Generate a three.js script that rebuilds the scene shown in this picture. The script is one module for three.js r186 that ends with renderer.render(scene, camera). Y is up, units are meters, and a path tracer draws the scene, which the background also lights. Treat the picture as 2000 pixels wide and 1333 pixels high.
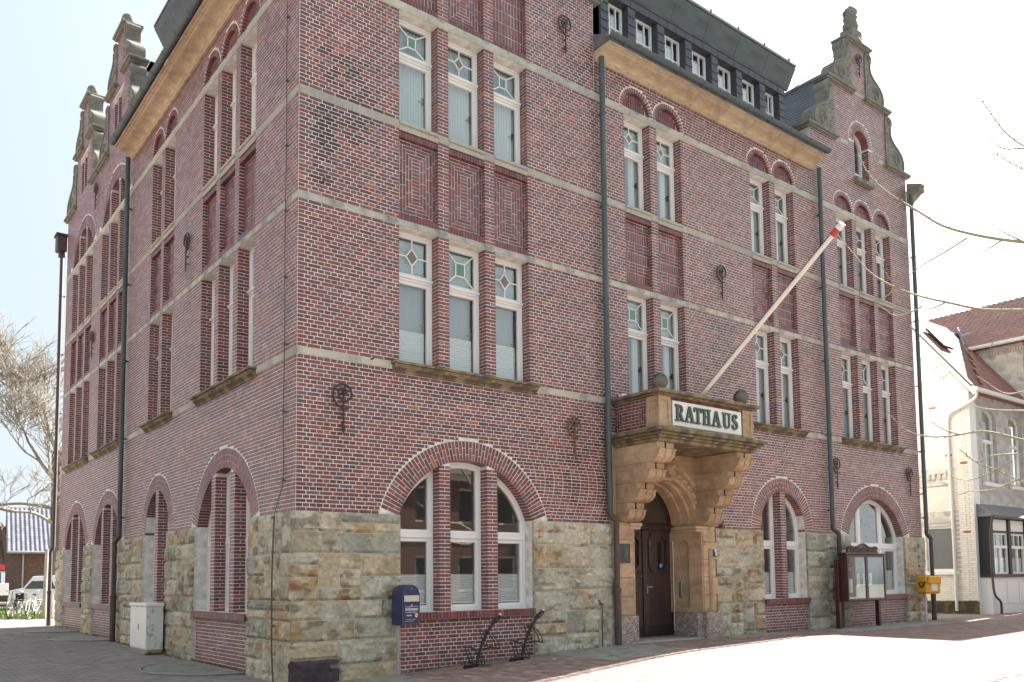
import * as THREE from 'three';
import { mergeGeometries } from 'three/addons/utils/BufferGeometryUtils.js';
import { TextGeometry } from 'three/addons/geometries/TextGeometry.js';
import { FontLoader } from 'three/addons/loaders/FontLoader.js';

// ---------- camera, sky, sun, exposure ----------
const scene = new THREE.Scene();
const camera = new THREE.PerspectiveCamera(2 * Math.atan(666.5 / 1666.0) * 180 / Math.PI, 2000 / 1333, 0.1, 900);
{
  const yaw = 0.67106, pit = 0.075265, rol = -0.011484;
  const F = new THREE.Vector3(Math.sin(yaw) * Math.cos(pit), Math.sin(pit), -Math.cos(yaw) * Math.cos(pit));
  const R0 = new THREE.Vector3(Math.cos(yaw), 0, Math.sin(yaw));
  const U0 = new THREE.Vector3().crossVectors(R0, F);
  const R1 = R0.clone().multiplyScalar(Math.cos(rol)).addScaledVector(U0, Math.sin(rol));
  const U1 = new THREE.Vector3().crossVectors(R1, F);
  camera.position.set(-5.3014, 1.62, 12.2472);
  camera.quaternion.setFromRotationMatrix(new THREE.Matrix4().makeBasis(R1, U1, F.clone().negate()));
  camera.setViewOffset(2000, 1333, 1000 - 1022.85, 666.5 - 1006.28, 2000, 1333);   // the lens is shifted up
  camera.updateProjectionMatrix(); camera.updateMatrixWorld(true);
}
const SUN_DIR = new THREE.Vector3(Math.cos(0.56), Math.tan(0.56) * Math.cos(0.56), -0.145 * Math.cos(0.56)).normalize();
const EXPOSURE = 6.1;
{ // sky: thin bright spring haze, white round the sun, pale blue away from it
  const W = 512, H = 256, d = new Float32Array(W * H * 4);
  for (let r = 0; r < H; r++) {
    const el = ((r + 0.5) / H - 0.5) * Math.PI, y = Math.sin(el);
    for (let c = 0; c < W; c++) {
      const az = ((c + 0.5) / W - 0.5) * 2 * Math.PI, x = Math.cos(az) * Math.cos(el), z = Math.sin(az) * Math.cos(el);
      const cs = Math.max(-1, Math.min(1, x * SUN_DIR.x + y * SUN_DIR.y + z * SUN_DIR.z));
      const glow = Math.min(1, 1.15 * Math.pow(Math.max(0, 0.5 + 0.5 * cs), 9)), low = Math.exp(-Math.max(0, y) * 3.2);
      const high = [0.108, 0.136, 0.160], pale = [0.142, 0.156, 0.166], white = [0.40, 0.395, 0.385], i = (r * W + c) * 4;
      for (let k = 0; k < 3; k++) d[i + k] = ((high[k] * (1 - low) + pale[k] * low) * (1 - glow) + white[k] * glow) * (y < 0 ? 0.8 : 1);
      d[i + 3] = 1;
    }
  }
  const t = new THREE.DataTexture(d, W, H, THREE.RGBAFormat, THREE.FloatType);
  t.mapping = THREE.EquirectangularReflectionMapping; t.magFilter = THREE.LinearFilter; t.needsUpdate = true;
  scene.background = t; scene.environment = t;
}
const sun = new THREE.DirectionalLight(new THREE.Color(1, 0.955, 0.88), 4.6);
sun.position.copy(SUN_DIR).multiplyScalar(90); sun.target.position.set(5, 2, 0);
sun.castShadow = true; sun.shadow.radius = 1; sun.shadow.mapSize.set(4096, 4096);
Object.assign(sun.shadow.camera, { left: -50, right: 50, top: 50, bottom: -50, near: 1, far: 220 });
scene.add(sun, sun.target);
const renderer = new THREE.WebGLRenderer({ antialias: true });
renderer.setSize(1024, 682); renderer.shadowMap.enabled = true;
renderer.toneMapping = THREE.LinearToneMapping; renderer.toneMappingExposure = EXPOSURE;
// ---------- helpers ----------
function mulberry(a) { return () => { a = (a + 0x6d2b79f5) | 0; let t = Math.imul(a ^ (a >>> 15), 1 | a); t = (t + Math.imul(t ^ (t >>> 7), 61 | t)) ^ t; return ((t ^ (t >>> 14)) >>> 0) / 4294967296; }; }
const rnd = mulberry(20240);
const rr = (a, b) => a + (b - a) * rnd();
const ri = (n) => Math.floor(rnd() * n);
const PI = Math.PI, clamp = (x, a, b) => Math.min(b, Math.max(a, x)), ss = (t) => { t = clamp(t, 0, 1); return t * t * (3 - 2 * t); };
function h2(ix, iy, s) { let n = Math.imul(ix, 374761393) + Math.imul(iy, 668265263) + Math.imul(s, 1442695041); n = Math.imul(n ^ (n >>> 13), 1274126177); return ((n ^ (n >>> 16)) >>> 0) / 4294967296; }
function vn(x, y, s = 0, per = 0) { // value noise, tileable when per > 0
  const ix = Math.floor(x), iy = Math.floor(y), fx = x - ix, fy = y - iy, u = fx * fx * (3 - 2 * fx), v = fy * fy * (3 - 2 * fy);
  const w = (i) => per ? ((i % per) + per) % per : i;
  const a = h2(w(ix), w(iy), s), b = h2(w(ix + 1), w(iy), s), c = h2(w(ix), w(iy + 1), s), d = h2(w(ix + 1), w(iy + 1), s);
  return a + (b - a) * u + (c - a) * v + (a - b - c + d) * u * v;
}
function fbm(x, y, s = 0, oct = 4, per = 0) { let a = 0.5, t = 0, n = 0; for (let i = 0; i < oct; i++) { t += a * vn(x, y, s + i * 17, per); n += a; a *= 0.5; x *= 2; y *= 2; per *= 2; } return t / n; }
function tex(size, fn, srgb = true, rx = 1, ry = 1) {
  const d = new Uint8Array(size * size * 4);
  for (let j = 0; j < size; j++) for (let i = 0; i < size; i++) {
    const c = fn(i / size, j / size), o = (j * size + i) * 4;
    for (let k = 0; k < 3; k++) d[o + k] = clamp(Math.round((c.length ? c[k] : c) * 255), 0, 255);
    d[o + 3] = 255;
  }
  const t = new THREE.DataTexture(d, size, size, THREE.RGBAFormat);
  t.wrapS = t.wrapT = THREE.RepeatWrapping; t.magFilter = THREE.LinearFilter; t.minFilter = THREE.LinearMipmapLinearFilter; t.generateMipmaps = true;
  if (srgb) t.colorSpace = THREE.SRGBColorSpace;
  t.repeat.set(rx, ry); t.needsUpdate = true; return t;
}
function canvasTex(w, h, draw) {
  const c = document.createElement('canvas'); c.width = w; c.height = h; draw(c.getContext('2d'), w, h);
  const t = new THREE.CanvasTexture(c); t.colorSpace = THREE.SRGBColorSpace; return t;
}
const lin = (r, g, b) => new THREE.Color().setRGB(r, g, b);
function mat(r, g, b, rough = 0.85, o = {}) { return new THREE.MeshPhysicalMaterial({ color: lin(r, g, b), roughness: rough, ...o }); }

function mesh(name, geo, m, parent = scene) {
  const o = new THREE.Mesh(Array.isArray(geo) ? merge(geo) : geo, m); o.name = name; o.castShadow = o.receiveShadow = true; parent.add(o); return o;
}
const taken = new Map();
function numbered(n) { const k = taken.get(n) || 0; taken.set(n, k + 1); return k ? n + '_' + String(k).padStart(3, '0') : n; }
function thing(name, label, category, pos = [0, 0, 0], turn = 0, group) {
  const o = new THREE.Group(); o.name = numbered(name); o.position.set(...pos); o.rotation.y = turn; o.userData = { label, category };
  if (group) o.userData.group = group; scene.add(o); return o;
}
function tag(o, label, category, group) { o.name = numbered(o.name); o.userData = { ...o.userData, label, category }; if (group) o.userData.group = group; return o; }
function structure(o, label) { o.userData.kind = 'structure'; if (label) o.userData.label = label; return o; }
function clean(g) { g = g.index ? g.toNonIndexed() : g; for (const k of Object.keys(g.attributes)) if (!['position', 'normal', 'uv'].includes(k)) g.deleteAttribute(k);
  if (!g.attributes.uv) g.setAttribute('uv', new THREE.Float32BufferAttribute(new Float32Array(g.attributes.position.count * 2), 2)); g.morphAttributes = {}; return g; }
function merge(list) { const gs = list.filter(Boolean).map(clean); return gs.length === 1 ? gs[0] : mergeGeometries(gs); }
// box uv in metres: dominant axis of the normal
function boxUV(g, k = 1, ou = 0, ov = 0) {
  const p = g.attributes.position, n = g.attributes.normal, uv = new Float32Array(p.count * 2);
  for (let i = 0; i < p.count; i++) {
    const ax = Math.abs(n.getX(i)), ay = Math.abs(n.getY(i)), az = Math.abs(n.getZ(i)), x = p.getX(i), y = p.getY(i), z = p.getZ(i);
    if (ay > ax && ay > az) { uv[2 * i] = x * k + ou; uv[2 * i + 1] = z * k + ov; } else if (ax > az) { uv[2 * i] = z * k + ou; uv[2 * i + 1] = y * k + ov; } else { uv[2 * i] = x * k + ou; uv[2 * i + 1] = y * k + ov; }
  }
  g.setAttribute('uv', new THREE.BufferAttribute(uv, 2)); return g;
}
function bx(x0, x1, y0, y1, z0, z1) { const g = new THREE.BoxGeometry(Math.abs(x1 - x0), Math.abs(y1 - y0), Math.abs(z1 - z0)); g.translate((x0 + x1) / 2, (y0 + y1) / 2, (z0 + z1) / 2); return boxUV(g.toNonIndexed()); }
// chamfered box
function cb(x0, x1, y0, y1, z0, z1, c = 0.008) {
  const w = (x1 - x0) / 2, h = (y1 - y0) / 2, d = (z1 - z0) / 2, P = [];
  c = Math.min(c, w * 0.45, h * 0.45, d * 0.45);
  const tri = (a, b, e) => P.push(...a, ...b, ...e), quad = (a, b, e, f) => { tri(a, b, e); tri(a, e, f); };
  const V = (sx, sy, sz, ax) => [sx * (ax === 0 ? w : w - c), sy * (ax === 1 ? h : h - c), sz * (ax === 2 ? d : d - c)];
  const face = (ax, s) => { const q = ax === 0 ? [[s, -1, -1], [s, 1, -1], [s, 1, 1], [s, -1, 1]] : ax === 1 ? [[-1, s, -1], [-1, s, 1], [1, s, 1], [1, s, -1]] : [[-1, -1, s], [1, -1, s], [1, 1, s], [-1, 1, s]];
    const v = q.map((k) => V(...k, ax)); s > 0 ? quad(...v) : quad(v[3], v[2], v[1], v[0]); };
  for (let ax = 0; ax < 3; ax++) for (const s of [-1, 1]) face(ax, s);
  const orient = (a, b, e, f, n) => { const A = new THREE.Vector3(...a), u = new THREE.Vector3(...b).sub(A), v = new THREE.Vector3(...e).sub(A); (u.cross(v).dot(n) > 0) ? quad(a, b, e, f) : quad(f, e, b, a); };
  for (const [i, j, k] of [[0, 1, 2], [0, 2, 1], [1, 2, 0]]) for (const si of [-1, 1]) for (const sj of [-1, 1]) {
    const mk = (ax, sk) => { const s = [0, 0, 0]; s[i] = si; s[j] = sj; s[k] = sk; return V(...s, ax); }, n = [0, 0, 0]; n[i] = si; n[j] = sj;
    orient(mk(i, -1), mk(i, 1), mk(j, 1), mk(j, -1), new THREE.Vector3(...n));
  }
  for (const sx of [-1, 1]) for (const sy of [-1, 1]) for (const sz of [-1, 1]) {
    const a = V(sx, sy, sz, 0), b = V(sx, sy, sz, 1), e = V(sx, sy, sz, 2); sx * sy * sz > 0 ? tri(a, b, e) : tri(a, e, b);
  }
  const g = new THREE.BufferGeometry(); g.setAttribute('position', new THREE.Float32BufferAttribute(P, 3)); g.computeVertexNormals();
  g.translate((x0 + x1) / 2, (y0 + y1) / 2, (z0 + z1) / 2); return boxUV(g);
}
function ex(points, depth, z0 = 0, holes = [], seg = 8) { // extrude polygon (x,y) along z
  const s = new THREE.Shape(points.map((p) => new THREE.Vector2(...p)));
  for (const h of holes) s.holes.push(new THREE.Path(h.map((p) => new THREE.Vector2(...p))));
  const g = new THREE.ExtrudeGeometry(s, { depth, bevelEnabled: false, curveSegments: seg }); g.translate(0, 0, z0); return g;
}
function tube(pts, r, seg = 8, closed = false, n = 0) {
  const c = new THREE.CatmullRomCurve3(pts.map((p) => new THREE.Vector3(...p)), closed, 'centripetal');
  return new THREE.TubeGeometry(c, n || Math.max(4, pts.length * 4), r, seg, closed);
}
function rod(a, b, r0, r1 = r0, seg = 10) {
  const A = new THREE.Vector3(...a), B = new THREE.Vector3(...b), L = A.distanceTo(B), g = new THREE.CylinderGeometry(r1, r0, L, seg);
  g.translate(0, L / 2, 0); g.applyQuaternion(new THREE.Quaternion().setFromUnitVectors(new THREE.Vector3(0, 1, 0), B.sub(A).normalize())); g.translate(...a); return g;
}
function bar(a, b, w, d) { // rectangular bar from a to b in a plane of constant z (width w in plane, depth d along z)
  const L = Math.hypot(b[0] - a[0], b[1] - a[1]), g = new THREE.BoxGeometry(L, w, d); g.rotateZ(Math.atan2(b[1] - a[1], b[0] - a[0])); g.translate((a[0] + b[0]) / 2, (a[1] + b[1]) / 2, (a[2] + b[2]) / 2); return boxUV(g.toNonIndexed());
}
function lathe(pts, seg = 20) { return new THREE.LatheGeometry(pts.map((p) => new THREE.Vector2(...p)), seg); }
// profile swept along x: pts = [z, y] polygon
function profX(pts, x0, x1) { const g = ex(pts.map(([z, y]) => [z, y]), x1 - x0); g.rotateY(PI / 2); g.scale(1, 1, -1); fixWind(g); g.translate(x0, 0, 0); return boxUV(clean(g)); }
function fixWind(g) { if (g.index) { const a = g.index.array; for (let i = 0; i < a.length; i += 3) { const t = a[i]; a[i] = a[i + 1]; a[i + 1] = t; } } else { const p = g.attributes.position.array; for (let i = 0; i < p.length; i += 9) for (let k = 0; k < 3; k++) { const t = p[i + k]; p[i + k] = p[i + 3 + k]; p[i + 3 + k] = t; } } g.computeVertexNormals(); return g; }
function place(g, m) { g.applyMatrix4(m); return g; }
// ground height: the street rises a little from the corner along both fronts
function ground(x, z) { return 0.07 + 0.23 * Math.max(ss(x / 7), clamp(-z / 17, 0, 1)); }
// ---------- materials ----------
const grain = tex(128, (u, v) => { const n = 0.78 + 0.30 * fbm(u * 8, v * 8, 3, 4, 8) - 0.10 * (vn(u * 40, v * 40, 9, 40) > 0.82); return [n, n, n]; });
const fineBump = tex(128, (u, v) => fbm(u * 12, v * 12, 5, 4, 12), false);
const streakBump = tex(128, (u, v) => 0.6 * fbm(u * 24, v * 3, 5, 3, 3) + 0.4 * vn(u * 50, v * 50, 2, 50), false);
// coarse quarry sandstone: grey-green with ochre and iron-brown veins and pale lichen
function stoneTex(seed, ochre, lichen) {
  return tex(512, (u, v) => {
    const a = fbm(u * 4, v * 4, seed, 5, 4), b = fbm(u * 6 + 0.3 * a, v * 6, seed + 40, 4, 6), f = fbm(u * 40, v * 40, seed + 80, 2, 40);
    let c = [0.675 + 0.20 * (a - 0.5), 0.66 + 0.19 * (a - 0.5), 0.60 + 0.19 * (a - 0.5)];
    const o = ss((b - (0.60 - ochre)) * 7); c = [c[0] * (1 - o) + 0.66 * o, c[1] * (1 - o) + 0.575 * o, c[2] * (1 - o) + 0.45 * o];
    const br = ss((fbm(u * 5, v * 9, seed + 120, 4, 5) - 0.60) * 7); c = [c[0] * (1 - 0.22 * br), c[1] * (1 - 0.25 * br), c[2] * (1 - 0.28 * br)];
    const li = ss((fbm(u * 14, v * 14, seed + 160, 4, 14) - (0.63 - lichen)) * 12); c = c.map((x, k) => x * (1 - 0.7 * li) + [0.74, 0.74, 0.68][k] * 0.7 * li);
    const m = 0.88 + 0.24 * f; return c.map((x) => x * m);
  });
}
const stoneMaps = [stoneTex(11, 0.02, 0.0), stoneTex(31, 0.10, 0.03), stoneTex(57, -0.04, 0.05)];
const stoneBump = tex(256, (u, v) => 0.7 * fbm(u * 6, v * 9, 21, 5, 3) + 0.3 * fbm(u * 40, v * 40, 22, 2, 40), false);
const STONES = [];
for (let i = 0; i < 9; i++) {
  const tint = [[1, 1, 0.98], [0.86, 0.9, 0.88], [1.05, 0.98, 0.90], [0.72, 0.76, 0.76], [0.98, 0.93, 0.84], [0.92, 0.95, 0.92], [1.0, 0.88, 0.72], [0.84, 0.79, 0.70], [1.1, 1.08, 1.03]][i];
  STONES.push(new THREE.MeshPhysicalMaterial({ map: stoneMaps[i % 3], color: lin(...tint.map((t) => t * 1.0)), roughness: 0.93, bumpMap: stoneBump, bumpScale: 0.008 }));
}
const sandMap = tex(256, (u, v) => { const n = 0.86 + 0.26 * (fbm(u * 5, v * 5, 71, 5, 5) - 0.5) + 0.12 * (vn(u * 90, v * 90, 4, 90) - 0.5); const s = ss((fbm(u * 3, v * 3, 75, 4, 3) - 0.6) * 6); return [n * (1 - 0.22 * s), n * (1 - 0.20 * s), n * (1 - 0.18 * s)]; });
const warmMap = tex(256, (u, v) => { const w = 0.5 + 0.5 * Math.sin((v * 6 + 1.6 * fbm(u * 3, v * 3, 7, 3, 3)) * 2 * PI); const n = 0.92 + 0.035 * (w - 0.5) + 0.25 * (fbm(u * 6, v * 6, 81, 4, 6) - 0.5) + 0.1 * (vn(u * 100, v * 100, 4, 100) - 0.5); const so = 0.13 * ss((fbm(u * 3, v * 3, 85, 5, 3) - 0.48) * 4); return [n * (1 - so), n * 0.985 * (1 - so * 1.05), n * 0.96 * (1 - so * 1.05)]; });
const dirtMap = tex(256, (u, v) => { const s = ss((fbm(u * 4, v * 4, 91, 5, 4) - 0.42) * 5), g = ss((fbm(u * 5, v * 5, 97, 4, 5) - 0.55) * 7); let c = [0.60, 0.53, 0.43]; c = c.map((x, k) => x * (1 - s) + [0.40, 0.36, 0.31][k] * s); c = c.map((x, k) => x * (1 - 0.6 * g) + [0.42, 0.42, 0.24][k] * 0.6 * g); const n = 0.85 + 0.3 * vn(u * 80, v * 80, 3, 80); return c.map((x) => x * n); });
const M = {
  mortar: mat(0.80, 0.775, 0.72, 0.95, { map: grain, bumpMap: fineBump, bumpScale: 0.002 }),
  brick: mat(1, 1, 1, 0.42, { map: grain, bumpMap: fineBump, bumpScale: 0.002 }),
  band: [mat(0.56, 0.55, 0.47, 0.9, { map: sandMap, bumpMap: fineBump, bumpScale: 0.002 }), mat(0.50, 0.50, 0.44, 0.9, { map: sandMap, bumpMap: fineBump, bumpScale: 0.002 }), mat(0.62, 0.59, 0.49, 0.9, { map: sandMap, bumpMap: fineBump, bumpScale: 0.002 })],
  warm: [mat(0.53, 0.385, 0.255, 0.88, { map: warmMap, bumpMap: fineBump, bumpScale: 0.003 }), mat(0.475, 0.34, 0.225, 0.88, { map: warmMap, bumpMap: fineBump, bumpScale: 0.003 }), mat(0.58, 0.43, 0.29, 0.88, { map: warmMap, bumpMap: fineBump, bumpScale: 0.003 })],
  cream: [mat(0.62, 0.50, 0.355, 0.85, { map: warmMap }), mat(0.66, 0.535, 0.39, 0.85, { map: warmMap }), mat(0.58, 0.46, 0.32, 0.85, { map: warmMap })],
  dirty: mat(0.8, 0.8, 0.8, 0.95, { map: dirtMap, bumpMap: fineBump, bumpScale: 0.004 }),
  carved: mat(0.285, 0.28, 0.235, 0.95, { map: sandMap, bumpMap: fineBump, bumpScale: 0.006 }),
  stained: mat(1, 1, 1, 0.9, { map: tex(256, (u, v) => { const d = ss((fbm(u * 3, v * 3, 401, 5, 3) - 0.33) * 7), y = ss((fbm(u * 5, v * 5, 411, 4, 5) - 0.52) * 7), c = [0.60, 0.585, 0.53].map((x, k) => x * (1 - 0.7 * y) + [0.60, 0.55, 0.28][k] * 0.7 * y), n = 0.85 + 0.3 * fbm(u * 30, v * 30, 421, 2, 30); return c.map((x, k) => (x * (1 - d) + [0.26, 0.225, 0.245][k] * d) * n); }), bumpMap: stoneBump, bumpScale: 0.012 }),
  granite: mat(0.50, 0.45, 0.41, 0.8, { map: tex(128, (u, v) => { const n = 0.6 + 0.8 * vn(u * 64, v * 64, 8, 64); return [n * 0.8, n * 0.77, n * 0.76]; }) }),
  white: mat(0.80, 0.79, 0.765, 0.45),
  glass: new THREE.MeshPhysicalMaterial({ color: lin(0.93, 0.96, 0.96), roughness: 0.02, metalness: 0, transmission: 1, thickness: 0, ior: 1.85, specularIntensity: 1 }),
  rippled: new THREE.MeshPhysicalMaterial({ color: lin(0.88, 0.93, 0.95), roughness: 0.16, transmission: 1, thickness: 0, ior: 1.52, bumpMap: fineBump, bumpScale: 0.003 }),
  greenGlass: new THREE.MeshPhysicalMaterial({ color: lin(0.38, 0.62, 0.50), roughness: 0.12, transmission: 0.75, thickness: 0, ior: 1.52 }),
  amberGlass: new THREE.MeshPhysicalMaterial({ color: lin(0.50, 0.46, 0.36), roughness: 0.12, transmission: 0.75, thickness: 0, ior: 1.52 }),
  curtain: mat(0.80, 0.81, 0.80, 0.95, { transmission: 0.25, thickness: 0, side: THREE.DoubleSide }),
  sheer: mat(0.62, 0.66, 0.69, 0.95, { transmission: 0.4, thickness: 0, side: THREE.DoubleSide }),
  blind: mat(0.74, 0.74, 0.71, 0.9, { side: THREE.DoubleSide }),
  plaster: mat(0.62, 0.60, 0.56, 0.95), floorIn: mat(0.22, 0.17, 0.13, 0.8),
  copper: mat(0.125, 0.132, 0.136, 0.55, { map: tex(128, (u, v) => { const n = fbm(u * 3, v * 10, 61, 4, 3); return [0.62 + 0.3 * n, 0.7 + 0.3 * n, 0.7 + 0.3 * n]; }) }),
  pipeBrown: mat(0.085, 0.06, 0.058, 0.55, { map: grain }),
  iron: mat(0.055, 0.035, 0.032, 0.55, { map: grain }), rustIron: mat(0.16, 0.10, 0.07, 0.75, { map: grain }),
  black: mat(0.012, 0.013, 0.014, 0.42), steel: mat(0.55, 0.55, 0.55, 0.32, { metalness: 0.9 }), galv: mat(0.40, 0.41, 0.42, 0.5, { metalness: 0.4, map: grain }),
  lead: mat(0.17, 0.175, 0.19, 0.6, { map: grain }),
  slate: mat(1, 1, 1, 0.55, { map: grain }),
  door: mat(0.045, 0.022, 0.02, 0.42, { map: grain, bumpMap: streakBump, bumpScale: 0.001 }),
  doorDark: mat(0.014, 0.012, 0.013, 0.45),
};
const BRICKS = []; // fired clinker: reds, browns, plums, blue-greys and a few orange headers
{
  const base = [[0.225, 0.078, 0.070, 9], [0.195, 0.068, 0.064, 9], [0.170, 0.074, 0.076, 7], [0.140, 0.060, 0.058, 5], [0.245, 0.100, 0.090, 5], [0.165, 0.096, 0.110, 5], [0.115, 0.076, 0.088, 3], [0.20, 0.115, 0.120, 4], [0.175, 0.088, 0.078, 2], [0.105, 0.056, 0.058, 2], [0.33, 0.125, 0.07, 1], [0.26, 0.175, 0.18, 1]];
  for (const [r, g, b, n] of base) for (let k = 0; k < n; k++) { const m = rr(0.88, 1.14); BRICKS.push(lin(r * m * 1.08, g * m * 0.86 * rr(0.95, 1.06), b * m * 0.91 * rr(0.93, 1.08))); }
}
const brickMats = BRICKS.map((c) => { const m = M.brick.clone(); m.color = c; return m; });
const unitBox = new THREE.BoxGeometry(1, 1, 1);
// ---------- the town hall ----------
const hall = thing('town_hall', 'large red brick corner town hall with stepped gables and stone plinth', 'building');
const S = 2.6975, Cb = 5.1295, Ct = 5.2516, Bb = 7.6196, Bt = 7.7291, Ab = 9.3291, At = 9.4601, Db = 11.455, Dt = 11.615, SILL = 1.09, HP = 0.112;
const RIGHT = { rot: 0, u0: 0, u1: 19.25, tag: 'R' }, LEFT = { rot: -PI / 2, u0: -18.4, u1: 0, tag: 'L' };
const groups = (defs) => defs.map(([c, n]) => { const w = n * 0.785 + (n - 1) * 0.225; return { c, n, a: c - w / 2, b: c + w / 2, lights: Array.from({ length: n }, (_, i) => [c - w / 2 + i * 1.01, c - w / 2 + i * 1.01 + 0.785]) }; });
RIGHT.groups = groups([[3.205, 3], [8.145, 2], [12.46, 2], [16.74, 3]]);
LEFT.groups = groups([[-3.21, 3], [-7.41, 2], [-12.0, 3], [-15.95, 3]]);
function part(F, name, geo, m) { const o = mesh(name, geo, m, hall); o.rotation.y = F.rot; return o; }
const bricks = []; // {F, u, y, n, su, sy, sn, rot, c}
function brick(F, u, y, n, su, sy, sn, rot = 0, c = ri(BRICKS.length)) { bricks.push({ F, u, y, n, su, sy, sn, rot, c }); }
const JT = 0.0125;
// one course of cross bond between ua and ub; ql, qr: the ends turn into an opening, so end bricks are deep
function course(F, ua, ub, y0, y1, k, nf = 0, ql = false, qr = false, deep = 0.205, depth = 0.05) {
  const L = ub - ua; if (L < 0.03) return; const kk = ((k % 4) + 4) % 4, cuts = [0]; let x = 0;
  if (kk === 1 || kk === 3) { x = Math.min(L, 1.5 * HP); if (L < 3 * HP) x = Math.min(L, 2 * HP); cuts.push(x); if (kk === 3 && x < L) { x += HP; cuts.push(Math.min(x, L)); } while (x < L) { x += 2 * HP; cuts.push(Math.min(x, L)); } }
  else while (x < L) { x += HP; cuts.push(Math.min(x, L)); }
  if (cuts.length > 2 && L - cuts[cuts.length - 2] < 0.045) cuts.splice(cuts.length - 2, 1);
  for (let i = 0; i + 1 < cuts.length; i++) {
    const a = ua + cuts[i] + (i ? JT / 2 : (ql ? 0 : JT / 2)), b = ua + cuts[i + 1] - (i + 2 < cuts.length ? JT / 2 : (qr ? 0 : JT / 2)); if (b - a < 0.015) continue;
    const end = (i === 0 && ql) || (i + 2 === cuts.length && qr), jit = rr(-0.0015, 0.0015);
    if (!end) brick(F, (a + b) / 2, (y0 + y1) / 2, nf - depth / 2 + jit, b - a, y1 - y0 - JT, depth);
    else {
      const full = !(kk === 1 || kk === 3), d1 = Math.min(deep, full ? deep : 0.104), y = (y0 + y1) / 2, h = y1 - y0 - JT;
      brick(F, (a + b) / 2, y, nf - d1 / 2, b - a, h, d1);
      if (!full && deep - d1 > 0.05) { const w = 0.05; if (i === 0 && ql) brick(F, a + w / 2 + 0.0005, y, nf - d1 - JT - (deep - d1 - JT) / 2, w, h, deep - d1 - JT); if (i + 2 === cuts.length && qr) brick(F, b - w / 2 - 0.0005, y, nf - d1 - JT - (deep - d1 - JT) / 2, w, h, deep - d1 - JT); }
    }
  }
}
// courses over a zone with openings cut out. ex: {a,b,y0,y1,q} rectangles (q: opening with a reveal) or {c,cy,R,y0} circles
function fill(F, u0, u1, y0, y1, n, exl, k0 = 0, nf = 0) {
  const p = (y1 - y0) / n;
  for (let k = 0; k < n; k++) {
    const ya = y0 + k * p, yb = ya + p; let iv = [[u0, u1, false, false, 0]];
    for (const e of exl) {
      let a, b, q = e.q, deep = e.deep || 0.205;
      if (e.R !== undefined) { if (yb < e.y0 || ya > e.cy + e.R) continue; const yy = clamp(e.cy, ya, yb), h = Math.sqrt(Math.max(0, e.R * e.R - (yy - e.cy) ** 2)); a = e.c - h; b = e.c + h; }
      else { if (yb <= e.y0 + 0.004 || ya >= e.y1 - 0.004) continue; a = e.a; b = e.b; }
      const nx = []; for (const [p0, p1, l, r, dp] of iv) { if (b <= p0 || a >= p1) nx.push([p0, p1, l, r, dp]); else { if (a > p0) nx.push([p0, a, l, !!q, deep]); if (b < p1) nx.push([b, p1, !!q, r, deep]); } } iv = nx;
    }
    for (const [a, b, l, r, dp] of iv) course(F, a, b, ya, yb, k + k0, nf, l, r, dp || 0.205);
  }
}
// ring of voussoirs
function arch(F, c, cy, Ri, Ro, t0, t1, depth = 0.205, nf = 0.003) {
  const Rm = (Ri + Ro) / 2, N = Math.max(5, Math.round(Math.abs(t1 - t0) * Rm / 0.069)), dt = (t1 - t0) / N, T = Ro - Ri;
  for (let i = 0; i < N; i++) {
    const t = t0 + (i + 0.5) * dt, w = 2 * Ri * Math.tan(Math.abs(dt) / 2) - 0.012, parts = T > 0.3 ? (i % 2 ? [[0, 0.225], [0.236, T]] : [[0, 0.11], [0.121, T]]) : T > 0.2 ? [[0, T]] : [[0, T]];
    for (const [q0, q1] of parts) { const rm = Ri + (q0 + q1) / 2, ww = w * (rm / Ri) * 0.98; brick(F, c + rm * Math.cos(t), cy + rm * Math.sin(t), nf - depth / 2, ww, q1 - q0, depth, t - PI / 2); }
  }
}
const arcTop = (c, cy, R) => (u) => cy + Math.sqrt(Math.max(0, R * R - (u - c) ** 2));
function lightPoly(a, b, y0, c, cy, R, ins = 0) { // light under an arch: straight sides, bottom y0, top on the circle
  const A = a + ins, B = b - ins, Y = y0 + ins, r = R - ins, f = arcTop(c, cy, r), P = [[A, Y], [B, Y]], n = 10;
  for (let i = 0; i <= n; i++) { const u = B + (A - B) * i / n; P.push([u, Math.max(Y + 0.01, f(u))]); } return P;
}
function fullArchPoly(a, b, y0, c, cy, R, ins = 0) {
  const A = a + ins, B = b - ins, r = R - ins, P = [[A, y0 + ins], [B, y0 + ins]], n = 28, yS = cy + Math.sqrt(Math.max(0, R * R - ((b - a) / 2) ** 2)) ;
  const h = Math.min(0.9999, (B - A) / 2 / r), t = Math.asin(h);
  for (let i = 0; i <= n; i++) { const q = t - 2 * t * i / n; P.push([c + r * Math.sin(q), cy + r * Math.cos(q)]); } return P;
}
const isBig = (g) => g.n === 3;
const gArch = (g) => isBig(g) ? { c: g.c, cy: S - 0.49, R: 1.49, Ro: 1.84 } : { c: g.c, cy: S + 0.06, R: 0.8975, Ro: 1.235 };

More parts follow.
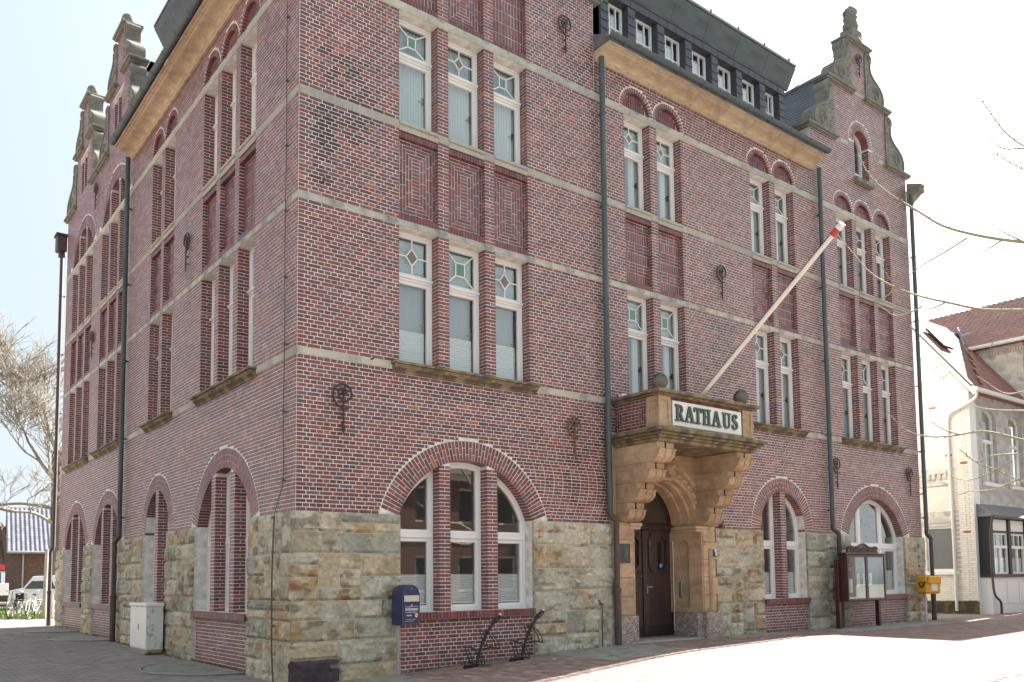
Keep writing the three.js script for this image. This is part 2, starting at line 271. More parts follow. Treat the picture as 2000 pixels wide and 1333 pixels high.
// ----- windows -----
function diamond(a, b, y0, y1, kind, z, w, parent, dark) { // leaded upper light: five panes and their bars
  const cx = (a + b) / 2, cy = (y0 + y1) / 2, hw = (b - a) / 2, hh = (y1 - y0) / 2, r = Math.min(hw, hh) * 0.40, G = [], B = (p, q) => G.push(bar([...p, z], [...q, z], w, 0.022));
  const pane = (pts, m) => mesh('pane', ex(pts, 0.004, z - 0.003), m, parent);
  if (kind === 'D') {
    const v = [[cx, cy + r * 1.25], [cx + r, cy], [cx, cy - r * 1.25], [cx - r, cy]], o = [[cx, y1], [b, cy], [cx, y0], [a, cy]], cor = [[b, y1], [b, y0], [a, y0], [a, y1]];
    for (let i = 0; i < 4; i++) { B(v[i], v[(i + 1) % 4]); B(v[i], o[i]); pane([v[i], o[i], cor[i], o[(i + 1) % 4], v[(i + 1) % 4]], dark ? M.glass : M.rippled); }
    pane(v, M.amberGlass);
  } else {
    const v = [[cx - r * 0.8, cy + r], [cx + r * 0.8, cy + r], [cx + r * 0.8, cy - r], [cx - r * 0.8, cy - r]], o = [[a, y1], [b, y1], [b, y0], [a, y0]];
    for (let i = 0; i < 4; i++) { B(v[i], v[(i + 1) % 4]); B(v[i], o[i]); pane([v[i], o[i], o[(i + 1) % 4], v[(i + 1) % 4]], dark ? M.glass : M.rippled); }
    pane(v, M.greenGlass);
  }
  return G;
}
function frameRect(a, b, y0, y1, t, z0, z1) { return [cb(a, a + t, y0, y1, z0, z1, 0.005), cb(b - t, b, y0, y1, z0, z1, 0.005), cb(a + t, b - t, y1 - t, y1, z0 + 0.001, z1 - 0.001, 0.005), cb(a + t, b - t, y0, y0 + t, z0 + 0.001, z1 - 0.001, 0.005)]; }
function foldCurtain(a, b, y0, y1, z, n = 9, amp = 0.022) {
  const g = new THREE.PlaneGeometry(b - a, y1 - y0, n * 6, 1), p = g.attributes.position; for (let i = 0; i < p.count; i++) { const x = p.getX(i); p.setZ(i, amp * Math.sin(x / (b - a) * n * 2 * PI + Math.sin(x * 9) * 1.2)); } g.computeVertexNormals(); g.translate((a + b) / 2, (y0 + y1) / 2, z); return g;
}
function blindGeo(a, b, y0, y1, z) { const n = Math.max(6, Math.round((y1 - y0) / 0.022)), P = []; for (let i = 0; i <= n; i++) P.push([z + (i % 2 ? 0.011 : -0.011), y0 + (y1 - y0) * i / n]); const g = new THREE.BufferGeometry(), v = []; for (let i = 0; i < n; i++) { const [z0, q0] = P[i], [z1, q1] = P[i + 1]; v.push(a, q0, z0, b, q0, z0, b, q1, z1, a, q0, z0, b, q1, z1, a, q1, z1); } g.setAttribute('position', new THREE.Float32BufferAttribute(v, 3)); g.computeVertexNormals(); return g; }
const WZ = -0.205; // front of the frames
function sashWindow(F, a, b, y0, y1, kind, hang) {
  const z1 = WZ, z0 = WZ - 0.09, yt = y0 + (y1 - y0) * 0.66, G = [...frameRect(a, b, y0, y1, 0.045, z0, z1)];
  G.push(cb(a + 0.001, b - 0.001, yt - 0.045, yt + 0.045, z0 + 0.002, z1 + 0.008, 0.008)); G.push(place(rod([a + 0.01, yt + 0.02, z1 + 0.02], [b - 0.01, yt + 0.02, z1 + 0.02], 0.028), new THREE.Matrix4()));
  G.push(...frameRect(a + 0.046, b - 0.046, y0 + 0.046, yt - 0.046, 0.055, z0 + 0.015, z1 - 0.012), ...frameRect(a + 0.046, b - 0.046, yt + 0.046, y1 - 0.046, 0.045, z0 + 0.015, z1 - 0.012));
  const w = part(F, 'window', G, M.white);
  w.geometry = merge([w.geometry, ...diamond(a + 0.092, b - 0.092, yt + 0.092, y1 - 0.092, kind, z0 + 0.05, 0.022, w)]);
  mesh('pane', bx(a + 0.1, b - 0.1, y0 + 0.1, yt - 0.1, z0 + 0.045, z0 + 0.05), M.glass, w);
  if (hang === 'curtain') mesh('curtain', foldCurtain(a + 0.05, b - 0.05, y0 + 0.05, y1 - 0.06, z0 - 0.07, 8 + ri(4)), M.curtain, w);
  else if (hang === 'side') { mesh('curtain', foldCurtain(b - 0.30, b - 0.04, y0 + 0.05, y1 - 0.06, z0 - 0.07, 4), M.curtain, w); mesh('curtain', foldCurtain(a + 0.03, a + 0.2, y0 + 0.05, y1 - 0.06, z0 - 0.07, 3), M.curtain, w); mesh('blind', blindGeo(a + 0.1, b - 0.1, yt + 0.1, y1 - 0.1, z0 - 0.03), M.blind, w); }
  else if (hang === 'blind') { mesh('curtain', foldCurtain(a + 0.08, b - 0.08, y0 + 0.1, yt - 0.08, z0 - 0.12, 3, 0.01), M.sheer, w); mesh('blind', blindGeo(a + 0.1, b - 0.1, y0 + 0.12, y0 + (yt - y0) * rr(0.42, 0.5), z0 - 0.02), M.blind, w); mesh('blind', blindGeo(a + 0.1, b - 0.1, yt + 0.1, y1 - 0.1, z0 - 0.03), M.blind, w); }
  mesh('handle', [bx(b - 0.14, b - 0.115, (y0 + yt) / 2 - 0.02, (y0 + yt) / 2 + 0.1, z0 - 0.03, z0 + 0.01), bx(b - 0.2, b - 0.12, (y0 + yt) / 2 + 0.02, (y0 + yt) / 2 + 0.035, z0 - 0.03, z0 - 0.015)], M.iron, w);
  return w;
}
function archLight(F, a, b, y0, A, yt, blindTo) { // ground floor light below a brick arch
  const z1 = WZ, z0 = WZ - 0.09, G = [ex(lightPoly(a, b, y0, A.c, A.cy, A.R), z1 - z0, z0, [lightPoly(a, b, y0, A.c, A.cy, A.R, 0.05)])];
  G.push(cb(a + 0.002, b - 0.002, yt - 0.05, yt + 0.04, z0 + 0.002, z1 + 0.014, 0.01));
  G.push(...frameRect(a + 0.051, b - 0.051, y0 + 0.051, yt - 0.051, 0.06, z0 + 0.015, z1 - 0.012));
  const up = lightPoly(a + 0.051, b - 0.051, yt + 0.041, A.c, A.cy, A.R - 0.051), upi = lightPoly(a + 0.051, b - 0.051, yt + 0.041, A.c, A.cy, A.R - 0.051, 0.052);
  G.push(ex(up, 0.06, z0 + 0.016, [upi]), bx(a + 0.12, b - 0.12, y0 + 0.135, y0 + 0.143, z1 - 0.013, z1 - 0.004));
  const w = part(F, 'window', G, M.white);
  mesh('pane', bx(a + 0.105, b - 0.105, y0 + 0.105, yt - 0.105, z0 + 0.045, z0 + 0.05), M.glass, w);
  mesh('pane', ex(upi, 0.005, z0 + 0.045), M.glass, w);
  if (blindTo) mesh('blind', blindGeo(a + 0.1, b - 0.1, y0 + 0.12, blindTo, z0 - 0.01), M.blind, w);
  return w;
}
// brick-lined recesses between the floors
function panelBricks(F, a, b, y0, y1, kind) {
  const nf = -0.095, put = (u0, u1, v0, v1, c) => brick(F, (u0 + u1) / 2, (v0 + v1) / 2, nf - 0.02 + rr(-0.003, 0.003), u1 - u0 - 0.0105, v1 - v0 - 0.0105, 0.04, 0, c);
  const dark = () => { let c; do c = ri(BRICKS.length); while (BRICKS[c].r > 0.25); return c; };
  const n1 = Math.round((b - a) / 0.062); for (let i = 0; i < n1; i++) for (const yy of [y1 - 0.115, y0]) brick(F, a + (b - a) * (i + 0.5) / n1, yy + 0.0575, -0.06, (b - a) / n1 - 0.009, 0.106, 0.1, 0, dark());
  let u0 = a + 0.002, u1 = b - 0.002, v0 = y0 + 0.12, v1 = y1 - 0.12;
  const run = (p0, p1, q0, q1, vertical) => { const L = vertical ? q1 - q0 : p1 - p0, st = 0.224, n = Math.max(1, Math.round(L / st)); for (let i = 0; i < n; i++) vertical ? put(p0, p1, q0 + L * i / n, q0 + L * (i + 1) / n, dark()) : put(p0 + L * i / n, p0 + L * (i + 1) / n, q0, q1, dark()); };
  if (kind === 0) { while (u1 - u0 > 0.2) { run(u0, u0 + 0.062, v0, v1, true); run(u1 - 0.062, u1, v0, v1, true); u0 += 0.062; u1 -= 0.062; run(u0, u1, v1 - 0.062, v1, false); run(u0, u1, v0, v0 + 0.062, false); v0 += 0.062; v1 -= 0.062; }
    const m = Math.round((v1 - v0) / 0.066); for (let i = 0; i < m; i++) run(u0, u1, v0 + (v1 - v0) * i / m, v0 + (v1 - v0) * (i + 1) / m, false); }
  else if (kind === 1) { const cw = (u1 - u0 - 0.066) / 2, m = Math.round((v1 - v0) / 0.21); for (const [p0, p1] of [[u0, u0 + cw], [u1 - cw, u1]]) for (let i = 0; i < m; i++) { const q0 = v0 + (v1 - v0) * i / m, q1 = v0 + (v1 - v0) * (i + 1) / m; if (i % 2 === 0) for (let j = 0; j < 5; j++) run(p0 + (p1 - p0) * j / 5, p0 + (p1 - p0) * (j + 1) / 5, q0, q1, true); else for (let j = 0; j < 3; j++) { const w = (q1 - q0) / 3; run(p0, p1, q0 + j * w, q0 + (j + 1) * w, false); } }
    const mm = Math.round((v1 - v0) / 0.224); for (let i = 0; i < mm; i++) put((u0 + u1) / 2 - 0.033, (u0 + u1) / 2 + 0.033, v0 + (v1 - v0) * i / mm, v0 + (v1 - v0) * (i + 1) / mm, dark()); }
  else { run(u0, u0 + 0.062, v0, v1, true); run(u1 - 0.062, u1, v0, v1, true); u0 += 0.062; u1 -= 0.062; const m = 9; for (let j = 0; j < m; j++) run(u0 + (u1 - u0) * j / m, u0 + (u1 - u0) * (j + 1) / m, v0, v1, true); }
  part(F, 'brick_panel', bx(a - 0.02, b + 0.02, y0 - 0.02, y1 + 0.02, -0.3, -0.099), M.mortar);
}
// ----- stone blocks with quarried faces -----
function roughGrid(o, U, V, N, nx, ny, disp) { // grid of facets; disp(s,t) along N
  const P = [], pt = (i, j) => { const s = i / nx, t = j / ny, d = disp(s, t); return [o[0] + U[0] * s + V[0] * t + N[0] * d, o[1] + U[1] * s + V[1] * t + N[1] * d, o[2] + U[2] * s + V[2] * t + N[2] * d]; };
  for (let j = 0; j < ny; j++) for (let i = 0; i < nx; i++) { const a = pt(i, j), b = pt(i + 1, j), c = pt(i + 1, j + 1), d = pt(i, j + 1); (i + j) % 2 ? P.push(...a, ...b, ...c, ...a, ...c, ...d) : P.push(...a, ...b, ...d, ...b, ...c, ...d); }
  const g = new THREE.BufferGeometry(); g.setAttribute('position', new THREE.Float32BufferAttribute(P, 3)); g.computeVertexNormals(); return boxUV(g);
}
let stoneSeed = 1;
function quarryStone(F, u0, u1, y0, y1, nb, nf, o = {}) {
  const s = stoneSeed++ * 7, J = 0.004, w = u1 - u0 - 2 * J, h = y1 - y0 - 2 * J, U0 = u0 + J, Y0 = y0 + J, bulge = o.flat ? 0.004 : rr(0.02, 0.045), cell = o.cell || 0.055;
  const nx = Math.max(3, Math.round(w / cell)), ny = Math.max(2, Math.round(h / cell)), ou = rr(0, 5), tilt = rr(-0.025, 0.025), tu = rr(-0.02, 0.02);
  const D = (sd) => (a, b) => { const ed = Math.min(1, Math.min(a, 1 - a) * w / 0.032, Math.min(b, 1 - b) * h / 0.026); const r = fbm(a * w * 6 + ou, b * h * 8, sd, 3), rg = 1 - Math.abs(2 * fbm(a * w * 3 + ou, b * h * 7, sd + 3, 2) - 1); return ss(ed) * bulge * (0.25 + 1.2 * r * rg + 0.4 * r) + ss(ed) * (tilt * (b - 0.5) + tu * (a - 0.5)) - 0.006 * (1 - ed); };
  const front = nf - 0.018, G = [roughGrid([U0, Y0, front], [w, 0, 0], [0, h, 0], [0, 0, 1], nx, ny, D(s))];
  const d = front - 0.008 - nb;
  if (o.left) G.push(roughGrid([U0, Y0, nb], [0, 0, front - 0.004 - nb], [0, h, 0], [-1, 0, 0], 3, ny, D(s + 50))); else G.push(roughGrid([U0, Y0, nb], [0, 0, d], [0, h, 0], [-1, 0, 0], 1, 1, () => 0));
  G.push(roughGrid([U0 + w, Y0, nb + d], [0, 0, -d], [0, h, 0], [1, 0, 0], 1, 1, () => 0));
  G.push(roughGrid([U0, Y0 + h, nb + d], [w, 0, 0], [0, 0, -d], [0, 1, 0], 1, 1, () => 0), roughGrid([U0, Y0, nb], [w, 0, 0], [0, 0, d], [0, -1, 0], 1, 1, () => 0));
  const g = merge(G), uv = g.attributes.uv, k = 0.55, a = rr(0, 1), b = rr(0, 1); for (let i = 0; i < uv.count; i++) uv.setXY(i, uv.getX(i) * k + a, uv.getY(i) * k + b);
  part(F, 'plinth_stone', g, o.mat || STONES[ri(STONES.length)]);
}
function plinth(F, ua, ub, base, o = {}) { // random ashlar: double courses cut into columns, each column laid in its own pattern
  part(F, 'plinth_mortar', bx(ua + 0.04, ub - 0.003, base - 0.2, S - 0.02, -0.2, 0.047), M.mortar);
  const yTop = S, n = Math.round((yTop - base) / 0.74), ch = (yTop - base) / n, FR = 0.075;
  for (let k = 0; k < n; k++) {
    const y0 = base + k * ch + (k ? (k % 2 ? 0.03 : -0.03) : 0), y1 = base + (k + 1) * ch + (k + 1 < n ? ((k + 1) % 2 ? 0.03 : -0.03) : 0), H = y1 - y0; let u = ua;
    while (u < ub - 0.01) {
      let w = rr(0.42, 1.05); if (ub - u - w < 0.36) w = ub - u; if (w > 1.25) w = (ub - u) / 2;
      const first = u === ua, last = u + w >= ub - 0.01, cn = first && o.corner, nb = cn ? 0 : (first && o.jambL) || (last && o.jambR) ? -0.205 : -0.03, oo = { left: cn, cell: o.cell }, r = rnd();
      const put = (a, b, c, d, x = {}) => quarryStone(F, a, b, c, d, nb, FR, { ...oo, left: cn && a === u, flat: rnd() < 0.16, ...x });
      if (cn && k === 0) { w = 0.78; quarryStone(F, u, u + w, y0, y0 + H * 0.62, 0, FR + 0.02, { ...oo, mat: M.stained }); put(u, u + w, y0 + H * 0.62, y1); }
      else if (w < 0.6 && r < 0.45) put(u, u + w, y0, y1, { flat: rnd() < 0.5 });
      else if (r < 0.62) { const m = y0 + H * rr(0.46, 0.54); put(u, u + w, y0, m); if (w > 0.7 && rnd() < 0.5) { const q = u + w * rr(0.35, 0.65); put(u, q, m, y1); put(q, u + w, m, y1); } else put(u, u + w, m, y1); }
      else if (r < 0.82) { const m = y0 + H * 0.5, q = y0 + H * 0.75; put(u, u + w, y0, m); put(u, u + w, m, q); put(u, u + w, q, y1); }
      else { const m = y0 + H * 0.26, q = u + w * rr(0.4, 0.6); put(u, u + w, y0, m); if (cn) put(u, u + w, m, y1); else { put(u, q, m, y1); put(q, u + w, m, y0 + H * 0.66); put(q, u + w, y0 + H * 0.66, y1); } }
      u += w;
    }
  }
}
function spiralAnchor(F, u, y, flip = 1, m = M.iron, s = 1) { // wrought iron wall anchor: spiral hook on a stem with an arrow tip
  const P = [], n = 46; for (let i = 0; i <= n; i++) { const t = i / n, q = -0.35 * PI + t * 4.0 * PI, r = 0.03 + 0.185 * t; P.push([u + flip * r * Math.cos(q) * s, y + 0.16 * s + (r * Math.sin(q) - 0.05 * t) * s, 0.05]); }
  const G = [tube(P, 0.017 * s, 6, false, 70), rod([u, y + 0.16 * s, 0.05], [u, y - 0.42 * s, 0.05], 0.015 * s), ex([[u - 0.03 * s, y - 0.40 * s], [u, y - 0.37 * s], [u + 0.03 * s, y - 0.40 * s], [u, y - 0.52 * s]], 0.02, 0.04)];
  for (const [dx, dy] of [[0, 0.16], [0, -0.2], [0, -0.35]]) G.push(rod([u + dx, y + dy * s, -0.02], [u + dx, y + dy * s, 0.055], 0.013));
  part(F, 'wall_anchor', G, m);
}
function downpipe(F, u, yTop, yBase, yCut, m, o = {}) {
  const r = 0.058, n = 0.12, G = [rod([u, yCut, n], [u, yTop, n], r, r, 14)]; for (let y = yCut + 0.35; y < yTop - 0.2; y += 1.95) { G.push(rod([u, y, n], [u, y + 0.05, n], r + 0.007, r + 0.007, 14)); G.push(bx(u - 0.012, u + 0.012, y, y + 0.04, -0.01, n - r)); }
  const p = part(F, 'downpipe', G, m), du = o.shift || 0, un = u + du, nn = 0.19, H = [tube([[u, yCut + 0.02, n], [u, yCut - 0.10, n], [un, yCut - 0.24, nn], [un, yCut - 0.38, nn]], r * 0.98, 12, false, 16), rod([un, yBase + 1.12, nn], [un, yCut - 0.36, nn], r * 0.97, r * 0.97, 14), rod([un, yBase - 0.05, nn], [un, yBase + 1.13, nn], r + 0.012, r + 0.012, 14), rod([un, yBase + 1.06, nn], [un, yBase + 1.14, nn], r + 0.024, r + 0.024, 14)];
  mesh('lower_pipe', H, M.pipeBrown, p); return p;
}
// gable blocks: [centre, half width, y top] per step, above the eaves
const EAVE = 12.42;
RIGHT.blocks = [[3.205, 3.2, 13.6], [3.205, 2.1, 15.3], [3.205, 1.2, 17.0], [3.205, 0.55, 18.6], [16.75, 2.5, 13.55], [16.79, 1.37, 15.22], [16.78, 0.37, 16.74]];
LEFT.blocks = [[-11.9, 1.78, 13.55], [-15.98, 2.42, 13.55], [-11.8, 1.12, 15.2], [-16.02, 1.12, 15.2], [-11.74, 0.36, 16.55], [-16.1, 0.36, 16.55]];
RIGHT.outline = [[0.008, -0.2], [19.25, -0.2], [19.25, 13.55], [18.16, 13.55], [18.16, 15.22], [17.15, 15.22], [17.15, 16.74], [16.41, 16.74], [16.41, 15.22], [15.42, 15.22], [15.42, 13.55], [14.25, 13.55], [14.25, EAVE], [6.405, EAVE], [6.405, 13.6], [5.305, 13.6], [5.305, 15.3], [4.405, 15.3], [4.405, 17], [3.755, 17], [3.755, 18.6], [2.655, 18.6], [2.655, 17], [2.005, 17], [2.005, 15.3], [1.105, 15.3], [1.105, 13.6], [0.008, 13.6]];
LEFT.outline = [[-18.4, -0.2], [-0.008, -0.2], [-0.008, EAVE], [-10.12, EAVE], [-10.12, 13.55], [-10.68, 13.55], [-10.68, 15.2], [-11.38, 15.2], [-11.38, 16.55], [-12.1, 16.55], [-12.1, 15.2], [-12.92, 15.2], [-12.92, 13.55], [-14.9, 13.55], [-14.9, 15.2], [-15.74, 15.2], [-15.74, 16.55], [-16.46, 16.55], [-16.46, 15.2], [-17.14, 15.2], [-17.14, 13.55], [-18.4, 13.55]];
const rectP = (a, b, y0, y1) => [[a, y0], [b, y0], [b, y1], [a, y1]];
const PORTAL = { a: 6.62, b: 9.86, c: 8.2 };
function bandRow(F, ua, ub, y0, y1, nf, depth = 0.215) {
  let u = ua; while (u < ub - 0.02) { let w = rr(0.9, 1.6); if (ub - u - w < 0.5) w = ub - u; part(F, 'band_stone', cb(u + 0.0015, u + w - 0.0015, y0 + 0.002, y1 - 0.002, nf - depth, nf, 0.004), M.band[ri(3)]); u += w; }
}
const E = 0.004;
function buildFacade(F) {
  const R = F === RIGHT, holes = [], exl = [], u0 = F.u0, u1 = F.u1;
  const far = (g) => !R && g.c < -10;                 // the far part of the side front has great arches on top
  F.groups.forEach((g, gi) => {
    for (const [a, b] of g.lights) {
      holes.push(rectP(a - E, b + E, Ct - 0.03, Bb), rectP(a - E, b + E, At - 0.02, Db), rectP(a - E, b + E, Bt, Ab - 0.03));
      exl.push({ a, b, y0: Ct - 0.05, y1: Bb + 0.02, q: 1 }, { a, b, y0: At - 0.02, y1: Db + 0.02, q: 1 }, { a, b, y0: Bt - 0.01, y1: Ab + 0.02, q: 1, deep: 0.11 });
    }
    // ground floor
    if (R && gi === 1) { exl.push({ a: PORTAL.a, b: PORTAL.b, y0: 0, y1: 4.5 }); holes.push(fullArchPoly(6.92, 9.48, 0.2, 8.2, 2.72, 1.28)); }
    else {
      const A = gArch(g); exl.push({ c: A.c, cy: A.cy, R: A.Ro + 0.006, y0: S - 0.01 });
      const t = Math.asin(Math.min(1, (g.b - g.a) / 2 / A.R)), t0 = isBig(g) ? PI / 2 - Math.acos(0.49 / A.Ro) : 0;
      if (R && gi === 3) holes.push(fullArchPoly(g.a - E, g.b + E, SILL - 0.02, A.c, A.cy, A.R + E));
      else for (const [a, b] of g.lights) holes.push(lightPoly(a - E, b + E, SILL - 0.02, A.c, A.cy, A.R + E));
      const lo = isBig(g) ? Math.asin(0.49 / A.R) * 0.98 : -0.05; arch(F, A.c, A.cy, A.R, A.Ro, lo, PI - lo);
      if (!(R && gi === 3)) for (let i = 0; i + 1 < g.n; i++) { // piers between the lights
        const a = g.lights[i][1], b = g.lights[i + 1][0], top = arcTop(A.c, A.cy, A.R)((a + b) / 2) - 0.0, n = Math.round((top - SILL) / 0.064);
        for (let k = 0; k < n; k++) course(F, a, b, SILL + 0.064 * k, SILL + 0.064 * (k + 1), k, 0, true, true);
      }
      for (let i = 0; i < g.n; i++) if (!(R && gi === 3)) { const [a, b] = g.lights[i]; archLight(F, a, b, SILL - 0.005, A, 2.36 + (R ? 0.03 : 0), R ? 1.72 : 0); }
      if (R && gi === 3) { // the wide arched window without brick piers
        const w0 = WZ - 0.09, yt = 2.4, G = [ex(fullArchPoly(g.a, g.b, SILL, A.c, A.cy, A.R), 0.09, w0, [fullArchPoly(g.a, g.b, SILL, A.c, A.cy, A.R, 0.055)]), cb(g.a + 0.01, g.b - 0.01, yt - 0.06, yt + 0.05, w0 + 0.002, WZ + 0.02, 0.01)];
        const xs = [g.a + 0.055, g.a + 0.80, g.a + 0.90, g.b - 0.90, g.b - 0.80, g.b - 0.055], f = arcTop(A.c, A.cy, A.R - 0.05);
        for (const x of [g.a + 0.85, g.b - 0.85]) G.push(cb(x - 0.05, x + 0.05, SILL + 0.05, f(x), w0 + 0.004, WZ - 0.002, 0.008));
        for (const [a, b] of [[xs[0], xs[1]], [xs[2], xs[3]], [xs[4], xs[5]]]) { G.push(...frameRect(a, b, SILL + 0.06, yt - 0.06, 0.055, w0 + 0.015, WZ - 0.012)); const p = lightPoly(a, b, yt + 0.05, A.c, A.cy, A.R - 0.055), q = lightPoly(a, b, yt + 0.05, A.c, A.cy, A.R - 0.055, 0.05); G.push(ex(p, 0.06, w0 + 0.016, [q])); }
        const w = part(F, 'window', G, M.white);
        for (const [a, b] of [[xs[0], xs[1]], [xs[2], xs[3]], [xs[4], xs[5]]]) { mesh('pane', bx(a + 0.05, b - 0.05, SILL + 0.11, yt - 0.11, w0 + 0.045, w0 + 0.05), M.glass, w); mesh('pane', ex(lightPoly(a, b, yt + 0.05, A.c, A.cy, A.R - 0.055, 0.05), 0.005, w0 + 0.045), M.glass, w); mesh('blind', blindGeo(a + 0.05, b - 0.05, SILL + 0.12, 1.76, w0 - 0.01), M.blind, w); }
      }
      // brick apron with a sloping header sill
      const nb = Math.round((g.b - g.a) / 0.0665); for (let i = 0; i < nb; i++) { const w = (g.b - g.a) / nb; brick(F, g.a + w * (i + 0.5), SILL - 0.062, -0.05 + 0.055, w - 0.009, 0.115, 0.2, 0); }
      part(F, 'sill_slope', cb(g.a, g.b, SILL - 0.012, SILL + 0.006, -0.2, -0.01, 0.002), M.mortar);
      const base = 0.0, n = 15; fill(F, g.a, g.b, SILL - 0.125 - n * 0.066, SILL - 0.125, n, [], 1);
    }
    // upper floors: windows, sills, panels
    const kinds = [['D', 'S', 'D'], ['S', 'D', 'S']];
    g.lights.forEach(([a, b], i) => {
      const hang1 = R ? (gi === 0 ? 'blind' : gi === 1 ? 'side' : 'side') : 'side', hang2 = R ? (gi === 0 ? 'curtain' : gi === 1 ? 'side' : 'curtain') : 'curtain';
      const k1 = R && gi === 1 ? 'S' : R && gi === 2 ? 'D' : kinds[0][i % 3], k2 = R && gi === 1 ? 'D' : R && gi === 2 ? 'S' : kinds[1][i % 3];
      sashWindow(F, a + 0.001, b - 0.001, Ct - 0.005, Bb - 0.002, k1, hang1); sashWindow(F, a + 0.001, b - 0.001, At, Db - 0.002, k2, hang2);
      panelBricks(F, a, b, Bt, Ab - 0.035, R ? [[0, 0, 0], [1, 1], [0, 2], [1, 0, 1]][gi][i] : (i + gi) % 3 ? 1 : 0);
      part(F, 'window_sill', [cb(a + 0.002, b - 0.002, Ab - 0.03, Ab + 0.07, -0.2, 0.016, 0.014), cb(a + 0.002, b - 0.002, Ab + 0.072, At - 0.004, -0.2, 0.04, 0.01)], M.band[2]);
    });
    part(F, 'sill_course', [cb(g.a - 0.16, g.b + 0.16, Ct - 0.045, Ct + 0.0, -0.2, 0.15, 0.012), profX([[-0.02, Cb - 0.06], [0.02, Cb - 0.06], [0.035, Cb - 0.02], [0.085, Cb + 0.02], [0.115, Ct - 0.05], [-0.02, Ct - 0.05]], g.a - 0.13, g.b + 0.13)], M.dirty);
    // over the second floor
    if (far(g)) {
      const A = { c: g.c, cy: Dt - 0.77, R: 1.60, Ro: 1.95 }; exl.push({ c: A.c, cy: A.cy, R: A.Ro + 0.005, y0: Dt - 0.01 });
      const lo = Math.asin(0.77 / A.R) * 0.99; arch(F, A.c, A.cy, A.R, A.Ro, lo, PI - lo);
      for (const [a, b] of g.lights) { const P = lightPoly(a - E, b + E, Dt, A.c, A.cy, A.R + E); holes.push(P); const w = part(F, 'window', [ex(lightPoly(a, b, Dt, A.c, A.cy, A.R), 0.08, WZ - 0.08, [lightPoly(a, b, Dt, A.c, A.cy, A.R, 0.06)])], M.white); mesh('pane', ex(lightPoly(a, b, Dt, A.c, A.cy, A.R, 0.06), 0.005, WZ - 0.04), M.glass, w); }
      for (let i = 0; i + 1 < g.n; i++) { const a = g.lights[i][1], b = g.lights[i + 1][0], top = arcTop(A.c, A.cy, A.R)((a + b) / 2); for (let k = 0; Dt + 0.064 * (k + 1) < top; k++) course(F, a, b, Dt + 0.064 * k, Dt + 0.064 * (k + 1), k, 0, true, true); }
    } else if (R && gi === 0) {
      for (const [a, b] of g.lights) { holes.push(rectP(a - E, b + E, Dt, 13.1)); exl.push({ a, b, y0: Dt - 0.01, y1: 13.3, q: 1, deep: 0.11 }); panelBricks(F, a, b, Dt, 13.02, g.lights[0][0] === a ? 2 : g.lights[1][0] === a ? 0 : 2); part(F, 'window_sill', cb(a + 0.002, b - 0.002, 13.03, 13.2, -0.2, 0.04, 0.012), M.warm[0]);
        holes.push(rectP(a - E, b + E, 13.22, 15.0)); exl.push({ a, b, y0: 13.2, y1: 15.02, q: 1 }); sashWindow(F, a, b, 13.2, 15.0, 'S', 'curtain'); }
    } else for (const [a, b] of g.lights) { // blind arches
      const c = (a + b) / 2; exl.push({ c, cy: Dt, R: 0.512, y0: Dt - 0.01 }); arch(F, c, Dt, 0.385, 0.503, 0.02, PI - 0.02, 0.09);
      holes.push(fullArchPoly(a + 0.002, b - 0.002, Dt - 0.0, c, Dt, 0.391)); part(F, 'brick_panel', ex(fullArchPoly(a, b, Dt - 0.01, c, Dt - 0.01, 0.392), 0.2, -0.28), M.mortar);
      const m = 11; for (let i = 0; i < m; i++) { const x = a + 0.012 + (b - a - 0.024) * (i + 0.5) / m, h = Math.sqrt(Math.max(0, 0.375 ** 2 - (Math.abs(x - c) + 0.03) ** 2)); if (h > 0.05) { const cut = h > 0.24 ? 0.2 : h; brick(F, x, Dt + cut / 2, -0.075, 0.056, cut - 0.008, 0.04); if (h > 0.24) brick(F, x, Dt + cut + (h - cut) / 2, -0.075, 0.056, h - cut - 0.008, 0.04); } }
    }
  });
  if (R) { // arched window in the gable
    const c = 16.78; holes.push(fullArchPoly(c - 0.389, c + 0.389, 12.7, c, 13.8, 0.389)); exl.push({ a: c - 0.385, b: c + 0.385, y0: 12.66, y1: 13.81, q: 1 }, { c, cy: 13.8, R: 0.63, y0: 13.8 }); arch(F, c, 13.8, 0.385, 0.62, 0, PI);
    const w0 = WZ - 0.08, w = part(F, 'window', [ex(fullArchPoly(c - 0.384, c + 0.384, 12.71, c, 13.8, 0.384), 0.08, w0, [fullArchPoly(c - 0.384, c + 0.384, 12.71, c, 13.8, 0.384, 0.06)]), bx(c - 0.33, c + 0.33, 13.0, 13.06, w0 + 0.01, WZ - 0.01), bx(c - 0.025, c + 0.025, 12.76, 14.13, w0 + 0.02, WZ - 0.02)], M.white); mesh('pane', ex(fullArchPoly(c - 0.384, c + 0.384, 12.71, c, 13.8, 0.384, 0.06), 0.005, w0 + 0.03), M.glass, w);
    part(F, 'window_sill', cb(c - 0.46, c + 0.46, 12.58, 12.70, -0.2, 0.14, 0.015), M.carved);
  } else for (const gc of [-11.9, -16.05]) { // twin slots in the side gables
    for (const du of [-0.22, 0.22]) { const a = gc + du - 0.14, b = gc + du + 0.14; holes.push(rectP(a - E, b + E, 13.75, 14.75)); exl.push({ a, b, y0: 13.74, y1: 14.76, q: 1 }); const w = part(F, 'window', frameRect(a, b, 13.75, 14.75, 0.04, WZ - 0.06, WZ), M.white); mesh('pane', bx(a + 0.04, b - 0.04, 13.79, 14.71, WZ - 0.04, WZ - 0.035), M.glass, w); }
    exl.push({ a: gc - 0.62, b: gc + 0.62, y0: 14.77, y1: 14.89 }); bandRow(F, gc - 0.62, gc + 0.62, 14.77, 14.89, 0.006, 0.1);
  }
  // mortar core
  part(F, 'wall', ex(F.outline, 0.40, -0.4025, holes), M.mortar);
